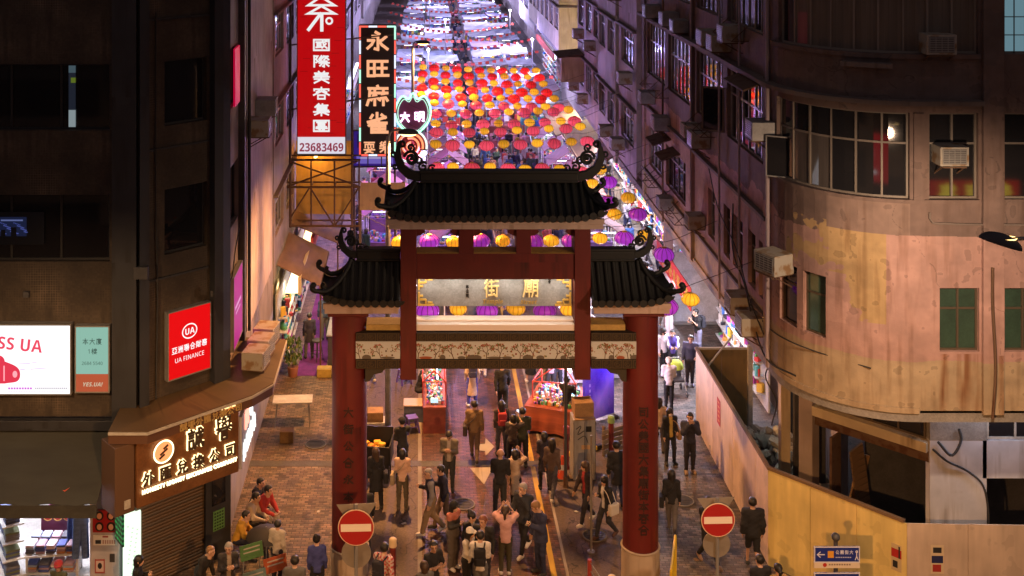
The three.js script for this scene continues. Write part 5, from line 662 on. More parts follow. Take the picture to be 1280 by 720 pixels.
{
  const gR = 'tenement houses on the right of the market', gL = 'tenement houses on the left of the market';
  rowHouse('narrow pinkish tenement next to the dark gap beside the corner building', { side: -1, X: 8.55, D0: 47.4, D1: 51.6, mat: M.plasterP, group: gR });
  solo('wall_gap', uvm(box(0.5, 17, 1.7, 9.3, 13.8, -46.5)), M.plaster, 'dark recessed gap with pipes between the corner building and its neighbour', 'building');
  for (const x of [8.75, 8.6]) solo('drain_pipe', cyl(0.1, 0.1, 16, x, 5.4, -46 - (x - 8.6) * 6, 8), M.rusty, x > 8.7 ? 'rusty drain pipe inside the dark gap between two houses' : 'rusty drain pipe at the edge of the dark gap', 'pipe');
  const [h3] = rowHouse('third narrow tenement beyond the dark gap, above the sheet awning', { side: -1, X: 8.45, D0: 51.9, D1: 57, mat: std([0.42, 0.38, 0.35], 0.85, { map: T.streak }), group: gR });
  rowHouse('weathered tenement with caged balconies before the side alley', { side: -1, X: 8.6, D0: 57.1, D1: 65.5, mat: M.plaster, group: gR });
  rowHouse('cream corner tenement with a lit bay window over the market', { side: -1, X: 8.9, D0: 77, D1: 98, front: 4, base: 6.7, mat: M.plasterY, group: gR, frame: M.offwhite });
  rowHouse('far grey tenement beyond the cream corner house', { side: -1, X: 9.4, D0: 98.5, D1: 135, mat: M.plaster, group: gR, bay: 5 }); rowHouse('last dim tenement at the far end on the right', { side: -1, X: 9.8, D0: 135.5, D1: 200, mat: M.plasterP, group: gR, bay: 9 });
  rowHouse('plain tenement beside the scaffold frame on the left', { side: 1, X: -5.05, D0: 41.4, D1: 52, mat: std([0.34, 0.26, 0.22], 0.85, { map: T.streak }), low: M.plasterY, recess: 0.3, group: gL, base: 3.6 });
  rowHouse('dark tenement behind the red hanging sign', { side: 1, X: -5.2, D0: 52.2, D1: 68, mat: M.plaster, recess: 0.6, group: gL, base: 3.8, bay: 4 }); rowHouse('dim tenement further up on the left', { side: 1, X: -5.4, D0: 68.3, D1: 110, mat: M.plasterP, recess: 1, group: gL, bay: 6 }); rowHouse('last dim tenement at the far end on the left', { side: 1, X: -5.2, D0: 110.4, D1: 200, mat: M.plaster, recess: 1, group: gL, bay: 10 });
  // air conditioners and hoods on those houses
  const gA = 'air conditioners on the market tenements'; let rk = 0;
  for (const [D, y] of [[48, 9.3], [49.8, 6.3], [50.6, 12.4], [53, 6.2], [58, 9.3], [60.5, 6.3], [62, 9.4], [64, 6.4], [63.5, 12.2], [59.5, 12.3]]) aircon([8.45, y, -D], -Math.PI / 2, `${ORD[rk++]} small air conditioner from the dark gap on the ${y < 8 ? 'lower' : y < 11 ? 'middle' : 'upper'} tenement walls`, gA, 1);
  let ri = 0, rj = 0; for (const [D0, D1, y, w] of [[52.5, 56.5, 5.3, 0.9], [57.5, 64.8, 4.2, 1.5], [66, 74, 3.6, 1.6], [78, 86, 3.6, 1.4]]) { const o = thing('shop_awning', `${ORD[ri++]} rust brown sheet awning from the gate over the right-hand lane`, 'awning', [0, 0, 0], 0, 'brown awnings over the right-hand lane'); mesh('sheet', sheet(8, 2, (u, v) => V(9.1 - w * v, y + 0.5 - 0.6 * v, -lerp(D0, D1, u)), 0.05), M.rusty, o); mesh('edge_bar', box(0.06, 0.12, D1 - D0, 9.1 - w, y - 0.14, -(D0 + D1) / 2), M.rusty, o); }
  const bx = thing('enclosed_balcony', 'boxed-in ochre balcony on the tenement beside the alley', 'balcony'); mesh('box', [uvm(box(1.2, 1.3, 2.2, 8.0, 7.6, -64))], M.plasterY, bx); mesh('roof', uvm(box(1.5, 0.06, 2.5, 7.95, 8.32, -64, 0, 0, 0.1)), M.rusty, bx); mesh('grille', [0, 1, 2, 3, 4].map((i) => box(0.03, 0.6, 0.03, 7.38, 7.7, -63.2 - i * 0.4)), M.alu, bx);
}
// ---------- hanging signs and scaffold frame on the left ----------
{
  lightbox('hanging_sign', 'tall red lit hanging sign with white lettering and a telephone number at its foot', 1.82, 8.4, 0.35, [-3.78, 11.1, -46], 0, canvas(256, 1184, (c) => {
    c.fillStyle = '#c2040c'; c.fillRect(0, 0, 256, 1184); c.fillStyle = '#8f0208'; for (let i = 0; i < 40; i++) c.fillRect((i * 71) % 256, (i * 167) % 1100, 40, 3);
    const st = (p, w) => { c.strokeStyle = '#fff'; c.lineWidth = w; c.beginPath(); p.forEach(([x, y], i) => (i ? c.lineTo(x, y) : c.moveTo(x, y))); c.stroke(); };
    const f = (y) => 1184 - (193 - y) / 193 * 861; // photo rows to canvas rows
    st([[50, f(-30)], [206, f(-30)]], 16); st([[60, f(-14)], [196, f(-14)]], 16); st([[50, f(3)], [206, f(3)]], 16); st([[128, f(-40)], [128, f(3)]], 16); st([[128, f(2)], [58, f(13)], [198, f(13)], [128, f(3)]], 13); st([[128, f(14)], [58, f(23)], [198, f(23)], [128, f(14)]], 13); st([[128, f(22)], [54, f(44)]], 18); st([[130, f(22)], [130, f(45)]], 18); c.lineWidth = 11; c.beginPath(); c.ellipse(170, f(32), 16, 16, 0, 0, 7); c.stroke();
    [...'國際美容集團'].forEach((s, i) => ink(c, s, 82, f(54 + i * 19.6), 92, 64, 10, '#fff'));
    c.fillStyle = '#eee9f4'; c.fillRect(0, f(172.5), 256, 200); c.fillStyle = '#8e1238'; c.font = 'bold 62px sans-serif'; c.textAlign = 'center'; c.fillText('23683469', 128, f(190), 240);
  }), 0.85, { frame: M.rusty, light: 0xff2018, li: 0.5 });
  // dark sign with bulb-outlined characters
  const s = thing('mahjong_sign', 'dark upright sign with orange bulb lettering and a multicoloured light border', 'sign', [-1.77, 8.65, -50]);
  mesh('board', rbox(1.56, 5.5, 0.3, 0.02, 0, 0, -0.16), std([0.02, 0.012, 0.012], 0.5), s);
  const bulb = glow([1, 0.46, 0.24], 1.0); [...'永旺麻雀'].forEach((c, i) => mesh('bulb_letter', glyph(c, 0.94, 0.86, 0.115, 0.03, 0, 2.05 - i * 1.13, 0), bulb, s)); [...'耍樂'].forEach((c, i) => mesh('bulb_letter', glyph(c, 0.5, 0.5, 0.055, 0.03, -0.34 + i * 0.66, -2.35, 0), bulb, s));
  const cols = [[1, 0.12, 0.08], [0.5, 1, 0.75], [1, 0.12, 0.08], [0.8, 0.85, 1]]; let k = 0; for (const sx of [-1, 1]) for (let i = 0; i < 9; i++) mesh('border_light', box(0.07, 0.56, 0.04, sx * 0.73, -2.42 + i * 0.605, 0.02), glow(cols[(k++) % 4], 1.3), s); for (const sy of [-1, 1]) for (let i = 0; i < 4; i++) mesh('border_light', box(0.36, 0.07, 0.04, -0.57 + i * 0.38, sy * 2.68, 0.022), glow(cols[(k++) % 4], 1.3), s);
  { const l = new THREE.RectAreaLight(0xff8050, 0.35, 1.2, 4.5); l.position.set(0, 0, 0.1); l.rotation.y = Math.PI; l.name = 'sign_light'; s.add(l); }
  // shield and round neon beside it
  const n = thing('neon_sign', 'green outlined neon shield above a red and white neon disc', 'neon sign', [-0.32, 6.75, -54]); const sh = [[-0.75, 0.55], [-0.45, 1.0], [-0.2, 0.85], [0, 1.15], [0.2, 0.85], [0.5, 1.0], [0.78, 0.5], [0.72, -0.1], [0.3, -0.6], [0, -0.72], [-0.3, -0.6], [-0.72, -0.1]];
  mesh('shield', ext(sh, 0.1).translate(0, 0, -0.12), std([0.2, 0.04, 0.12], 0.6), n); mesh('neon_outline', tube(sh.map(([x, y]) => V(x, y, 0.03)), 0.045, 60, 6, true), glow([0.3, 1, 0.55], 3), n); mesh('neon_outline', tube(sh.map(([x, y]) => V(x * 0.86, y * 0.86, 0.03)), 0.02, 60, 6, true), glow([0.6, 1, 0.8], 1.2), n);
  mesh('glowing_letter', [glyph('大', 0.42, 0.42, 0.07, 0.03, -0.36, 0.05, 0), glyph('明', 0.46, 0.46, 0.06, 0.03, 0.3, 0.08, 0)], glow([1, 0.75, 1], 3.4), n); mesh('disc', at(new THREE.CylinderGeometry(0.7, 0.7, 0.1, 32).rotateX(Math.PI / 2), -0.1, -1.25, -0.06), std([0.3, 0.03, 0.03], 0.6), n); mesh('neon_outline', at(new THREE.TorusGeometry(0.72, 0.045, 6, 36), -0.1, -1.25, 0.02), glow([0.85, 0.95, 0.85], 1.3), n); for (const r of [0.55, 0.36, 0.16]) mesh('neon_outline', at(new THREE.TorusGeometry(r, 0.05, 6, 30, 5), -0.1, -1.25, 0.02, 0, 0, r * 9), glow([1, 0.28, 0.12], 1.5), n);
  { const l = new THREE.RectAreaLight(0xff7aa0, 0.6, 1.3, 2.4); l.position.set(0, -0.4, 0.15); l.rotation.y = Math.PI; l.name = 'sign_light'; n.add(l); }
  // scaffold frame carrying the signs
  const f = thing('sign_scaffold', 'rusty steel truss frame bracing the hanging signs from the left wall', 'scaffold'); const B = (a, b, r = 0.035) => mesh('strut', bar(a, b, r), M.rusty, f), z = -46.3;
  for (const y of [6.6, 5.55, 4.05]) { B(V(-5.3, y, z), V(-2.3, y, z), 0.045); B(V(-5.3, y, z - 0.8), V(-2.3, y, z - 0.8)); } for (const x of [-5.2, -4.2, -3.3, -2.35]) { B(V(x, 6.6, z), V(x, 4.05, z)); B(V(x, 5.55, z), V(x, 5.55, z - 0.8)); } for (let i = 0; i < 3; i++) { const x = -5.2 + i * 0.95; B(V(x, i % 2 ? 5.55 : 4.05, z), V(x + 0.95, i % 2 ? 4.05 : 5.55, z)); } B(V(-5.2, 5.55, z), V(-2.4, 6.55, z)); B(V(-5.2, 6.6, z), V(-2.4, 5.6, z)); for (const x of [-2.62, -5.0]) B(V(x, 4, z), V(x, 15, z), 0.05); for (const y of [8.5, 11, 13.5]) B(V(-5.1, y, z - 0.2), V(-1.0, y, z - 3.8), 0.03);
  for (const [x0, x1, y0, y1, c] of [[-5.0, -2.75, 3.95, 6.9, [0.5, 0.33, 0.08]]]) solo('site_board', uvm(box(x1 - x0, y1 - y0, 0.05, (x0 + x1) / 2, (y0 + y1) / 2, -48.4)), std(c, 0.7, { map: T.board }), 'ochre weathered board behind the steel truss', 'board');
  solo('site_board', uvm(box(1.95, 1.15, 0.05, -1.6, 4.2, -50.2)), std([0.62, 0.44, 0.22], 0.7, { map: T.board }), 'plain tan board below the bulb lettered sign', 'board'); for (const x of [-2.5, -0.68]) solo('board_post', cyl(0.06, 0.06, 4.8, x, 0, -50.3, 8), M.rusty, x < -1 ? 'steel post of the tan board on the wall side' : 'steel post of the tan board on the street side', 'post');
  const pw = thing('display_window', 'purple lit glazed upper shop window below the bulb lettered sign', 'window', [-2.0, 5.6, -53]); mesh('frame', [box(1.9, 0.06, 0.1, 0, 0.8), box(1.9, 0.06, 0.1, 0, -0.8), ...[-0.95, -0.3, 0.3, 0.95].map((x) => box(0.05, 1.6, 0.1, x, 0))], M.dgrey, pw); mesh('lit_pane', box(1.85, 1.55, 0.02, 0, 0, -0.05), screenMat(canvas(128, 128, (c) => { c.fillStyle = '#3a1f9a'; c.fillRect(0, 0, 128, 128); c.fillStyle = '#8c7af0'; c.fillRect(8, 90, 112, 30); c.fillStyle = '#20105c'; for (let i = 0; i < 6; i++) c.fillRect(10 + i * 20, 12 + (i % 3) * 16, 12, 50); c.fillStyle = '#d8ccff'; c.fillRect(20, 96, 80, 6); }), 0.5), pw); mesh('support', [cyl(0.05, 0.05, 4.8, -0.9, -5.6, -0.05, 8), cyl(0.05, 0.05, 4.8, 0.9, -5.6, -0.05, 8)], M.rusty, pw);
  { const wl = thing('work_lamp', 'small sodium work lamp lighting the ochre board below the red hanging sign', 'lamp', [-4.15, 6.45, -47.7]); mesh('housing', rbox(0.3, 0.16, 0.12, 0.02, 0, 0.12, 0), M.dgrey, wl); mesh('lens', at(new THREE.SphereGeometry(0.09, 10, 8), 0, 0, 0), glow([1, 0.66, 0.2], 8), wl); mesh('bracket', bar(V(0, 0.15, 0), V(0, 0.2, 1.4), 0.02), M.rusty, wl); pointLight(0xffb050, 9, V(-4.15, 6.45, -47.7), 4); }
  // brown awnings of the left lane
  for (const [D0, D1, y, x1] of [[42, 46, 3.3, -3.5], [46.5, 52, 3.5, -3.2]]) { const o = thing('shop_awning', D0 < 45 ? 'brown sagging awning on poles at the first shop of the left lane' : 'brown awning behind the steel truss on the left lane', 'awning'); mesh('sheet', sheet(10, 4, (u, v) => V(lerp(-5.0, x1, v), y + 0.6 - 0.75 * v + 0.05 * Math.sin(u * 9), -lerp(D0, D1, u)), 0.03), std([0.22, 0.13, 0.08], 0.8, { map: T.tarp }), o); mesh('edge_bar', box(0.05, 0.08, D1 - D0, x1, y - 0.2, -(D0 + D1) / 2), M.rusty, o); mesh('pole', cyl(0.03, 0.03, y - 0.2, x1, 0, -D0 - 0.2, 8), M.rusty, o); }
}
// ---------- lanterns ----------
const lantern = (() => {
  const mk = (col, e) => [0.62, 0.85, 1, 1.2].map((q) => mk1(col.map((v, i) => v * (0.94 + 0.03 * q * (i + 1))), e * q)), mk1 = (col, e) => new THREE.MeshPhysicalMaterial({ color: lin(...col), roughness: 0.38, transmission: 0.25, thickness: 0, emissive: lin(...col), emissiveIntensity: e });
  const mats = { r: mk([0.85, 0.018, 0.02], 0.8), y: mk([0.9, 0.52, 0.03], 0.75), p: mk([0.85, 0.1, 0.17], 0.75), v: mk([0.4, 0.04, 0.5], 0.75) }, n = 16, prof = [];
  for (let i = 0; i <= 10; i++) { const a = Math.PI * (0.09 + 0.82 * i / 10); prof.push(new THREE.Vector2(Math.sin(a), -Math.cos(a) * 0.72)); }
  const g = new THREE.LatheGeometry(prof, 32), p = g.attributes.position; for (let i = 0; i < p.count; i++) { const a = Math.atan2(p.getZ(i), p.getX(i)), k = 1 - 0.05 * (0.5 - 0.5 * Math.cos(a * n)); p.setXYZ(i, p.getX(i) * k, p.getY(i), p.getZ(i) * k); } g.computeVertexNormals();
  const capG = join([cyl(0.3, 0.26, 0.09, 0, 0.66, 0, 14), cyl(0.26, 0.3, 0.09, 0, -0.75, 0, 14)]), gold = std([0.6, 0.35, 0.06], 0.5), tas = join([cyl(0.05, 0.05, 0.2, 0, -0.95, 0, 6), cyl(0.012, 0.012, 0.7, 0, 0.75, 0, 5)]);
  const rg = []; for (let k = 0; k < 12; k++) { const pts = []; for (let q = 0; q <= 6; q++) { const a = Math.PI * (0.1 + 0.8 * q / 6); pts.push(V(Math.sin(a) * 1.005 * Math.cos(k * 0.5236), -Math.cos(a) * 0.725, Math.sin(a) * 1.005 * Math.sin(k * 0.5236))); } rg.push(tube(pts, 0.028, 8, 4)); } const ribG = join(rg), ribM = { r: std([0.3, 0.008, 0.008], 0.6), y: std([0.45, 0.2, 0.01], 0.6), p: std([0.4, 0.03, 0.06], 0.6), v: std([0.14, 0.012, 0.18], 0.6) };
  const names = { r: 'red', y: 'yellow', p: 'pink', v: 'purple' }, where = { far: 'hung in the far red and yellow rows over the market', mid: 'hung in the middle rows over the market aisle', near: 'hung on the strings just behind the street gate' };
  return (c, pos, w, d, i, row) => { const o = thing('paper_lantern', `round ${names[c]} lantern, ${ORD[i]} from the left houses on the ${ORD[row]} string behind the gate`, 'lantern', pos, rnd() * 6, `${names[c]} lanterns, ${w} rows`); const s = d / 2; const b = new THREE.Mesh(g, pick(mats[c])); b.name = 'lantern_shade'; const k = new THREE.Mesh(capG, gold); k.name = 'cap'; const t = new THREE.Mesh(tas, gold); t.name = 'tassel'; const rb = new THREE.Mesh(ribG, ribM[c]); rb.name = 'rib_cage'; for (const m of [b, k, t, rb]) { m.scale.setScalar(s); m.castShadow = m.receiveShadow = true; o.add(m); } o.rotation.z = rr(-0.06, 0.06); o.scale.y = rr(0.94, 1.06); return o; };
})();
{
  const HY = 6.7, ROWS = [ // each row as read off the photo: zoom origin and scale, then x y pairs; colours alternate
    [500, 0, 4.5, 'yr', 'far', 130, 377, 193, 385, 258, 383, 320, 392, 383, 390, 447, 397, 512, 395, 575, 400, 640, 397, 703, 400, 765, 396],
    [500, 0, 4.5, 'ry', 'far', 128, 417, 192, 415, 256, 423, 323, 420, 387, 429, 457, 425, 520, 433, 587, 430, 652, 435, 718, 433, 785, 437],
    [500, 0, 4.5, 'yr', 'far', 120, 448, 188, 458, 255, 458, 325, 466, 390, 464, 461, 468, 527, 467, 600, 474, 665, 472, 737, 478, 806, 472],
    [500, 0, 4.5, 'ry', 'far', 124, 495, 194, 494, 261, 504, 333, 502, 405, 511, 478, 507, 549, 516, 614, 513, 685, 520, 755, 517, 825, 523],
    [500, 0, 4.5, 'yr', 'far', 120, 531, 191, 541, 266, 541, 342, 549, 415, 547, 491, 553, 567, 551, 641, 557, 719, 554, 792, 560, 867, 554],
    [500, 0, 4.5, 'py', 'mid', 124, 577, 194, 578, 272, 586, 351, 585, 429, 593, 505, 591, 585, 598, 661, 597, 739, 604, 818, 599, 893, 606],
    [480, 120, 4, 'py', 'mid', 259, 90, 336, 86, 409, 90, 477, 84, 554, 87, 624, 79, 700, 83, 769, 75, 847, 80, 922, 68],
    [480, 120, 4, 'yp', 'mid', 259, 138, 338, 146, 413, 140, 494, 142, 573, 137, 650, 141, 727, 132, 804, 132, 884, 125, 952, 127],
    [480, 120, 4, 'py', 'mid', 262, 182, 344, 180, 425, 183, 502, 176, 582, 180, 664, 171, 746, 175, 824, 163, 910, 164, 981, 152],
    [480, 120, 4, 'yp', 'mid', 259, 241, 343, 247, 427, 242, 513, 248, 598, 240, 682, 243, 766, 235, 851, 238, 936, 229, 1017, 228],
    [480, 120, 4, 'py', 'near', 265, 360, 345, 354, 440, 362, 530, 354, 620, 366, 705, 366, 790, 362, 880, 366, 990, 380, 1083, 370],
    [480, 120, 4, 'yv', 'near', 260, 440, 350, 440, 440, 445, 530, 440, 620, 445, 710, 442, 800, 445, 900, 440, 1042, 437, 1124, 430],
    [640, 170, 4.5, 'vy', 'near', 320, 365, 420, 375, 542, 375, 653, 348],
    [640, 170, 4.5, 'vy', 'near', 330, 450, 440, 450, 576, 440, 707, 440].map((v, i) => (i === 3 ? 'yv' : v)),
    [480, 170, 4.5, 'yv', 'near', 85, 600, 255, 595, 390, 598, 540, 592, 668, 590, 838, 595, 940, 590, 1050, 590],
    [640, 170, 4.5, 'yv', 'near', 495, 575, 632, 575, 745, 560, 855, 668],
    [480, 330, 4.5, 'vy', 'near', 245, 262, 418, 250, 580, 262, 742, 248, 905, 262, 1040, 255],
    [0, 0, 1, 'vy', 'near', 833, 383, 863, 374],
  ];
  const wire = std([0.03, 0.03, 0.03], 0.7);
  ROWS.forEach((r, ri) => {
    const [ox, oy, k, cols, w] = r, pts = [];
    for (let i = 5, j = 0; i < r.length; i += 2, j++) { const c = cols[j % 2], p = AT(ox + r[i] / k, oy + r[i + 1] / k, HY - (ri === 16 ? 0.15 : 0)); lantern(c, p, w, (c === 'y' ? 0.46 : 0.58) * rr(0.93, 1.07), j, ROWS.length - 1 - ri); pts.push(p.clone().add(V(0, 0.36, 0))); }
    const a = pts[0].clone(), z = pts[pts.length - 1].clone(); a.x = Math.max(a.x - 1.2, -4.8); a.y += 0.5; z.x = Math.min(z.x + 2, 8.4); z.y += 0.6;
    solo('lantern_wire', tube([a, ...pts, z], 0.008, pts.length * 5, 5), wire, `thin black wire carrying the ${ORD[ROWS.length - 1 - ri]} row of lanterns behind the gate`, 'wire', 'lantern wires across the street');
  });
}
// ---------- market stalls ----------
const stallLight = glow([0.86, 0.84, 1], 3.5);
const GOODS = [[0.5, 0.05, 0.05], [0.6, 0.4, 0.05], [0.05, 0.15, 0.45], [0.6, 0.6, 0.62], [0.08, 0.3, 0.1], [0.35, 0.06, 0.35], [0.65, 0.3, 0.1], [0.03, 0.03, 0.04], [0.55, 0.45, 0.4], [0.1, 0.4, 0.45]];
function goodsGeo(w, d, y, n, hm = 0.2, sc = 1) { const l = []; for (let i = 0; i < n; i++) { const h = rr(0.04, hm), s = rr(0.06, 0.2) * sc, g = rnd() > 0.35 ? rbox(s, h, s * rr(0.6, 1.3), 0.012, 0, h / 2, 0) : at(new THREE.CylinderGeometry(s * 0.4, s * 0.45, h, 8), 0, h / 2, 0); l.push(paint(at(g, rr(-w / 2 + 0.08, w / 2 - 0.08), y, rr(-d / 2 + 0.08, d / 2 - 0.08), rnd() * 3), lin(...pick(GOODS)))); } return join(l); }
const tubeLamp = (parent, x, y, z, w, li, col = 0xcfc4ff, along = false) => { mesh('tube_light', along ? box(0.05, 0.04, w, x, y, z) : box(w, 0.04, 0.05, x, y, z), stallLight, parent); const q = parent.position; areaLight(col, li, along ? 0.12 : w, along ? w : 0.12, V(q.x + x, q.y + y - 0.04, q.z + z), V(q.x + x, q.y + y - 3, q.z + z + 0.01)); };
function gableStall(x, D, label, group, o = {}) { // tubular frame, low gabled sheet roof, table with goods
  const s = thing('market_stall', label, 'market stall', [x, 0, -D], 0, group), w = o.w ?? 1.9, d = o.d ?? 1.9, e = o.e ?? 2.05, r = o.r ?? 0.62, fr = o.frame ?? std([0.7, 0.68, 0.72], 0.5);
  for (const [a, c] of [[-1, -1], [1, -1], [-1, 1], [1, 1]]) mesh('post', cyl(0.025, 0.025, e, a * w / 2, 0, c * d / 2, 7), fr, s);
  for (const z of [-d / 2, d / 2]) mesh('gable_frame', [bar(V(-w / 2, e, z), V(w / 2, e, z), 0.022), bar(V(-w / 2, e, z), V(0, e + r, z), 0.022), bar(V(w / 2, e, z), V(0, e + r, z), 0.022), bar(V(0, e, z), V(0, e + r, z), 0.018), bar(V(-w / 4, e, z), V(-w / 4, e + r / 2, z), 0.015), bar(V(w / 4, e, z), V(w / 4, e + r / 2, z), 0.015)], fr, s);
  if (o.roof !== null) for (const sx of [-1, 1]) mesh('roof_sheet', sheet(6, 6, (u, v) => V(sx * lerp(0.01, w / 2 + 0.2, u), e + r + 0.04 - (r + 0.13) * u + 0.015 * Math.sin(u * 8 + v * 6), lerp(-d / 2 - 0.12, d / 2 + 0.12, v)), 0.015), o.roof ?? std([0.3, 0.07, 0.06], 0.7, { map: T.tarp }), s);
  mesh('table', [uvm(rbox(w * 0.92, 0.06, d * 0.9, 0.01, 0, 0.78, 0)), uvm(box(w * 0.9, 0.72, 0.03, 0, 0.4, d * 0.44))], o.cloth ?? std([0.25, 0.12, 0.3], 0.8, { map: T.tarp }), s);
  mesh('goods', goodsGeo(w * 0.85, d * 0.85, 0.81, o.n ?? 40), VC, s).userData.kind = 'stuff';
  tubeLamp(s, 0, e - 0.06, 0, 1.2, o.li ?? 42, o.col ?? 0xc4b0ff);
  return s;
}
{
  const gL = 'gabled stalls on the left of the aisle', gR = 'gabled stalls on the right of the aisle', rl = std([0.24, 0.06, 0.12], 0.7, { map: T.tarp }), rR = std([0.3, 0.08, 0.06], 0.7, { map: T.tarp });
  for (const [i, D] of [52, 55.5, 59, 62.5, 66, 69.5, 73].entries()) { gableStall(1.55, D, `gabled stall with a dull purple roof, ${ORD[i]} from the gate on the aisle's left`, gL, { roof: rl }); gableStall(7.95 + i * 0.06, D + 0.6, `gabled stall with a red brown roof, ${ORD[i]} from the gate on the aisle's right`, gR, { roof: rR }); }
  for (const [i, [D, x]] of [[56, -1.6], [60, -1.6], [65, -1.7], [70, -1.7]].entries()) gableStall(x, D, `gabled stall in the left lane, ${ORD[i]} behind the neon shield`, 'stalls of the left lane', { roof: rl, col: 0x9a6cff });
  // far stalls: flat slanting white tarpaulins glowing from below
  const tone = [[0.62, 0.64, 0.76], [0.5, 0.5, 0.64], [0.64, 0.58, 0.7], [0.42, 0.46, 0.62], [0.3, 0.3, 0.42], [0.22, 0.26, 0.42], [0.2, 0.16, 0.42], [0.45, 0.2, 0.36], [0.12, 0.2, 0.45], [0.12, 0.1, 0.16], [0.5, 0.5, 0.56]].map((c) => new THREE.MeshPhysicalMaterial({ color: lin(...c), roughness: 0.85, map: T.tarp, transmission: 0.45, thickness: 0 }));
  for (let D = 79, r = 0; D < 196; D += 5.2 + r * 0.1, r++) for (const [ci, xc] of [-1.2, 1.5, 5.6, 8.0].entries()) {
    const w = ci === 0 || ci === 3 ? 2.3 : 2.7, x = xc + rr(-0.2, 0.2) + (D - 79) * 0.008, h = rr(2.5, 3.0), d = rr(3.2, 4.6), s = thing('tarp_stall', `pale tarpaulin stall ${['beside the left houses', 'left of the far aisle', 'right of the far aisle', 'beside the right houses'][ci]} in the ${ORD[r]} row beyond the lanterns`, 'market stall', [x, 0, -D], rr(-0.05, 0.05), 'tarpaulin stalls beyond the lanterns');
    const sag = rr(0.05, 0.16), tilt = rr(-0.2, 0.2); mesh('tarpaulin', sheet(8, 8, (u, v) => V(lerp(-w / 2, w / 2, u), h + tilt * (u - 0.5) - sag * Math.sin(Math.PI * u) * Math.sin(Math.PI * v) + 0.03 * Math.sin(u * 13 + v * 9), lerp(-d / 2, d / 2, v)), 0.008), pick(tone), s);
    for (const [a, c] of [[-1, -1], [1, -1], [-1, 1], [1, 1]]) mesh('post', cyl(0.03, 0.03, h - 0.1, a * w * 0.48, 0, c * d * 0.48, 6), M.alu, s);
    mesh('table', uvm(box(w * 0.8, 0.75, d * 0.8, 0, 0.38, 0)), pick([M.white, std([0.1, 0.1, 0.4], 0.8), std([0.4, 0.1, 0.1], 0.8)]), s); mesh('goods', goodsGeo(w * 0.75, d * 0.75, 0.76, 26, 0.45), VC, s).userData.kind = 'stuff';
    tubeLamp(s, 0, h - 0.3, 0, 0.8, 90, r % 2 ? 0xe0dcff : 0xb8b0ff); { const hg = []; for (let k = 0; k < 10; k++) { const side = rnd() > 0.5 ? 1 : -1; hg.push(paint(box(rr(0.18, 0.34), rr(0.3, 0.6), 0.04, rr(-0.45, 0.45) * w, h - rr(0.5, 0.9), d * 0.5 + 0.03 * k * 0.2, rr(-0.3, 0.3)), lin(...pick(GOODS))), paint(box(0.04, rr(0.3, 0.6), rr(0.18, 0.34), side * (w * 0.48 + 0.02), h - rr(0.5, 0.9), rr(-0.45, 0.45) * d), lin(...pick(GOODS)))); } mesh('hanging_goods', join(hg), VC, s).userData.kind = 'stuff'; } if (rnd() > 0.4) mesh('bare_bulb', at(new THREE.SphereGeometry(0.09, 8, 6), w * 0.4, h - 0.35, d * 0.52), glow([0.9, 0.92, 1], 14), s);
  }
  // strings of small red pennants over the far stalls
  const pg = ext([[-0.14, 0], [0.14, 0], [0.14, -0.2], [-0.14, -0.2]], 0.01), pm = std([0.55, 0.07, 0.04], 0.7);
  for (let r = 0; r < 11; r++) { const D = 80 + r * 8.5, o = thing('pennant_string', `string of small red flags, ${ORD[r]} beyond the lanterns`, 'bunting', [0, 0, -D], 0, 'flag strings over the far stalls'), za = rr(-2.5, 2.5), ya = rr(4.6, 5.3), pts = []; for (let i = 0; i <= 24; i++) { const u = i / 24; pts.push(V(lerp(-3.5, 9.2, u), ya - 1.0 * Math.sin(Math.PI * u), za * (u - 0.5))); } mesh('cord', tube(pts, 0.012, 40, 5), M.black, o); for (let i = 1; i < 24; i++) { const m = mesh('flag', pg, pm, o); m.position.copy(pts[i]); m.rotation.y = rr(-0.5, 0.5); } }
}
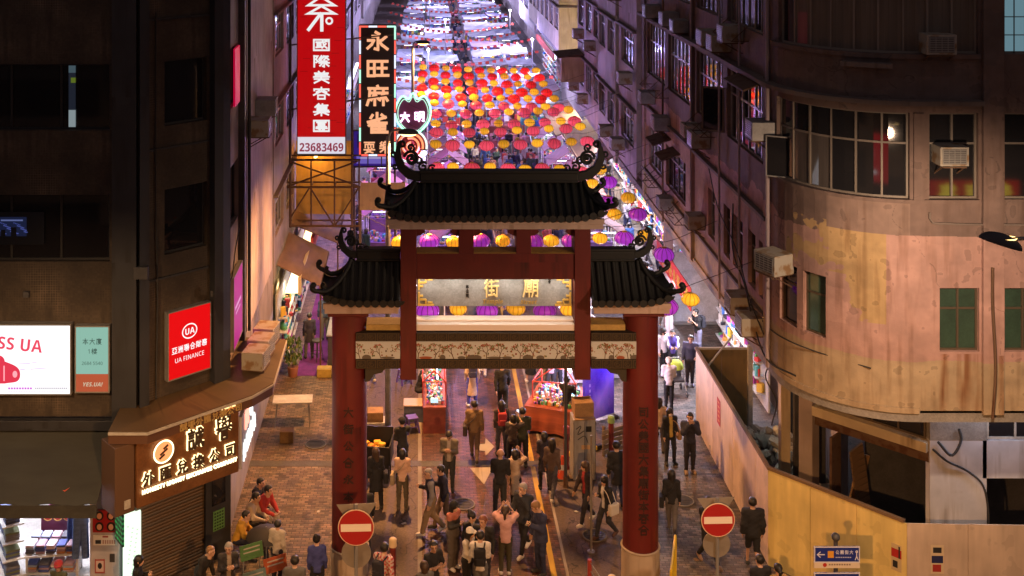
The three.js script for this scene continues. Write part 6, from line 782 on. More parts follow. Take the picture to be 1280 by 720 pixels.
// ---------- people ----------
function isoMesh(f, lo, hi, c) { // surface nets over a signed distance field
  const nx = Math.ceil((hi[0] - lo[0]) / c) + 1, ny = Math.ceil((hi[1] - lo[1]) / c) + 1, nz = Math.ceil((hi[2] - lo[2]) / c) + 1, F = new Float32Array(nx * ny * nz), id = new Int32Array(nx * ny * nz).fill(-1), pos = [], idx = [], I = (i, j, k) => (k * ny + j) * nx + i;
  for (let k = 0; k < nz; k++) for (let j = 0; j < ny; j++) for (let i = 0; i < nx; i++) F[I(i, j, k)] = f(lo[0] + i * c, lo[1] + j * c, lo[2] + k * c);
  const E = [[0, 1], [2, 3], [4, 5], [6, 7], [0, 2], [1, 3], [4, 6], [5, 7], [0, 4], [1, 5], [2, 6], [3, 7]];
  for (let k = 0; k < nz - 1; k++) for (let j = 0; j < ny - 1; j++) for (let i = 0; i < nx - 1; i++) {
    const v = []; let m = 0; for (let q = 0; q < 8; q++) { const d = F[I(i + (q & 1), j + ((q >> 1) & 1), k + (q >> 2))]; v.push(d); if (d < 0) m |= 1 << q; }
    if (m === 0 || m === 255) continue;
    let x = 0, y = 0, z = 0, n = 0; for (const [a, b] of E) if ((v[a] < 0) !== (v[b] < 0)) { const t = v[a] / (v[a] - v[b]); x += lerp(a & 1, b & 1, t); y += lerp((a >> 1) & 1, (b >> 1) & 1, t); z += lerp(a >> 2, b >> 2, t); n++; }
    id[I(i, j, k)] = pos.length / 3; pos.push(lo[0] + (i + x / n) * c, lo[1] + (j + y / n) * c, lo[2] + (k + z / n) * c);
  }
  const quad = (a, b, d, e, fl) => { if (a < 0 || b < 0 || d < 0 || e < 0) return; fl ? idx.push(a, d, b, a, e, d) : idx.push(a, b, d, a, d, e); };
  for (let k = 1; k < nz - 1; k++) for (let j = 1; j < ny - 1; j++) for (let i = 1; i < nx - 1; i++) {
    const s = F[I(i, j, k)] < 0;
    if (s !== F[I(i + 1, j, k)] < 0) quad(id[I(i, j - 1, k - 1)], id[I(i, j, k - 1)], id[I(i, j, k)], id[I(i, j - 1, k)], !s);
    if (s !== F[I(i, j + 1, k)] < 0) quad(id[I(i - 1, j, k - 1)], id[I(i - 1, j, k)], id[I(i, j, k)], id[I(i, j, k - 1)], !s);
    if (s !== F[I(i, j, k + 1)] < 0) quad(id[I(i - 1, j - 1, k)], id[I(i, j - 1, k)], id[I(i, j, k)], id[I(i - 1, j, k)], !s);
  }
  const g = new THREE.BufferGeometry(); g.setAttribute('position', new THREE.Float32BufferAttribute(pos, 3)); g.setIndex(idx); g.computeVertexNormals(); return g;
}
const smin = (a, b, k) => { const h = Math.max(k - Math.abs(a - b), 0) / k; return Math.min(a, b) - h * h * k * 0.25; };
function boneField(bones, k, grow = 0, fold = 0) { // bones: [ax ay az bx by bz ra rb]
  return (x, y, z) => { let d = 9; for (const B of bones) { const bx = B[3] - B[0], by = B[4] - B[1], bz = B[5] - B[2], px = x - B[0], py = y - B[1], pz = z - B[2], t = clamp((px * bx + py * by + pz * bz) / (bx * bx + by * by + bz * bz + 1e-9), 0, 1), qx = px - bx * t, qy = py - by * t, qz = (pz - bz * t) * (B[8] ?? 1), e = Math.sqrt(qx * qx + qy * qy + qz * qz) - (B[6] + (B[7] - B[6]) * t); d = smin(d, e, k); } return d - grow + (fold ? fold * (Math.sin(x * 31 + y * 47 + z * 21) + 0.7 * Math.sin(y * 83 - x * 40 + z * 57)) : 0); };
}
function boundsOf(bones, pad) { const lo = [9, 9, 9], hi = [-9, -9, -9]; for (const B of bones) for (let c = 0; c < 3; c++) { lo[c] = Math.min(lo[c], B[c] - B[6] - pad, B[c + 3] - B[7] - pad); hi[c] = Math.max(hi[c], B[c] + B[6] + pad, B[c + 3] + B[7] + pad); } return [lo, hi]; }
const fromBones = (bones, k, cell, grow = 0, fold = 0, cut) => { const [lo, hi] = boundsOf(bones, grow + cell * 2 + 0.02), f = boneField(bones, k, grow, fold); return isoMesh(cut ? (x, y, z) => Math.max(f(x, y, z), cut(x, y, z)) : f, lo, hi, cell); };
const bn = (a, b, ra, rb, sz) => [...a, ...b, ra, rb ?? ra, sz];
const headGeo = (() => { // origin at the centre of the head, facing +z
  const B = [bn([0, 0.03, -0.012], [0, 0.03, 0.012], 0.092, 0.085), bn([0, -0.05, 0.03], [0, -0.075, 0.05], 0.058, 0.042), bn([0, 0.01, 0.085], [0, -0.02, 0.108], 0.011, 0.016), bn([-0.035, 0.028, 0.078], [0.035, 0.028, 0.078], 0.016), bn([-0.02, -0.055, 0.088], [0.02, -0.055, 0.088], 0.011), bn([-0.088, 0.015, -0.005], [-0.09, -0.02, 0], 0.02, 0.014), bn([0.088, 0.015, -0.005], [0.09, -0.02, 0], 0.02, 0.014), bn([0, -0.06, -0.02], [0, -0.16, -0.02], 0.056, 0.06)];
  const f0 = boneField(B, 0.03), f = (x, y, z) => { let d = f0(x, y, z); for (const s of [-1, 1]) { const e = Math.hypot(x - s * 0.034, y - 0.008, z - 0.102) - 0.016; d = Math.max(d, -e); } return d; };
  const g = prep(isoMesh(f, [-0.13, -0.18, -0.13], [0.13, 0.15, 0.15], 0.0095)), p = g.attributes.position, c = new Float32Array(p.count * 3);
  for (let i = 0; i < p.count; i++) { const x = p.getX(i), y = p.getY(i), z = p.getZ(i); let k = [1, 1, 1]; if (z > 0.06) { if (Math.hypot(Math.abs(x) - 0.034, (y - 0.008) * 1.6) < 0.016) k = [0.12, 0.09, 0.08]; else if (Math.abs(y - 0.034) < 0.008 && Math.abs(Math.abs(x) - 0.036) < 0.022) k = [0.25, 0.18, 0.15]; else if (Math.abs(y + 0.056) < 0.011 && Math.abs(x) < 0.026) k = [0.75, 0.42, 0.4]; } c.set(k, i * 3); }
  g.setAttribute('color', new THREE.BufferAttribute(c, 3)); return g;
})();
const headLow = prep(isoMesh(boneField([bn([0, 0.03, -0.012], [0, 0.03, 0.012], 0.095, 0.088), bn([0, -0.05, 0.03], [0, -0.075, 0.05], 0.058, 0.045), bn([0, -0.06, -0.02], [0, -0.16, -0.02], 0.056, 0.06)], 0.03), [-0.13, -0.2, -0.13], [0.13, 0.15, 0.15], 0.03));
const handGeo = (grip) => { // origin at the wrist, fingers down -y, palm towards -x, thumb forward (+z)
  const c = grip ? 1 : 0.25, B = [bn([0, 0.01, 0], [0, -0.04, 0], 0.026, 0.024), bn([0, -0.045, -0.024], [0, -0.08, -0.026], 0.02, 0.016), bn([0, -0.045, 0.02], [0, -0.085, 0.022], 0.021, 0.017)];
  [[-0.03, 0.062], [-0.011, 0.078], [0.01, 0.085], [0.03, 0.074]].forEach(([z, l]) => { const a = [0, -0.085, z], m = [-l * 0.45 * c, -0.085 - l * 0.5 * (1 - 0.35 * c), z], e = [-l * 0.45 * c - l * 0.4 * c, -0.085 - l * (grip ? 0.2 : 0.92), z]; B.push(bn(a, m, 0.0095, 0.009), bn(m, e, 0.009, 0.0075)); });
  B.push(bn([-0.008, -0.02, 0.022], [-0.02 * c - 0.012, -0.052, 0.046], 0.014, 0.0105), bn([-0.02 * c - 0.012, -0.052, 0.046], [-0.034 * c - 0.015, -0.085, 0.05 - 0.016 * c], 0.0105, 0.0085));
  return prep(isoMesh(boneField(B, 0.008), [-0.1, -0.19, -0.06], [0.045, 0.05, 0.08], 0.0062));
};
const HAND = [handGeo(false), handGeo(true)];
const mirrorX = (g) => { g = g.clone(); const p = g.attributes.position.array, n = g.attributes.normal.array; for (let i = 0; i < p.length; i += 3) { p[i] *= -1; n[i] *= -1; } for (let i = 0; i < p.length; i += 9) for (let q = 0; q < 3; q++) { let t = p[i + q]; p[i + q] = p[i + 6 + q]; p[i + 6 + q] = t; t = n[i + q]; n[i + q] = n[i + 6 + q]; n[i + 6 + q] = t; } return g; };
const HANDL = HAND.map(mirrorX);
const cloth = (c, r = 0.85) => { const k = 'cloth' + c + r; return M[k] ??= std(c, r, { bumpMap: again(T.grainB, 6, 6), bumpScale: 0.002 }); };
const hairM = { black: std([0.012, 0.01, 0.009], 0.5), brown: std([0.05, 0.028, 0.016], 0.5), grey: std([0.25, 0.24, 0.23], 0.6), white: std([0.55, 0.53, 0.5], 0.6), fair: std([0.22, 0.12, 0.05], 0.5), red: std([0.18, 0.06, 0.03], 0.5) };
const skinM = std(0xffffff, 0.55, { vertexColors: true });
const SKIN = { a: [0.5, 0.31, 0.22], b: [0.42, 0.25, 0.17], c: [0.3, 0.17, 0.11] };
function skeleton(o) {
  const w = o.f ? 0.9 : 1, J = {}, S = (s) => (s ? 1 : -1);
  const sit = o.pose === 'sit', hy = sit ? 0.5 : 0.93, ln = o.lean ?? (sit ? 0.16 : 0.02);
  J.hip = [0, hy, 0]; J.waist = [0, hy + 0.14, ln * 0.3]; J.chest = [0, hy + 0.36, ln * 0.8]; J.neck = [0, hy + 0.52, ln * 1.15 - 0.01]; J.head = [0, hy + 0.665, ln * 1.5 + 0.015 + (o.down ? 0.03 : 0)];
  for (const s of [0, 1]) {
    const k = S(s), ph = o.pose === 'walk' ? (s ? 1 : -1) * (o.step ?? 1) : 0;
    J['p' + s] = [k * 0.085, hy, 0];
    if (sit) { J['k' + s] = [k * (o.f ? 0.09 : 0.15), 0.52, 0.4]; J['a' + s] = [k * 0.12, 0.09, 0.4 + (s ? 0.08 : 0)]; J['t' + s] = [k * 0.13, 0.035, 0.55]; } else if (ph > 0) { J['k' + s] = [k * 0.085, 0.52, 0.17]; J['a' + s] = [k * 0.08, 0.1, 0.27]; J['t' + s] = [k * 0.085, 0.06, 0.41]; } else if (ph < 0) { J['k' + s] = [k * 0.085, 0.5, -0.02]; J['a' + s] = [k * 0.08, 0.16, -0.31]; J['t' + s] = [k * 0.085, 0.04, -0.2]; } else { const sp = o.wide ?? 0.1; J['k' + s] = [k * (sp * 0.97), 0.5, 0.025]; J['a' + s] = [k * sp, 0.085, -0.01]; J['t' + s] = [k * (sp + 0.03), 0.035, 0.135]; }
    const sy = hy + 0.475, sz = ln * 0.95; J['s' + s] = [k * 0.175 * w, sy, sz];
    const m = (o.arms ?? 'dd')[s], R = (x, y, z) => [k * x * w, sy + y, sz + z];
    [J['e' + s], J['w' + s]] = { d: [R(0.225, -0.28, -0.03), R(0.235, -0.52, 0.04)], w: [R(0.22, -0.27, -0.1 * ph), R(0.22, -0.5, 0.02 - 0.22 * ph)], p: [R(0.2, -0.27, 0.03), R(0.08, -0.16, 0.27)], q: [R(0.22, -0.25, 0.06), R(0.12, -0.02, 0.3)], u: [R(0.3, 0.02, 0.17), R(0.1, 0.2, 0.28)], c: [R(0.24, -0.25, 0.06), R(-0.08, -0.22, 0.2)], h: [R(0.22, -0.2, 0.12), R(0.05, 0.06, 0.17)], b: [R(0.22, -0.27, -0.02), R(0.19, -0.36, 0.18)], k: [R(0.22, -0.24, 0.1), R(0.1, -0.34, 0.34)], f: [R(0.19, -0.2, 0.16), R(0.12, -0.2, 0.42)], o: [R(0.3, -0.16, 0.14), R(0.34, -0.1, 0.38)] }[m];
  }
  return J;
}
let proto = 0;
function person(x, y, face, label, o) {
  o = { look: rr(-28, 28), lean: o.pose === 'sit' ? 0.16 : rr(0.0, 0.07), wide: rr(0.08, 0.13), ...o };
  const p = y < 0 ? V(x[0], x[1] ?? 0, x[2]) : G(x, y), h = (o.h ?? (o.f ? 1.63 : 1.73)) / 1.73, s = thing('person', label, 'person', [p.x, o.y0 ?? p.y, p.z], face * Math.PI / 180, o.group), J = skeleton(o), low = o.low, cell = low ? 0.05 : 0.026, w = o.f ? 0.92 : 1, fat = o.fat ?? 1;
  s.position.y = o.y0 ?? 0.012; s.scale.setScalar(h); s.rotation.z = rr(-0.025, 0.025);
  const torso = [bn(J.hip, J.waist, 0.125 * w * fat, 0.108 * w * fat, 1.25), bn(J.waist, J.chest, 0.112 * w * fat, 0.135 * w * fat, 1.25), bn(J.s0, J.s1, 0.062 * w), bn(J.chest, J.neck, 0.11 * w, 0.06)], neck = [bn(J.neck, [J.head[0], J.head[1] - 0.06, J.head[2] - 0.02], 0.052 * w, 0.05)];
  const arm = (i, long) => [bn(J['s' + i], J['e' + i], 0.052 * w, 0.042 * w), ...(long ? [bn(J['e' + i], J['w' + i], 0.041 * w, 0.028 * w)] : [])], leg = (i, long) => [bn(J['p' + i], J['k' + i], 0.084 * w, 0.058), ...(long ? [bn(J['k' + i], J['a' + i], 0.056, 0.036)] : [])], foot = (i) => [bn([J['a' + i][0], J['a' + i][1] - 0.035, J['a' + i][2] - 0.03], J['t' + i], 0.04, 0.032)];
  const skin = lin(...SKIN[o.skin ?? 'a']), tint = (g) => { g = prep(g); const c = g.attributes.color; if (!c) return paint(g, skin); for (let i = 0; i < c.count; i++) c.setXYZ(i, c.getX(i) * skin.r, c.getY(i) * skin.g, c.getZ(i) * skin.b); return g; };
  const parts = [fromBones([...torso, ...neck, ...arm(0, 1), ...arm(1, 1), ...leg(0, 1), ...leg(1, 1), ...foot(0), ...foot(1)], 0.04, low ? 0.055 : 0.032, -0.004)];
  const hm = new THREE.Matrix4().compose(V(...J.head), new THREE.Quaternion().setFromEuler(new THREE.Euler((o.down ?? 0) * 0.6, (o.look ?? 0) * Math.PI / 180, 0, 'YXZ')), V(1, 1, 1));
  parts.push((low ? headLow : headGeo).clone().applyMatrix4(hm));
  if (!low) for (const i of [0, 1]) { const d = V(...J['w' + i]).sub(V(...J['e' + i])).normalize(), g = (i ? HAND : HANDL)[/[dw]/.test((o.arms ?? 'dd')[i]) ? 0 : 1].clone(); g.applyMatrix4(new THREE.Matrix4().compose(V(...J['w' + i]), new THREE.Quaternion().setFromUnitVectors(V(0, -1, 0), d), V(1, 1, 1))); parts.push(g); }
  mesh('body', join(parts.map((g) => tint(g))), skinM, s);
  const fold = low ? 0 : 0.0055, tc = o.top ?? [0.05, 0.05, 0.06];
  if (tc) {
    const tb = [...torso.map((b) => { b = [...b]; return b; }), ...(o.vest ? [] : [...arm(0, o.sl !== 's'), ...arm(1, o.sl !== 's')])];
    if (o.coat) tb.push(bn([0, J.hip[1] + 0.1, 0], [0, J.hip[1] - o.coat, 0.01], 0.13 * w, 0.17 * w, 1.15)); else tb.push(bn(J.hip, [0, J.hip[1] - 0.03, 0], 0.128 * w * fat, 0.13 * w * fat, 1.2));
    const hem = J.hip[1] - (o.coat ?? 0.08), g = fromBones(tb, 0.05, cell, o.thick ?? 0.022, fold, (px, py, pz) => Math.max(hem - py, py - J.neck[1] - 0.03));
    if (o.pat) { const q = prep(g), P2 = q.attributes.position, c = new Float32Array(P2.count * 3), A = lin(...tc), Bc = lin(...o.pat[1]); for (let i = 0; i < P2.count; i++) { const X = P2.getX(i), Y = P2.getY(i); let on = false; if (o.pat[0] === 'plaid') on = (Math.sin(X * 70) > 0.1) !== (Math.sin(Y * 70) > 0.1); else if (o.pat[0] === 'vest') on = Math.abs(X) < 0.165; else if (o.pat[0] === 'open') on = P2.getZ(i) > 0.05 && Math.abs(X) < 0.05; else if (o.pat[0] === 'band') on = Y > J.chest[1] + 0.02; else on = Math.sin(Y * 90) > 0.2; const k = on ? Bc : A; c.set([k.r, k.g, k.b], i * 3); } q.setAttribute('color', new THREE.BufferAttribute(c, 3)); mesh(o.coat ? 'coat' : 'top', q, VC, s); } else mesh(o.coat ? 'coat' : 'top', g, cloth(tc), s);
  }
  const bc = o.bot ?? [0.025, 0.026, 0.035];
  if (o.skirt) mesh('skirt', fromBones([bn([0, J.hip[1] + 0.06, 0], [0, J.hip[1] - o.skirt, 0], 0.13, 0.2, 1.15)], 0.04, cell, 0.008, fold * 1.5, (px, py) => J.hip[1] - o.skirt - py), cloth(bc), s);
  else { const long = o.legs !== 'short', g = fromBones([bn(J.hip, [0, J.hip[1] + 0.05, 0], 0.128 * w * fat, 0.12 * w * fat, 1.2), ...leg(0, long), ...leg(1, long)], 0.03, cell, o.loose ?? 0.018, fold, long ? null : (px, py) => J.k0[1] - 0.02 - py); mesh(long ? 'trousers' : 'shorts', g, cloth(bc), s); }
  if (!low) mesh('shoes', join([0, 1].map((i) => fromBones(foot(i), 0.02, 0.022, 0.016))), cloth(o.shoe ?? [0.03, 0.03, 0.03]), s);
  const H = o.hair ?? 'short', hx = J.head, hb = (b) => b.map((q) => { q = [...q]; for (const c of [0, 3]) { const v = V(q[c], q[c + 1], q[c + 2]).applyMatrix4(hm); q[c] = v.x; q[c + 1] = v.y; q[c + 2] = v.z; } return q; }), inv = hm.clone().invert(), hv = V(0, 0, 0);
  if (H !== 'bald') {
    const B = [bn([0, 0.042, -0.02], [0, 0.042, 0.01], 0.098, 0.094)];
    if (H === 'long') B.push(bn([0, 0.02, -0.05], [0, -0.2, -0.075], 0.085, 0.07), bn([0.07, 0.02, -0.02], [0.08, -0.17, -0.02], 0.035, 0.03), bn([-0.07, 0.02, -0.02], [-0.08, -0.17, -0.02], 0.035, 0.03)); if (H === 'bob') B.push(bn([0, 0.0, -0.04], [0, -0.07, -0.05], 0.095, 0.085)); if (H === 'pony') B.push(bn([0, 0.06, -0.1], [0, 0.0, -0.15], 0.035, 0.04), bn([0, 0.0, -0.15], [0, -0.22, -0.12], 0.04, 0.02)); if (H === 'bun') B.push(bn([0, 0.13, -0.06], [0, 0.14, -0.065], 0.05));
    const cut = (px, py, pz) => { hv.set(px, py, pz).applyMatrix4(inv); const fz = H === 'thin' ? 0.0 : 0.045, fy = H === 'thin' ? 0.06 : 0.062; return H === 'long' || H === 'bob' || H === 'pony' || H === 'bun' ? Math.min(hv.z - 0.03, 0.062 - hv.y) < 0 && hv.z > 0.03 && hv.y < 0.062 ? 0.02 : -1 : hv.z > fz - 0.02 * (hv.y < -0.02) && hv.y < fy ? 0.02 : hv.y < -0.045 ? 0.02 : -1; };
    mesh('hair', fromBones(hb(B), 0.03, low ? 0.04 : 0.02, 0.006, low ? 0 : 0.002, cut), hairM[o.hc ?? 'black'], s);
  }
  if (o.cap) mesh('cap', [new THREE.SphereGeometry(0.116, 14, 8, 0, 6.2832, 0, 1.5).translate(0, 0.045, -0.008), at(new THREE.CylinderGeometry(0.085, 0.085, 0.014, 16).scale(1, 1, 0.9), 0, 0.055, 0.095, 0, 0.15)].map((g) => g.applyMatrix4(hm)), cloth(o.cap), s);
  if (o.mask) mesh('face_mask', new THREE.SphereGeometry(0.06, 10, 8).scale(1, 0.8, 0.6).translate(0, -0.045, 0.078).applyMatrix4(hm), cloth(o.mask), s);
  if (o.hood) mesh('scarf', at(new THREE.TorusGeometry(0.085, 0.04, 8, 16).rotateX(Math.PI / 2), J.neck[0], J.neck[1] + 0.03, J.neck[2]), cloth(o.hood), s);
  s.updateMatrixWorld(true);
  // carried things stand on their own
  const own = (name, l, cat, g, m, pos) => { const t = new THREE.Mesh(join(g), m); t.name = numbered(name); t.castShadow = t.receiveShadow = true; t.applyMatrix4(s.matrixWorld); scene.add(t); return tag(t, l, cat, 'bags and phones people carry'); };
  if (o.pack) own('backpack', o.pack[1], 'backpack', [rbox(0.28, 0.42, 0.15, 0.05, 0, J.chest[1] - 0.05, J.chest[2] - 0.225), rbox(0.2, 0.18, 0.07, 0.03, 0, J.chest[1] - 0.13, J.chest[2] - 0.31), ...[-1, 1].map((k) => tube([V(k * 0.1, J.chest[1] + 0.14, J.chest[2] - 0.17), V(k * 0.12, J.neck[1] + 0.02, J.neck[2]), V(k * 0.12, J.chest[1] + 0.02, J.chest[2] + 0.14), V(k * 0.13, J.chest[1] - 0.2, J.chest[2] - 0.1)], 0.018, 14, 6))], cloth(o.pack[0]));
  if (o.bag) { const k = o.bag[2] ?? 1, z = o.bag[3] ?? -0.02; own('shoulder_bag', o.bag[1], 'bag', [rbox(0.13, 0.3, 0.32, 0.03, k * 0.27, J.hip[1] - 0.02, z), tube([V(k * 0.26, J.hip[1] + 0.12, z + 0.1), V(k * 0.16, J.chest[1] + 0.02, 0.13), V(-k * 0.08, J.neck[1] - 0.01, J.neck[2] + 0.04), V(-k * 0.02, J.chest[1] + 0.02, -0.17), V(k * 0.26, J.hip[1] + 0.12, z - 0.1)], 0.014, 24, 5)], cloth(o.bag[0])); }
  if (o.phone) { const i = o.phone[1] ?? 1, a = V(...J['w' + i]).add(V(i ? -0.03 : 0.03, 0.05, 0.06)); own('phone', o.phone[0], 'phone', [at(new RoundedBoxGeometry(0.075, 0.15, 0.01, 1, 0.004), a.x, a.y + (o.phone[2] ?? 0), a.z, 0, o.phone[3] ?? -0.6)], o.phone[4] ? glow([0.75, 0.85, 1], 1.6) : M.black); }
  return s;
}
{
  const navy = [0.02, 0.025, 0.06], blk = [0.012, 0.012, 0.014], wht = [0.55, 0.53, 0.5], grey = [0.1, 0.1, 0.1], kh = [0.22, 0.16, 0.1], wsh = [0.6, 0.58, 0.55];
  const gs = 'people on the street', NL = (l) => l;
  person(676, 718, -62, 'man in a navy suit standing looking at a phone beside the yellow line', { top: [0.025, 0.03, 0.07], bot: navy, arms: 'dp', down: 0.7, hair: 'short', hc: 'fair', coat: 0.14, thick: 0.03, h: 1.84, phone: ['phone in the hand of the man in the navy suit', 1, 0, -1.2], group: gs });
  person(656, 692, -38, 'man in a dark suit and white trainers striding towards the camera', { pose: 'walk', top: [0.03, 0.033, 0.04], bot: blk, arms: 'wh', coat: 0.14, thick: 0.028, hc: 'grey', shoe: wsh, h: 1.8, look: -20, group: gs });
  person(631, 718, 178, 'woman in a pink jacket with raised arms taking a photo, long ponytail', { f: 1, top: [0.55, 0.33, 0.32], bot: [0.05, 0.045, 0.025], arms: 'uu', hair: 'pony', hc: 'brown', thick: 0.035, shoe: wsh, h: 1.66, phone: ['phone held up by the woman in the pink jacket', 1, 0.02, 0], group: gs });
  person(601, 756, 175, 'person in a white shirt seen from behind under a black backpack', { top: wht, sl: 's', arms: 'pp', bot: grey, pack: [blk, 'black backpack on the person in the white shirt'], h: 1.72, group: gs });
  person(583, 744, 60, 'person in a white cap and white top inside the group by the road line', { f: 1, top: [0.5, 0.48, 0.44], bot: blk, arms: 'pp', cap: [0.6, 0.58, 0.52], hair: 'long', h: 1.64, group: gs });
  person(606, 734, -20, 'man with short reddish hair in a black open jacket', { top: blk, pat: ['open', [0.3, 0.2, 0.15]], hc: 'red', arms: 'dd', h: 1.76, skin: 'b', group: gs });
  person(587, 722, 35, 'woman in a black blazer over a white top turning to her friends', { f: 1, top: blk, pat: ['open', wht], bot: grey, arms: 'dp', hair: 'bun', h: 1.66, look: 40, group: gs });
  person(566, 711, 48, 'person in a black cap and dark top with a pale shoulder band, wide grey trousers', { f: 1, top: [0.03, 0.03, 0.03], pat: ['band', [0.4, 0.14, 0.1]], bot: [0.09, 0.08, 0.075], loose: 0.045, cap: blk, hair: 'long', arms: 'pd', shoe: wsh, h: 1.68, group: gs });
  person(541, 768, 40, 'man in a black T-shirt with folded arms before the road line', { top: blk, sl: 's', arms: 'cc', h: 1.74, skin: 'b', look: -30, group: gs });
  person(531, 792, 200, 'person with brown hair at the edge of the group', { f: 1, top: grey, hair: 'bob', hc: 'brown', h: 1.6, group: gs });
  person(478, 776, 150, 'man in a red and white checked shirt with a dark backpack', { top: [0.4, 0.05, 0.05], pat: ['plaid', [0.5, 0.42, 0.38]], bot: grey, arms: 'dp', pack: [[0.02, 0.02, 0.03], 'dark backpack on the man in the checked shirt'], h: 1.75, group: gs });
  person(540, 668, -82, 'older bald man in a navy waistcoat and khaki trousers walking', { pose: 'walk', top: [0.22, 0.22, 0.24], pat: ['vest', [0.015, 0.02, 0.05]], bot: kh, arms: 'pd', hair: 'thin', hc: 'grey', shoe: wsh, h: 1.72, loose: 0.03, group: gs });
  person(556, 662, -78, 'man in a navy jacket with a pink patch walking beside the older bald man', { pose: 'walk', step: -1, top: [0.02, 0.022, 0.05], bot: [0.16, 0.11, 0.07], arms: 'pd', h: 1.7, group: gs });
  person(561, 613, -8, 'man in an olive grey jacket facing the camera and looking at his hands', { top: [0.13, 0.11, 0.08], pat: ['open', [0.35, 0.3, 0.25]], bot: [0.03, 0.03, 0.03], arms: 'pp', down: 0.8, h: 1.74, skin: 'b', group: gs });
  person(503, 638, 172, 'woman in a cream top with a cross-body bag seen from behind', { f: 1, top: [0.55, 0.36, 0.26], bot: [0.09, 0.075, 0.05], hair: 'bob', arms: 'pp', bag: [[0.3, 0.24, 0.16], 'straw coloured cross-body bag on the woman in the cream top', 1], shoe: [0.1, 0.08, 0.06], h: 1.66, group: gs });
  person(471, 636, 185, 'woman in a long black coat beside the black cart', { f: 1, top: blk, coat: 0.4, bot: blk, hair: 'long', hc: 'brown', arms: 'pd', bag: [blk, 'black shoulder bag on the woman in the long coat', -1], h: 1.66, group: gs });
  person(503, 596, 200, 'person in dark clothes and a black cap behind the black cart', { top: [0.02, 0.02, 0.02], cap: blk, arms: 'fp', h: 1.66, group: gs });
  person(624, 645, 176, 'bald man in a black T-shirt seen from behind beside the give way marking', { top: blk, sl: 's', arms: 'dp', hair: 'bald', bot: [0.03, 0.03, 0.03], h: 1.78, skin: 'b', group: gs });
  person(645, 640, 172, 'woman in a beige coat holding a phone up to take a picture', { f: 1, top: [0.42, 0.32, 0.24], coat: 0.42, bot: blk, arms: 'uq', hair: 'bob', h: 1.66, phone: ['glowing phone held up by the woman in the beige coat', 1, 0.06, 0, 1], group: gs });
  person(652, 584, 178, 'man in a dark green jacket standing near the orange stall', { top: [0.03, 0.035, 0.02], bot: blk, arms: 'pp', h: 1.72, group: gs });
  person(640, 588, 160, 'person with a patterned scarf near the orange stall', { f: 1, top: [0.06, 0.05, 0.05], hood: [0.4, 0.33, 0.26], hair: 'bob', arms: 'up', h: 1.62, phone: ['glowing phone held up by the person with the scarf', 0, 0.04, 0, 1], group: gs });
  person(627, 570, 183, 'woman with a dark red backpack seen from behind', { f: 1, top: [0.05, 0.04, 0.04], bot: [0.05, 0.05, 0.07], hair: 'long', pack: [[0.3, 0.03, 0.04], 'dark red backpack on the woman near the yellow line'], h: 1.64, group: gs });
  person(629, 521, 182, 'man in a black shirt walking away beside the yellow line', { pose: 'walk', top: blk, bot: blk, arms: 'ww', shoe: wsh, h: 1.74, group: gs });
  person(593, 576, 176, 'man in a tan waistcoat walking away with a shoulder bag', { pose: 'walk', top: [0.2, 0.13, 0.07], vest: 0, bot: [0.12, 0.08, 0.06], arms: 'dd', bag: [[0.05, 0.04, 0.04], 'dark shoulder bag on the man in the tan waistcoat', 1], h: 1.76, group: gs });
  person(590, 508, 185, 'woman in a long beige coat with a navy hem and a black backpack', { f: 1, top: [0.5, 0.36, 0.26], coat: 0.55, bot: [0.06, 0.06, 0.3], hair: 'long', pack: [[0.03, 0.03, 0.06], 'black backpack on the woman in the long beige coat'], shoe: wsh, h: 1.7, group: gs });
  person(604, 468, 175, 'person in pale trousers walking under the painted beam', { f: 1, pose: 'walk', top: [0.3, 0.28, 0.35], bot: [0.5, 0.46, 0.5], shoe: wsh, hair: 'long', group: gs });
  person(681, 612, 176, 'woman in a loose navy dress seen from behind beside the orange stall', { f: 1, top: [0.03, 0.03, 0.05], coat: 0.35, bot: blk, hair: 'bob', h: 1.6, arms: 'pp', group: gs });
  person(690, 624, 160, 'woman with long hair and a brown jacket walking away', { f: 1, pose: 'walk', top: [0.09, 0.06, 0.05], bot: [0.06, 0.06, 0.08], hair: 'long', shoe: wsh, h: 1.66, group: gs });
  person(734, 655, -58, 'woman in black with a red top and white shoes by the thin post', { f: 1, pose: 'walk', top: [0.03, 0.02, 0.02], pat: ['open', [0.3, 0.03, 0.03]], hair: 'long', hc: 'brown', arms: 'wd', shoe: wsh, h: 1.67, group: gs });
  person(757, 673, -55, 'woman in a black cardigan carrying a white tote bag', { f: 1, pose: 'walk', step: -1, top: blk, pat: ['open', wht], hair: 'long', arms: 'pd', bag: [[0.55, 0.52, 0.46], 'white tote bag on the woman in the black cardigan', 1], h: 1.66, shoe: [0.08, 0.04, 0.03], group: gs });
  person(773, 634, 185, 'man in a long black coat half hidden by the right pillar', { top: blk, coat: 0.3, bot: [0.05, 0.06, 0.12], arms: 'pd', h: 1.76, group: gs });
  person(862, 591, 4, 'man in a navy jacket on the pavement with both hands at his mouth', { top: [0.02, 0.022, 0.04], bot: [0.02, 0.02, 0.03], arms: 'hh', shoe: [0.3, 0.22, 0.15], h: 1.75, thick: 0.035, skin: 'b', group: gs });
  person(838, 580, 8, 'woman in a black jacket and yellow top with a tan handbag and mask', { f: 1, top: blk, pat: ['open', [0.5, 0.35, 0.08]], hair: 'long', mask: [0.6, 0.6, 0.62], arms: 'db', bag: [[0.35, 0.2, 0.08], 'tan handbag of the woman in the black jacket', 1], h: 1.66, group: gs });
  person(824, 566, 170, 'person in a beige top walking beside the right pillar', { f: 1, top: [0.45, 0.32, 0.2], bot: [0.1, 0.08, 0.07], hair: 'long', h: 1.62, group: gs });
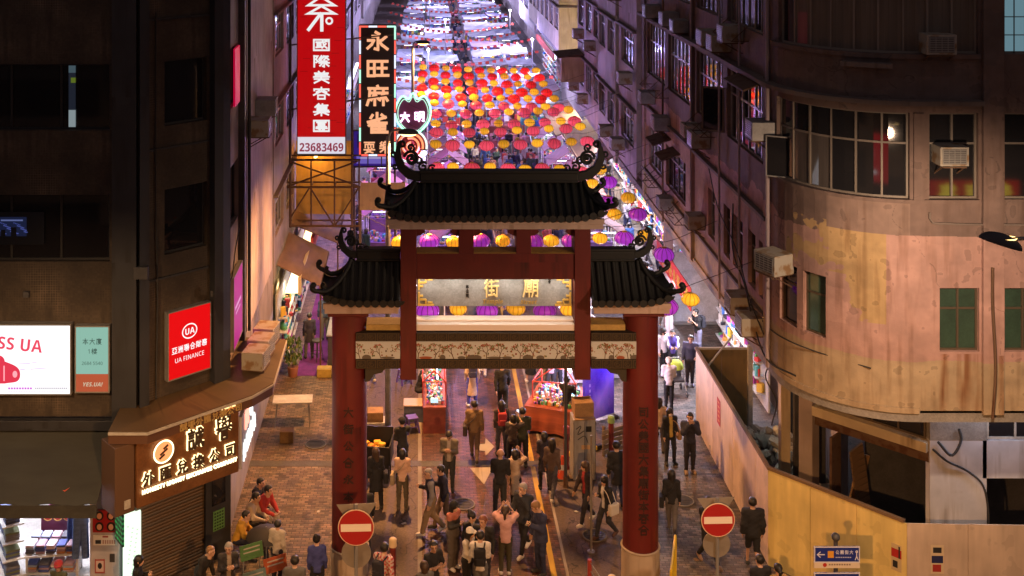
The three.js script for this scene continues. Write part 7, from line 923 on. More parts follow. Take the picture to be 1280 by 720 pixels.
  person(840, 668, 168, 'woman in black with long hair and a black bag beyond the yellow barrier', { f: 1, pose: 'walk', top: blk, bot: [0.12, 0.11, 0.11], hair: 'long', bag: [blk, 'black shoulder bag of the woman beyond the yellow barrier', 1], shoe: [0.1, 0.1, 0.1], h: 1.66, group: gs });
  person(941, 714, 176, 'man in a black jumper and black shorts walking along the hoarding', { pose: 'walk', top: blk, bot: blk, legs: 'short', arms: 'dd', h: 1.78, thick: 0.04, skin: 'b', group: gs });
  person(886, 706, 20, 'person in dark trousers half hidden by the no entry sign on the pavement', { pose: 'walk', top: blk, bot: blk, arms: 'ww', shoe: [0.25, 0.16, 0.1], h: 1.74, group: gs });
  person(951, 790, 190, 'person with black hair and a black jacket near the direction sign', { top: blk, h: 1.7, group: gs }); person(975, 796, 185, 'woman with a ponytail in a mustard top near the direction sign', { f: 1, top: [0.4, 0.25, 0.08], hair: 'pony', h: 1.6, group: gs });
  person(836, 512, 172, 'old man in a pale jacket and flat cap beside the pushchair', { top: [0.5, 0.47, 0.5], cap: [0.5, 0.45, 0.4], hair: 'thin', hc: 'white', bot: blk, arms: 'pp', h: 1.66, group: gs });
  person(862, 482, -12, 'man in a navy tracksuit on the bright pavement', { top: [0.03, 0.03, 0.06], pat: ['band', [0.05, 0.05, 0.1]], bot: [0.025, 0.025, 0.045], arms: 'db', shoe: [0.2, 0.2, 0.3], h: 1.76, fat: 1.12, group: gs });
  person(873, 446, -70, 'man in a black T-shirt with a rucksack reading a phone by the white screen', { top: blk, sl: 's', arms: 'pq', pack: [[0.03, 0.03, 0.04], 'dark rucksack on the man by the white screen'], bot: [0.2, 0.2, 0.3], h: 1.74, phone: ['phone read by the man by the white screen', 1, 0, -0.4], group: gs });
  person(830, 470, 20, 'woman in a white shirt and black mask beside the right pillar', { f: 1, top: [0.6, 0.6, 0.66], hair: 'long', mask: blk, arms: 'dd', bot: blk, h: 1.7, group: gs });
  person(841, 470, -5, 'woman in a blue waistcoat and white mask pushing a pushchair', { f: 1, top: [0.45, 0.45, 0.5], pat: ['vest', [0.08, 0.06, 0.3]], hair: 'short', mask: wht, arms: 'ff', h: 1.62, group: gs });
  person(663, 478, 182, 'woman in a long black skirt beyond the painted beam', { f: 1, top: [0.4, 0.36, 0.36], skirt: 0.62, bot: blk, hair: 'long', shoe: wsh, group: gs }); person(681, 486, 175, 'woman in a patterned grey dress beyond the painted beam', { f: 1, top: [0.3, 0.3, 0.34], pat: ['stripe', [0.05, 0.05, 0.06]], skirt: 0.5, bot: [0.2, 0.2, 0.22], hair: 'long', pack: [[0.3, 0.3, 0.33], 'grey rucksack beyond the painted beam'], group: gs });
  person(697, 492, 200, 'man in a dark teal T-shirt leaning at the red framed stall', { top: [0.02, 0.06, 0.07], sl: 's', arms: 'fp', group: gs }); person(688, 496, 190, 'woman in a pink top at the red framed stall', { f: 1, top: [0.5, 0.3, 0.4], hair: 'bob', arms: 'pp', group: gs });
  person(709, 540, 150, 'vendor in a black T-shirt behind the orange stall', { top: blk, sl: 's', arms: 'ff', bot: [0.2, 0.15, 0.1], group: gs });
  person(461, 476, 205, 'person in jeans and white trainers beyond the left pillar', { pose: 'walk', top: [0.2, 0.1, 0.08], bot: [0.06, 0.08, 0.14], shoe: wsh, group: gs });
  person(386, 448, 190, 'person in a dark top and grey apron in the left lane doorway', { f: 1, top: [0.03, 0.03, 0.05], coat: 0.3, bot: grey, hair: 'short', group: gs });
  person(397, 756, 186, 'woman in a blue top with a hair bun beside the left pillar', { f: 1, top: [0.04, 0.05, 0.2], hair: 'bun', bot: blk, group: gs, h: 1.6 }); person(366, 792, 180, 'person in a grey top below the left pillar', { top: grey, group: gs });
  person(457, 690, -160, 'person in dark clothes lifting a glowing phone beside the left pillar', { top: blk, arms: 'dq', phone: ['glowing phone lifted beside the left pillar', 1, 0.03, 0, 1], group: gs, h: 1.7 });
  // by the left wall
  const gw = 'people resting by the left wall', seat = (X, D, f, l, o) => person([X, 0, -D], -1, f, l, { pose: 'sit', y0: 0.0, arms: 'kk', group: gw, ...o });
  seat(-4.5, 32.3, 70, 'person with black hair sitting furthest along the left wall', { f: 1, top: [0.04, 0.04, 0.05] }); seat(-4.22, 31.8, 60, 'person in a red top sitting by the left wall', { top: [0.35, 0.03, 0.03], bot: [0.4, 0.36, 0.32] }); seat(-4.52, 31.35, 80, 'man in a pale shirt hugging his knees by the left wall', { top: [0.5, 0.42, 0.32], bot: [0.08, 0.07, 0.06] }); seat(-4.66, 30.55, 85, 'person in a mustard yellow jacket sitting by the left wall', { top: [0.52, 0.28, 0.03], thick: 0.04, f: 1, bot: [0.03, 0.03, 0.05] }); seat(-4.2, 30.1, 100, 'small person in a white cap sitting beside the mustard jacket', { top: [0.06, 0.05, 0.05], cap: [0.6, 0.55, 0.48], f: 1, h: 1.4 });
  person([-4.53, 0, -28.2], -1, 20, 'man in a dark jacket standing with joined hands near the shutter', { top: [0.025, 0.025, 0.03], pat: ['open', [0.3, 0.25, 0.2]], arms: 'pp', group: gw, h: 1.68, hc: 'grey' }); person([-5.2, 0, -28.3], -1, 60, 'person in a dark hooded coat bending near the shutter', { top: [0.02, 0.02, 0.02], lean: 0.22, hair: 'thin', hc: 'fair', coat: 0.3, group: gw, h: 1.6 }); person([-3.5, 0, -29.4], -1, 160, 'person in a pale top behind the dark umbrella', { f: 1, top: [0.4, 0.36, 0.3], group: gw, h: 1.55 });
  person([-8.33, 0, -27.6], -1, -20, 'shop assistant in a red headscarf in front of the clothes shop', { f: 1, top: [0.06, 0.07, 0.04], hair: 'bob', hc: 'red', arms: 'dd', h: 1.58, cap: [0.35, 0.03, 0.04] }); person([-6.55, 0, -27.7], -1, 90, 'person in silhouette before the glowing panel', { f: 1, top: blk, hair: 'bob', h: 1.62, arms: 'pp' });
  const vs = person([-0.05, 0, -39.7], -1, 95, 'grey haired vendor in a black waistcoat sitting behind the red stall', { pose: 'sit', top: [0.35, 0.32, 0.32], pat: ['vest', blk], hair: 'short', hc: 'grey', arms: 'fk' });
  person([-2.9, 0, -56.5], -1, 160, 'man in a white shirt with a dark rucksack in the left lane', { top: [0.6, 0.6, 0.66], bot: blk, pack: [blk, 'dark rucksack on the man in the left lane'] }); person([-3.6, 0, -45.4], -1, 200, 'person in a dark apron at the left shop doorway', { top: [0.03, 0.05, 0.1], bot: grey });
}
// the crowd between the stalls: a few figures, repeated with other clothes
{
  const P0 = [{ pose: 'walk' }, { pose: 'walk', step: -1, f: 1, hair: 'long' }, { arms: 'pp' }, { f: 1, hair: 'long', coat: 0.3 }, { pose: 'walk', arms: 'wp' }, { f: 1, hair: 'bob', skirt: 0.5 }, { arms: 'bd' }];
  const protos = P0.map((o, i) => person([0, 0, -300], -1, 0, 'pedestrian', { ...o, low: 1, top: [0.1, 0.1, 0.1], arms: o.arms ?? 'ww' }));
  const tops = [[0.02, 0.02, 0.025], [0.03, 0.03, 0.08], [0.4, 0.38, 0.42], [0.3, 0.05, 0.06], [0.1, 0.1, 0.11], [0.45, 0.2, 0.25], [0.05, 0.12, 0.3], [0.35, 0.28, 0.2], [0.02, 0.05, 0.06]], bots = [[0.02, 0.02, 0.03], [0.05, 0.06, 0.12], [0.1, 0.09, 0.08], [0.3, 0.27, 0.25]];
  const word1 = ['black', 'navy', 'pale grey', 'dark red', 'charcoal', 'pink', 'blue', 'tan', 'dark green'];
  const far = (x, D, zone, group) => { const k = Math.floor(rnd() * protos.length), t = Math.floor(rnd() * tops.length), c = protos[k].clone(); c.name = numbered('person'); c.position.set(x, 0.01, -D); c.rotation.y = (rnd() > 0.5 ? 0 : Math.PI) + rr(-0.7, 0.7); c.scale.multiplyScalar(rr(0.95, 1.05)); for (const m of c.children) { if (m.name === 'top' || m.name === 'coat') m.material = cloth(tops[t]); else if (m.name === 'trousers' || m.name === 'skirt') m.material = cloth(pick(bots)); } scene.add(c); tag(c, `pedestrian in a ${word1[t]} top ${zone}`, 'person', group); };
  for (let i = 0; i < 110; i++) { const D = 50 + 27 * Math.pow((i + rnd()) / 110, 0.9); far(clamp(4.7 + rr(-2.1, 2.2), 2.8, 6.8), D, 'in the crowd of the aisle under the lanterns', 'crowd under the lanterns'); }
  for (let i = 0; i < 110; i++) { const D = 78 + 112 * Math.pow(i / 110, 1.25) + rr(-0.5, 0.5); far(3.55 + rr(-0.75, 0.75) + (D - 78) * 0.008, D, 'in the narrow aisle between the far tarpaulins', 'crowd between the far stalls'); }
  for (let i = 0; i < 22; i++) far(rr(9.2, 10.8), rr(46, 76), 'in the bright right-hand lane', 'people in the right-hand lane'); for (let i = 0; i < 12; i++) far(rr(-3.3, -2.4), rr(53, 72), 'in the purple lit left lane', 'people in the left lane'); for (let i = 0; i < 10; i++) far(rr(0.3, 4.6), rr(44.5, 50), 'just beyond the gate', 'people beyond the gate');
  for (const p of protos) scene.remove(p);
}
// ---------- stalls and small things near the gate ----------
{
  // narrow red stall on the left
  const fr = std([0.5, 0.06, 0.05], 0.5), s = thing('market_stall', 'narrow red market stall with a tubular frame and a crowded lit counter', 'market stall', [0.45, 0, -39.6]);
  mesh('counter', [uvm(rbox(0.72, 0.06, 4.6, 0.01, 0, 0.82, -0.2)), uvm(rbox(0.7, 0.8, 4.5, 0.01, 0, 0.4, -0.2))], std([0.36, 0.09, 0.07], 0.6, { map: T.tarp }), s); mesh('goods', goodsGeo(0.66, 4.4, 0.86, 420, 0.14, 0.5).translate(0, 0, -0.2), VCg, s).userData.kind = 'stuff';
  for (const z of [2.0, 0.2, -1.6]) mesh('frame_hoop', [bar(V(-0.36, 0.8, z), V(-0.36, 1.6, z), 0.022), bar(V(0.36, 0.8, z), V(0.36, 1.6, z), 0.022), bar(V(-0.36, 1.6, z), V(0, 1.95, z), 0.022), bar(V(0.36, 1.6, z), V(0, 1.95, z), 0.022), bar(V(-0.36, 1.6, z), V(0.36, 1.6, z), 0.018)], fr, s); for (const x of [-0.36, 0.36]) mesh('side_rail', bar(V(x, 1.6, 2.0), V(x, 1.6, -2.2), 0.02), fr, s);
  tubeLamp(s, 0.1, 1.58, -0.9, 2.4, 26, 0xe8dcff, true); tubeLamp(s, 0.1, 1.58, 1.1, 1.2, 18, 0xffe6d8, true); mesh('tablet', rbox(0.24, 0.02, 0.18, 0.006, 0, 0.98, 1.9, 0, 0.5), glow([0.5, 0.8, 0.9], 1.2), s);
  const s2 = gableStall(0.4, 45.6, 'white framed stall with a glowing blue white counter behind the red stall', null, { w: 1.0, d: 3.0, roof: null, cloth: std([0.6, 0.62, 0.7], 0.6), n: 80, li: 80, col: 0xd8d8ff });
  // orange cloth stall on the right with a tilted red frame
  const o = thing('market_stall', 'market stall with an orange red cloth and a tilted red tube frame', 'market stall', [4.35, 0, -38.3], -0.35); mesh('table', [uvm(rbox(1.5, 0.05, 1.9, 0.01, 0, 0.8, 0))], M.wood, o); mesh('cloth', surf(60, 4, (u, v) => { const a = u * 4, k = Math.floor(Math.min(a, 3.999)), t = a - k, c = [[-0.78, 0.98], [0.78, 0.98], [0.78, -0.98], [-0.78, -0.98], [-0.78, 0.98]]; const x = lerp(c[k][0], c[k + 1][0], t), z = lerp(c[k][1], c[k + 1][1], t), f = 1 + v * (0.05 + 0.05 * Math.sin(u * 70)); return V(x * f, 0.84 - 0.74 * v, z * f); }), std([0.42, 0.1, 0.05], 0.8, { map: T.tarp, side: THREE.DoubleSide }), o); mesh('cloth_top', uvm(box(1.58, 0.012, 1.98, 0, 0.835, 0)), std([0.42, 0.1, 0.05], 0.8, { map: T.tarp }), o); mesh('goods', goodsGeo(1.4, 1.7, 0.85, 260, 0.14, 0.55), VC, o).userData.kind = 'stuff';
  for (const [a, b] of [[V(-0.7, 0.8, 0.3), V(-0.7, 1.35, 0.3)], [V(0.7, 0.8, 0.3), V(0.7, 1.45, 0.3)], [V(-0.7, 0.8, -0.9), V(-0.7, 1.35, -0.9)], [V(0.7, 0.8, -0.9), V(0.7, 1.45, -0.9)], [V(-0.7, 1.35, 0.3), V(0.7, 1.45, 0.3)], [V(-0.7, 1.35, -0.9), V(0.7, 1.45, -0.9)], [V(-0.7, 1.35, 0.3), V(-0.7, 1.35, -0.9)], [V(0.7, 1.45, 0.3), V(0.7, 1.45, -0.9)], [V(-0.7, 1.35, 0.3), V(0.1, 1.8, -0.4)], [V(0.7, 1.45, -0.9), V(0.1, 1.8, -0.4)], [V(0.7, 1.45, 0.3), V(0.1, 1.8, -0.4)], [V(-0.7, 1.35, -0.9), V(0.1, 1.8, -0.4)]]) mesh('frame_tube', bar(a, b, 0.022), fr, o);
  mesh('lamp', at(new THREE.SphereGeometry(0.08, 10, 8), 0.3, 1.5, -0.6), glow([1, 0.85, 0.9], 8), o); pointLight(0xffe0e8, 12, V(4.6, 1.5, -38.9), 5);
  // purple printed screen with a stall behind it
  const pt = canvas(256, 256, (c) => { const g = c.createLinearGradient(0, 0, 256, 256); g.addColorStop(0, '#9a86e6'); g.addColorStop(0.4, '#5a40bc'); g.addColorStop(0.6, '#b4a6ee'); g.addColorStop(1, '#4a34a8'); c.fillStyle = g; c.fillRect(0, 0, 256, 256); for (let i = 0; i < 260; i++) { c.fillStyle = `rgba(${160 + (i * 7) % 90},${120 + (i * 13) % 90},240,0.12)`; c.beginPath(); c.arc((i * 71) % 256, (i * 137) % 256, 4 + (i % 17), 0, 7); c.fill(); } c.fillStyle = '#d8d0f0'; for (let i = 0; i < 5; i++) c.fillRect(50, 80 + i * 26, 12, 14); });
  const sc = thing('printed_screen', 'upright screen printed with a purple cloud pattern beside the right stalls', 'screen', [5.72, 0, -38.45], 0.6); mesh('sheet', rbox(1.35, 1.7, 0.02, 0.008, 0, 0.95, 0), new THREE.MeshPhysicalMaterial({ color: lin(0.85, 0.85, 0.9), roughness: 0.9, map: pt, transmission: 0.5, thickness: 0 }), sc); mesh('top_bar', bar(V(-0.7, 1.82, 0), V(0.7, 1.82, 0), 0.02), M.alu, sc); mesh('lamp', at(new THREE.SphereGeometry(0.08, 10, 8), -0.2, 1.9, -0.7), glow([0.9, 0.85, 1], 10), sc); pointLight(0xe0d4ff, 40, V(5.95, 1.9, -38.9), 4); for (const x of [-0.65, 0.65]) mesh('foot', box(0.05, 0.1, 0.5, x, 0.05, 0), M.alu, sc);
  const s3 = gableStall(5.6, 43.2, 'bright stall of mixed goods behind the purple screen', null, { w: 1.7, d: 4.2, roof: null, cloth: std([0.6, 0.58, 0.66], 0.6), n: 150, li: 90, col: 0xdccfff }); gableStall(5.5, 48.6, 'bright stall with a pink awning further behind the purple screen', null, { w: 1.7, d: 2.4, roof: std([0.4, 0.2, 0.3], 0.7, { map: T.tarp }), n: 60, li: 60 });
  const s4 = thing('goods_rack', 'white counter heaped with toys and bags on the right of the purple screen', 'market stall', [7.1, 0, -43.2]); mesh('counter', uvm(rbox(1.3, 0.85, 2.8, 0.01, 0, 0.43, 0)), M.white, s4); mesh('goods', goodsGeo(1.25, 2.7, 0.86, 110, 0.35), VC, s4).userData.kind = 'stuff'; mesh('striped_skirt', [...Array(14).keys()].map((i) => box(0.05, 0.5, 0.01, -0.62 + i * 0.095, 0.5, 1.412)), std([0.04, 0.05, 0.3], 0.7), s4);
  // electrical cabinet with a carton, planks, bollard, bicycle
  const cab = thing('street_cabinet', 'grey graffiti-marked electrical cabinet on the road edge', 'cabinet', [4.72, 0, -34.8], 0.06); mesh('body', uvm(rbox(0.66, 1.75, 0.55, 0.02, 0, 0.9, 0)), std([0.36, 0.35, 0.34], 0.6, { map: T.streak }), cab); mesh('door_seam', [box(0.012, 1.5, 0.006, 0, 0.95, 0.278), box(0.012, 1.5, 0.006, -0.31, 0.95, 0.278), box(0.012, 1.5, 0.006, 0.31, 0.95, 0.278)], M.black, cab); mesh('graffiti', [tube([V(-0.25, 1.5, 0.28), V(-0.1, 1.6, 0.28), V(-0.2, 1.35, 0.28), V(-0.02, 1.45, 0.28)], 0.012), tube([V(-0.2, 1.2, 0.28), V(0, 1.3, 0.28), V(0.1, 1.1, 0.28)], 0.01), box(0.16, 0.16, 0.006, 0.12, 1.5, 0.279)], M.black, cab); mesh('sticker', [box(0.3, 0.12, 0.004, 0.06, 0.98, 0.279)], std([0.4, 0.25, 0.12], 0.6), cab); mesh('base_grille', [...Array(6).keys()].map((i) => box(0.03, 0.4, 0.008, -0.24 + i * 0.095, 0.28, 0.279)), M.offwhite, cab);
  const ct = thing('cardboard_box', 'open brown carton on top of the grey cabinet', 'box', [4.72, 1.78, -34.8], 0.1); mesh('carton', uvm(rbox(0.56, 0.4, 0.42, 0.006, 0, 0.24, 0)), M.card, ct); mesh('flap', [box(0.6, 0.02, 0.3, 0, 0.02, 0.2), box(0.5, 0.012, 0.2, 0, 0.46, -0.15, 0, -0.6)], M.card, ct);
  const pf = thing('plank_fence', 'low fence of weathered horizontal planks behind the cabinet', 'fence', [6.25, 0, -36.4], 0.5); for (let i = 0; i < 5; i++) mesh('plank', uvm(rbox(1.8, 0.12, 0.03, 0.005, 0, 0.14 + i * 0.15, 0)), i % 2 ? M.wood : std([0.32, 0.24, 0.17], 0.85, { map: T.wood }), pf); for (const x of [-0.8, 0, 0.8]) mesh('post', box(0.07, 0.9, 0.07, x, 0.45, -0.05), M.wood, pf);
  const bollard = (x, d, label, cap, h = 1.0, r = 0.08) => { const b = thing('bollard', label, 'bollard', [x, 0, -d], 0, 'bollards round the gate'); mesh('shaft', [uvm(cyl(r, r, h, 0, 0, 0, 14)), cyl(r * 1.25, r * 1.25, 0.08, 0, 0, 0, 14)], std([0.25, 0.03, 0.025], 0.5, { map: T.grain }), b); mesh('cap', [cyl(r * 1.35, r * 1.25, 0.16, 0, h, 0, 14), at(new THREE.SphereGeometry(r * 1.2, 12, 6, 0, 6.3, 0, 1.6).scale(1, 0.5, 1), 0, h + 0.16, 0)], cap, b); return b; };
  bollard(5.75, 36.1, 'red bollard with a green cap beside the plank fence', std([0.2, 0.32, 0.1], 0.6)); const cream = std([0.62, 0.48, 0.28], 0.6); const q1 = G(491, 742), q2 = G(765, 790); bollard(q1.x, -q1.z, 'red bollard with a cream cap beside the checked shirt man', cream, 1.15, 0.075); bollard(q2.x, -q2.z, 'red bollard with a cream cap by the wire barrier', cream, 1.1, 0.08); bollard(4.3, 35.3, 'red bollard beside the traffic cone', std([0.3, 0.05, 0.04], 0.5), 1.05);
  for (const [x, d, l] of [[5.0, 36.3, 'black and yellow wheel stop near the cabinet'], [6.9, 37.2, 'black and yellow wheel stop by the bicycle']]) { const w = thing('wheel_stop', l, 'kerb', [x, 0, -d], 0.5, 'wheel stops'); for (let i = 0; i < 6; i++) mesh('stripe', rbox(0.2, 0.12, 0.16, 0.02, -0.5 + i * 0.201, 0.07, 0), i % 2 ? M.black : std([0.6, 0.45, 0.04], 0.6), w); }
  const bk = thing('bicycle', 'dark bicycle leaning by the plank fence', 'bicycle', [6.55, 0, -37.0], 0.9); const T3 = (r, x) => { const w = mesh('wheel', new THREE.TorusGeometry(r, 0.022, 8, 32).translate(x, r + 0.02, 0), M.rubber, bk); mesh('spokes', [...Array(10).keys()].map((i) => bar(V(x, r + 0.02, 0), V(x + r * Math.cos(i * 0.628), r + 0.02 + r * Math.sin(i * 0.628), 0), 0.004, 4)), M.alu, w); }; T3(0.32, -0.5); T3(0.32, 0.5); mesh('frame', [bar(V(-0.5, 0.34, 0), V(-0.12, 0.32, 0), 0.018), bar(V(-0.12, 0.32, 0), V(-0.24, 0.8, 0), 0.018), bar(V(-0.5, 0.34, 0), V(-0.22, 0.7, 0), 0.014), bar(V(-0.12, 0.32, 0), V(0.36, 0.74, 0), 0.02), bar(V(-0.22, 0.72, 0), V(0.35, 0.8, 0), 0.02), bar(V(0.5, 0.34, 0), V(0.34, 0.95, 0), 0.018)], std([0.05, 0.05, 0.06], 0.4, { metalness: 0.4 }), bk); mesh('handlebar', tube([V(0.4, 0.98, -0.28), V(0.34, 1.0, -0.1), V(0.34, 1.0, 0.1), V(0.4, 0.98, 0.28)], 0.015), M.alu, bk); mesh('saddle', rbox(0.26, 0.06, 0.14, 0.03, -0.26, 0.86, 0), M.rubber, bk); mesh('crank', [at(new THREE.TorusGeometry(0.09, 0.012, 6, 16), -0.12, 0.32, 0.03), bar(V(-0.12, 0.32, 0.05), V(-0.05, 0.18, 0.08), 0.012)], M.alu, bk);
  const cn = thing('traffic_cone', 'orange red traffic cone beside the red bollard', 'traffic cone', [4.12, 0, -34.7]); mesh('cone', cyl(0.16, 0.035, 0.62, 0, 0.03, 0, 18), std([0.5, 0.06, 0.02], 0.5), cn); mesh('base', rbox(0.38, 0.04, 0.38, 0.01, 0, 0.02, 0), M.rubber, cn); mesh('band', cyl(0.115, 0.085, 0.14, 0, 0.28, 0, 18), M.white, cn);
  const ps = thing('sign_post', 'slim grey post standing between the stalls and the gate', 'post', [4.15, 0, -34.2]); mesh('pole', cyl(0.045, 0.045, 4.2, 0, 0, 0, 10), M.dgrey, ps); mesh('collar', cyl(0.08, 0.06, 0.3, 0, 0, 0, 10), M.rusty, ps);
  const q3 = G(739, 690), p3 = thing('thin_post', 'thin pale steel post by the wire barrier', 'post', [q3.x, 0, q3.z]); mesh('pole', cyl(0.03, 0.03, 3.0, 0, 0, 0, 8), M.alu, p3); mesh('foot_plate', cyl(0.1, 0.1, 0.03, 0, 0, 0, 12), M.alu, p3);
  // wire barrier at the bottom
  const wb = thing('wire_barrier', 'red post barrier with sagging steel wires beside the right pillar', 'barrier'); const b0 = G(737, 760), b1 = G(775, 800); mesh('post', cyl(0.05, 0.05, 1.15, b0.x, 0, b0.z, 10), std([0.3, 0.04, 0.03], 0.5), wb); mesh('post', cyl(0.05, 0.05, 1.1, b1.x, 0, b1.z, 10), std([0.3, 0.04, 0.03], 0.5), wb); for (let i = 0; i < 5; i++) mesh('wire', tube([V(b0.x, 1.1 - i * 0.2, b0.z), V((b0.x + b1.x) / 2, 0.95 - i * 0.2, (b0.z + b1.z) / 2), V(b1.x, 1.0 - i * 0.2, b1.z)], 0.012, 12, 5), M.alu, wb);
  // yellow barrier by the right pillar
  const yb = thing('plastic_barrier', 'bright yellow plastic barrier beside the foot of the right pillar', 'barrier', [6.1, 0, -28.9], 1.3); const ym = std([0.72, 0.5, 0.02], 0.5); mesh('panel', [rbox(1.6, 0.12, 0.06, 0.02, 0, 1.02, 0), rbox(1.6, 0.1, 0.06, 0.02, 0, 0.15, 0), rbox(0.1, 1.0, 0.07, 0.02, -0.76, 0.55, 0), rbox(0.1, 1.0, 0.07, 0.02, 0.76, 0.55, 0)], ym, yb); for (let i = 0; i < 6; i++) mesh('slat', rbox(0.07, 0.8, 0.04, 0.015, -0.55 + i * 0.22, 0.58, 0), ym, yb); for (const x of [-0.6, 0.6]) mesh('foot', rbox(0.1, 0.06, 0.5, 0.02, x, 0.03, 0), M.rubber, yb);
  // left: black bin cart with orange goods, stools, cartons
  const bc = G(470, 628), cart = thing('black_cart', 'open black bin cart with orange packets under the left roof of the gate', 'cart', [-1.35, 0, -34.9], -0.1); mesh('tub', [box(1.05, 0.55, 0.04, 0, 0.75, 0.4, 0, 0.15), box(1.05, 0.75, 0.04, 0, 0.85, -0.4, 0, -0.15), box(0.04, 0.55, 0.8, -0.52, 0.75, 0), box(0.04, 0.55, 0.8, 0.52, 0.75, 0), box(1.0, 0.04, 0.75, 0, 0.5, 0)], M.black, cart); mesh('leg', [box(0.05, 0.5, 0.05, -0.45, 0.25, 0.32), box(0.05, 0.5, 0.05, 0.45, 0.25, 0.32), box(0.05, 0.5, 0.05, -0.45, 0.25, -0.32), box(0.05, 0.5, 0.05, 0.45, 0.25, -0.32)], M.dgrey, cart); mesh('panel', box(1.0, 0.45, 0.02, 0, 0.3, 0.36), M.black, cart); const pk = []; for (let i = 0; i < 9; i++) pk.push(paint(rbox(0.16, 0.1, 0.2, 0.02, -0.2 + (i % 4) * 0.15, 0.86 + (i >> 2) * 0.07, -0.05 + (i % 3) * 0.12, rnd() * 3), lin(...pick([[0.7, 0.25, 0.03], [0.7, 0.4, 0.04], [0.55, 0.12, 0.04]])))); mesh('orange_packets', join(pk), VC, cart).userData.kind = 'stuff';
  const stool = (x, d, label) => { const o2 = thing('plastic_stool', label, 'stool', [x, 0, -d], rnd(), 'purple stools at the red stall'), m = std([0.1, 0.06, 0.32], 0.5); mesh('seat', rbox(0.34, 0.04, 0.34, 0.015, 0, 0.46, 0), m, o2); for (const [a, b] of [[-1, -1], [1, -1], [-1, 1], [1, 1]]) mesh('leg', sbar(V(a * 0.13, 0.45, b * 0.13), V(a * 0.19, 0, b * 0.19), 0.045), m, o2); mesh('rail', [box(0.3, 0.03, 0.02, 0, 0.2, 0.165), box(0.3, 0.03, 0.02, 0, 0.2, -0.165), box(0.02, 0.03, 0.3, 0.165, 0.2, 0), box(0.02, 0.03, 0.3, -0.165, 0.2, 0)], m, o2); return o2; };
  stool(-0.25, 37.7, 'purple plastic stool in front of the vendor at the red stall'); stool(-0.55, 41.4, 'purple plastic stool holding a red bag behind the vendor'); solo('plastic_bag', at(new THREE.SphereGeometry(0.17, 14, 10).scale(1, 1.15, 0.9), -0.55, 0.66, -41.4), std([0.6, 0.06, 0.03], 0.4), 'red plastic bag resting on the purple stool', 'bag');
  const cb2 = thing('carton_stack', 'white and brown cartons stacked at the lamp pole', 'box', [-1.5, 0, -37.6], 0.05); mesh('carton', uvm(rbox(0.8, 0.42, 0.5, 0.01, 0, 0.21, 0)), M.white, cb2); mesh('carton_top', uvm(rbox(0.5, 0.3, 0.45, 0.01, 0.1, 0.572, 0)), M.card, cb2); mesh('label', box(0.12, 0.12, 0.005, 0.25, 0.2, 0.253), std([0.6, 0.45, 0.05], 0.6), cb2);
  const gx = thing('blue_chest', 'blue grey storage chest beside the red stall', 'chest', [-0.2, 0, -38.6]); mesh('chest', uvm(rbox(0.62, 0.5, 0.55, 0.02, 0, 0.25, 0)), std([0.12, 0.15, 0.24], 0.6, { map: T.grain }), gx); mesh('lid', rbox(0.66, 0.05, 0.58, 0.02, 0, 0.53, 0), std([0.4, 0.32, 0.28], 0.6), gx);
  // pushchair
  const pc = thing('pushchair', 'green hooded pushchair on the bright pavement', 'pushchair', [10.15 * 0.98, 0, -43.2], 0.1); pc.position.copy(G(846, 492)).setY(0.01); mesh('hood', new THREE.SphereGeometry(0.26, 16, 8, 0, 6.283, 0, 1.7).scale(1, 1, 0.9).translate(0, 0.85, -0.1), std([0.4, 0.55, 0.06], 0.7, { side: THREE.DoubleSide }), pc); mesh('seat', [rbox(0.4, 0.1, 0.4, 0.04, 0, 0.5, 0.05), rbox(0.4, 0.5, 0.08, 0.04, 0, 0.75, -0.18, 0, -0.2)], M.dgrey, pc); mesh('frame', [bar(V(-0.24, 0.1, 0.35), V(-0.24, 1.05, -0.4), 0.016), bar(V(0.24, 0.1, 0.35), V(0.24, 1.05, -0.4), 0.016), bar(V(-0.24, 0.1, -0.3), V(-0.24, 0.6, 0.05), 0.016), bar(V(0.24, 0.1, -0.3), V(0.24, 0.6, 0.05), 0.016), bar(V(-0.24, 1.05, -0.4), V(0.24, 1.05, -0.4), 0.02)], M.alu, pc); for (const [a, b] of [[-0.24, 0.35], [0.24, 0.35], [-0.24, -0.3], [0.24, -0.3]]) mesh('wheel', new THREE.TorusGeometry(0.08, 0.025, 8, 16).rotateY(Math.PI / 2).translate(a, 0.1, b), M.rubber, pc);
  // white screen and pale shop front on the right lane
  const ws = thing('white_screen', 'tall white partition screen standing on the bright pavement', 'screen', [10.85, 0, -47.2]); mesh('panel', uvm(rbox(1.75, 2.75, 0.06, 0.01, 0, 1.4, 0)), std([0.7, 0.72, 0.8], 0.6, { map: T.grain }), ws); mesh('edge', [box(0.05, 2.8, 0.1, -0.9, 1.4, 0), box(0.05, 2.8, 0.1, 0.9, 1.4, 0)], M.alu, ws); mesh('foot', box(1.8, 0.06, 0.5, 0, 0.03, 0), M.alu, ws);
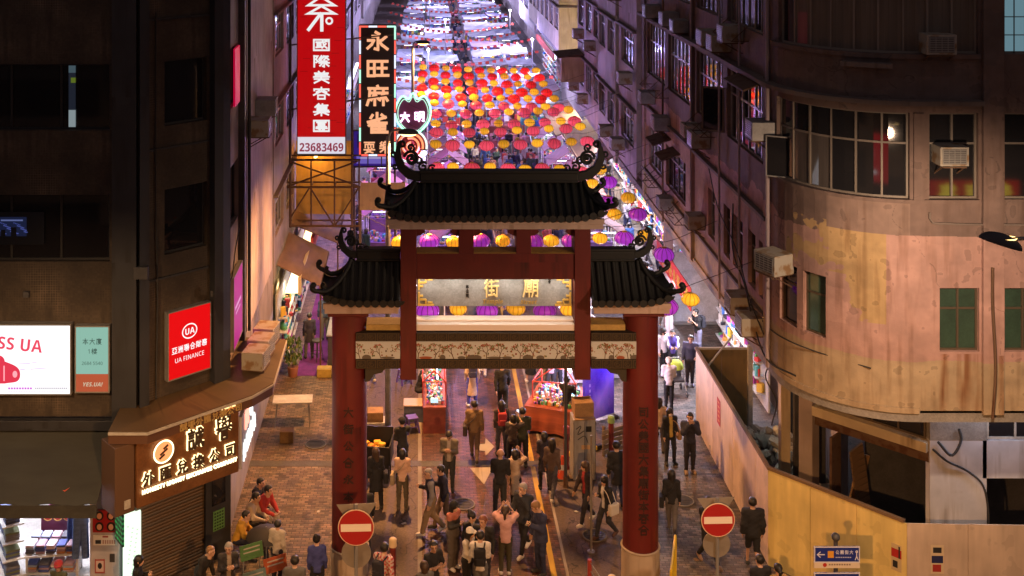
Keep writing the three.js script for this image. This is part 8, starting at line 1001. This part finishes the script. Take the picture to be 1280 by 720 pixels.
  // lit shop fronts under the arcades: a frame, shelves of goods, a glowing ceiling panel
  const shop = (x, D0, D1, side, label, col, li, h = 2.8) => { const s5 = thing('arcade_shop', label, 'shop', [0, 0, 0], 0, 'lit shops along the market'), zc = -(D0 + D1) / 2, L = D1 - D0, c = new THREE.Color(col); mesh('back_wall', uvm(box(0.06, h, L, x, h / 2, zc)), M.white, s5); mesh('ceiling_light', box(0.5, 0.05, L * 0.8, x + side * 0.5, h - 0.05, zc), glow([c.r, c.g, c.b], 3), s5); areaLight(col, li, 0.5, L * 0.8, V(x + side * 0.5, h - 0.09, zc), V(x + side * 1.3, 0, zc)); for (let k = 0; k < 4; k++) mesh('shelf', uvm(box(0.3, 0.03, L * 0.9, x + side * 0.2, 0.5 + k * 0.5, zc)), M.white, s5); const g2 = []; for (let k = 0; k < 4; k++) g2.push(goodsGeo(0.28, L * 0.88, 0, 34, 0.36).translate(x + side * 0.2, 0.52 + k * 0.5, zc)); mesh('goods', join(g2), VC, s5).userData.kind = 'stuff'; mesh('fascia', uvm(box(0.1, 0.6, L, x + side * 0.8, h + 0.3, zc)), pick([std([0.5, 0.06, 0.05], 0.6), std([0.1, 0.15, 0.4], 0.6), std([0.5, 0.45, 0.3], 0.6)]), s5); };
  let sa = 0, sb = 0; for (const [a, b, c, li] of [[39, 45, 0xf0ecff, 100], [47.8, 51.5, 0xe4e0ff, 90], [52, 57, 0xe0d8ff, 60], [57.3, 62, 0xf4f0ff, 70], [62.2, 66, 0xe0dcff, 70], [67, 74, 0xe8e8ff, 70], [78, 86, 0xf0f0ff, 70], [88, 97, 0xe0e0ff, 70], [100, 115, 0xe8e8ff, 60]]) shop(11.35 + (a > 66 ? 0.6 : 0), a, b, -1, `${ORD[sa++]} brightly lit shop from the gate under the right-hand arcade`, c, li);
  for (const [a, b, c, li] of [[41.8, 46, 0xffe0b0, 30], [46.6, 51.5, 0xffd8a0, 22], [53, 60, 0xb090ff, 40], [61, 67, 0xc0a8ff, 40], [70, 80, 0xd0d0ff, 50], [84, 100, 0xd8d8ff, 50]]) shop(-5.0 - (a > 52 ? 0.5 : 0), a, b, 1, `${ORD[sb++]} lit shop from the gate along the left lane`, c, li, 2.9);
  { const rb = thing('red_banner', 'red shop banner with gold lettering under the corner building', 'banner', [8.9, 3.55, -42.2], -Math.PI / 2); mesh('cloth', rbox(5.6, 0.75, 0.04, 0.01, 0, 0, 0), std([0.55, 0.05, 0.04], 0.6), rb); [...'美容大合公司外匯'].forEach((ch, i) => mesh('letter', glyph(ch, 0.42, 0.42, 0.06, 0.012, -2.2 + i * 0.63, 0, 0.021), M.goldPaint, rb)); }
  // flood lamps on poles over the stalls, most added to brighten the market
  let fi = 0; for (const [x, D, i, c, y] of [[0.2, 54, 75, 0xc8a8ff, 5.2], [9.3, 58, 170, 0xf0e8ff, 5.0], [0.4, 64, 130, 0xc09cff, 5.2], [9.6, 70, 260, 0xffe0b4, 5.4], [5.0, 77, 220, 0xb8a4ff, 5.6], [0.6, 86, 240, 0xb0a4ff, 5.6], [8.6, 92, 260, 0xb0a4ff, 5.6], [2.2, 104, 300, 0xc6beff, 5.8], [8.4, 112, 300, 0xc6beff, 5.8], [1.0, 124, 330, 0xc6beff, 5.8], [6.8, 134, 330, 0xc6beff, 5.8], [2.2, 150, 360, 0xc6beff, 6], [7.8, 160, 360, 0xc6beff, 6], [4.6, 178, 400, 0xc6beff, 6]]) { const o4 = thing('flood_lamp', `white flood lamp on a thin pole, ${ORD[fi]} behind the gate above the stalls`, 'lamp', [x, 0, -D], 0, 'flood lamps over the market'); mesh('pole', cyl(0.035, 0.035, y + 0.1, 0, 0, 0, 7), M.alu, o4); mesh('housing', rbox(0.3, 0.06, 0.2, 0.015, 0, y + 0.14, 0.1), M.dgrey, o4); mesh('bulb', at(new THREE.SphereGeometry(0.1, 10, 8), 0, y, 0.12), glow([0.9, 0.9, 1], 16), o4); pointLight(c, i * (D > 80 ? 0.85 : 1.15), V(x, y, -D + 0.12), 5); fi++; }
  // left pavement furniture
  const ft = thing('folding_table', 'white folding table on the left pavement by the shop wall', 'table', [-4.05, 0, -38.2], 0.05); mesh('tabletop', rbox(1.25, 0.04, 0.62, 0.01, 0, 0.8, 0), M.white, ft); for (const [a, b] of [[-0.55, -0.25], [0.55, -0.25], [-0.55, 0.25], [0.55, 0.25]]) mesh('leg', bar(V(a, 0, b), V(a * 0.9, 0.8, b * 0.9), 0.014), M.alu, ft);
  solo('crate', [rbox(0.42, 0.36, 0.36, 0.02, -4.1, 0.98 + 0.02, -37.0)], std([0.25, 0.15, 0.05], 0.7, { map: T.grain }), 'brown crate standing on the left pavement in front of the folding table', 'crate').position.y = -0.8;
  const st2 = thing('bar_stool', 'dark round bar stool on the purple carpet', 'stool', [-3.72, 0, -43.4]); mesh('seat', cyl(0.19, 0.19, 0.05, 0, 0.7, 0, 18), M.dgrey, st2); for (let i = 0; i < 4; i++) mesh('leg', bar(V(0.22 * Math.cos(i * 1.571), 0, 0.22 * Math.sin(i * 1.571)), V(0.13 * Math.cos(i * 1.571), 0.7, 0.13 * Math.sin(i * 1.571)), 0.016), M.dgrey, st2); mesh('ring', new THREE.TorusGeometry(0.19, 0.012, 6, 20).rotateX(Math.PI / 2).translate(0, 0.3, 0), M.dgrey, st2);
  solo('storage_box', rbox(0.5, 0.3, 0.36, 0.02, -3.35, 0.16, -42.0), std([0.55, 0.4, 0.08], 0.6, { map: T.grain }), 'yellow storage box at the edge of the purple carpet', 'box'); const cb3 = thing('bar_counter', 'dark grey counter beside the purple carpet', 'counter', [-2.7, 0, -44.2]); mesh('body', uvm(rbox(1.2, 1.05, 2.6, 0.01, 0, 0.53, 0)), M.dgrey, cb3); mesh('top', rbox(1.3, 0.05, 2.7, 0.01, 0, 1.08, 0), M.grey, cb3);
  const pl = thing('potted_plant', 'leafy potted plant by the left doorway', 'plant', [-4.45, 0, -42.0]); mesh('pot', cyl(0.15, 0.2, 0.34, 0, 0, 0, 16), std([0.3, 0.12, 0.06], 0.8), pl); mesh('stem', [bar(V(0, 0.3, 0), V(0.03, 1.1, 0), 0.02), bar(V(0, 0.5, 0), V(-0.12, 1.0, 0.05), 0.012), bar(V(0, 0.6, 0), V(0.14, 1.1, -0.06), 0.012)], M.wood, pl); const lv = []; for (let i = 0; i < 170; i++) { const g3 = new THREE.CircleGeometry(0.07, 5).scale(0.6, 1.3, 1), a = rnd() * 6.28, r = 0.3 * Math.sqrt(rnd()), y2 = rr(0.45, 1.35); at(g3, r * Math.cos(a) * (1.3 - Math.abs(y2 - 0.9)), y2, r * Math.sin(a) * (1.3 - Math.abs(y2 - 0.9)), rnd() * 6, rr(-1, 1)); lv.push(paint(g3, lin(...pick([[0.06, 0.12, 0.02], [0.1, 0.17, 0.03], [0.16, 0.2, 0.04]])))); } mesh('foliage', join(lv), std(0xffffff, 0.6, { vertexColors: true, side: THREE.DoubleSide }), pl).userData.kind = 'stuff';
  const ub = thing('umbrella', 'dark open umbrella held low by the left wall', 'umbrella', [-3.82, -0.3, -29.8]); mesh('canopy', surf(24, 4, (u, v) => { const a = u * 6.283, r = 0.5 * Math.sin(v * 1.35) / 0.976; return V(r * Math.cos(a) * (1 - 0.04 * Math.cos(a * 8) * v), 1.25 + 0.22 * Math.cos(v * 1.5), r * Math.sin(a)); }), std([0.02, 0.016, 0.014], 0.7, { side: THREE.DoubleSide }), ub); mesh('shaft', cyl(0.012, 0.012, 1.1, 0, 0.4, 0, 7), M.alu, ub); for (let i = 0; i < 8; i++) mesh('rib', bar(V(0, 1.45, 0), V(0.49 * Math.cos(i * 0.785), 1.26, 0.49 * Math.sin(i * 0.785)), 0.006, 4), M.alu, ub);
  for (const [x, d, y, c, l] of [[-4.1, 29.2, 0.92, [0.1, 0.26, 0.08], 'green placard leaning among the people by the left wall'], [-3.5, 29.0, 0.72, [0.55, 0.12, 0.04], 'orange placard leaning among the people by the left wall'], [-3.95, 28.7, 0.55, [0.18, 0.3, 0.3], 'pale teal placard leaning among the people by the left wall']]) { const b5 = thing('placard', l, 'placard', [x, 0, -d], 0.35, 'placards by the left wall'); mesh('board', box(0.56, 0.36, 0.02, 0, y, 0, 0, -0.08, 0.1), std(c, 0.7, { map: T.grain }), b5); mesh('stripe', [-0.1, 0, 0.1].map((k) => box(0.4, 0.03, 0.004, 0, y + k, 0.014, 0, -0.08, 0.1)), M.offwhite, b5); mesh('stand', [bar(V(-0.2, 0, 0), V(-0.2, y, 0), 0.012), bar(V(0.2, 0, 0), V(0.2, y, 0), 0.012)], M.alu, b5); }
  // traffic signs
  const noEntry = (x, y, r, label, tri) => { const D = 26.5, q = P(x, y, D), s6 = thing('no_entry_sign', label, 'road sign', [q.x, 0, q.z], 0, 'no entry signs'), R = r * D / FOC; mesh('post', cyl(0.038, 0.038, q.y + R + 0.1, 0, 0, -0.06, 10), M.grey, s6); const d = mesh('disc', at(new THREE.CylinderGeometry(R, R, 0.02, 40).rotateX(Math.PI / 2), 0, q.y, 0), std([0.33, 0.014, 0.014], 0.45), s6); mesh('rim', at(new THREE.TorusGeometry(R, 0.014, 6, 40), 0, q.y, 0), std([0.6, 0.42, 0.3], 0.5), d); mesh('bar', box(R * 1.72, R * 0.42, 0.006, 0, q.y, 0.013, 0, 0, 0.02), std([0.72, 0.66, 0.58], 0.5), d); mesh('back_disc', at(new THREE.CylinderGeometry(R * 0.84, R * 0.84, 0.02, 36).rotateX(Math.PI / 2), 0, q.y - R * 1.62, -0.12), std([0.3, 0.27, 0.23], 0.6, { map: T.streak }), s6); mesh('back_triangle', ext([[-R * 1.15, 0], [R * 1.15, R * 0.1], [0, -R * 1.7]], 0.015).translate(0, q.y + R * 1.05, -0.2), std([0.3, 0.27, 0.23], 0.6, { map: T.streak }), s6); };
  noEntry(445, 659.5, 22, 'round red no entry sign in front of the left pillar'); noEntry(897.5, 650, 20.5, 'round red no entry sign on the right pavement');
  const ds = P(1046, 698, 25.7), dir = thing('direction_sign', 'blue and white pedestrian direction sign with an arrow at the yellow hoarding', 'sign', [ds.x, 0, ds.z]); const dt = canvas(256, 118, (c) => { c.fillStyle = '#1d2f86'; c.fillRect(0, 0, 256, 118); c.fillStyle = '#d8ccb8'; c.fillRect(0, 84, 256, 34); c.strokeStyle = '#cfd2e6'; c.lineWidth = 6; c.strokeRect(3, 3, 250, 82); c.beginPath(); c.moveTo(60, 44); c.lineTo(20, 44); c.moveTo(36, 28); c.lineTo(18, 44); c.lineTo(36, 60); c.stroke(); c.fillStyle = '#d69a3a'; c.fillRect(76, 24, 34, 38); [...'公廟街大'].forEach((s7, i) => ink(c, s7, 120 + i * 26, 20, 20, 22, 3, '#d0d4ea')); c.fillStyle = '#b8bede'; for (let i = 0; i < 9; i++) c.fillRect(120 + i * 10, 56, 7, 6); c.lineWidth = 5; c.strokeStyle = '#e0e2f0'; c.beginPath(); c.arc(238, 28, 5, 0, 7); c.moveTo(238, 36); c.lineTo(238, 54); c.lineTo(230, 72); c.moveTo(238, 54); c.lineTo(246, 72); c.stroke(); c.fillStyle = '#b03024'; c.beginPath(); c.arc(60, 101, 11, 0, 7); c.fill(); c.fillStyle = '#8a7a70'; for (let i = 0; i < 9; i++) c.fillRect(82 + i * 14, 94, 10, 9); }); for (const [y, h] of [[0, 0.46], [-0.56, 0.46]]) mesh('sign_plate', new THREE.BoxGeometry(0.98, h, 0.03).translate(0, ds.y + y + 0.03, 0), std([0.85, 0.85, 0.85], 0.45, { map: dt }), dir); mesh('post', cyl(0.045, 0.045, ds.y + 0.42, 0, 0, -0.07, 10), M.dgrey, dir); mesh('post_cap', at(new THREE.SphereGeometry(0.09, 12, 8), 0, ds.y + 0.42, -0.07), M.dgrey, dir);
  // brown kiosk roof in the lower right corner
  const kr = thing('kiosk_roof', 'flat brown kiosk roof with a dark vent dome before the pale hoarding', 'kiosk'); mesh('roof', uvm(rbox(5, 0.16, 1.6, 0.03, 13.2, 2.5, -24.1)), std([0.2, 0.1, 0.04], 0.7, { map: T.rust }), kr); mesh('wall', uvm(box(4.6, 2.42, 1.3, 13.2, 1.21, -24.0)), std([0.3, 0.2, 0.1], 0.7, { map: T.rust }), kr); mesh('vent_dome', at(new THREE.SphereGeometry(0.42, 18, 8, 0, 6.283, 0, 1.57).scale(1.2, 0.75, 1), 10.5, 2.56, -24.0), M.black, kr);
}

{ // the car park the picture is taken from, with the signs that the corner building's windows mirror
  const cp = thing('car_park', 'plain concrete car park wall opposite the gate', 'building'); for (let i = 0; i < 5; i++) mesh('parapet', uvm(box(70, 1.2, 0.3, 0, 1.8 + i * 3.1, 2.2)), M.concrete, cp); mesh('back_wall', uvm(box(70, 15, 0.3, 0, 7.5, 6)), M.dgrey, cp); for (let i = 0; i < 9; i++) mesh('column', uvm(box(0.6, 14, 0.6, -32 + i * 8, 7, 2.6)), M.concrete, cp);
  lightbox('red_wall_sign', 'red lit wall sign on the car park opposite the gate', 3.2, 2.2, 0.2, [0.7, 4.9, 1.6], Math.PI, canvas(128, 110, (c) => { c.fillStyle = '#c81420'; c.fillRect(0, 0, 128, 110); c.strokeStyle = '#fff'; c.lineWidth = 8; c.beginPath(); c.arc(64, 46, 24, 0.6, 5.6); c.stroke(); c.fillStyle = '#fff'; c.fillRect(24, 84, 80, 8); }), 3);
  lightbox('yellow_wall_sign', 'yellow lettered red wall sign on the car park opposite the corner building', 4.2, 1.2, 0.2, [25.2, 3.2, 1.6], Math.PI, canvas(512, 146, (c) => { c.fillStyle = '#b01008'; c.fillRect(0, 0, 512, 146); [...'美麻集'].forEach((s, i) => ink(c, s, 40 + i * 150, 20, 110, 104, 13, '#ffe14a')); }), 4);
  lightbox('white_wall_sign', 'white lit wall sign on the car park beside the red one', 1.2, 0.8, 0.2, [-2.6, 4.2, 1.6], Math.PI, canvas(64, 48, (c) => { c.fillStyle = '#e8ecff'; c.fillRect(0, 0, 64, 48); c.fillStyle = '#3050a0'; c.fillRect(8, 16, 48, 6); }), 0.9);
}
renderer.render(scene, camera);
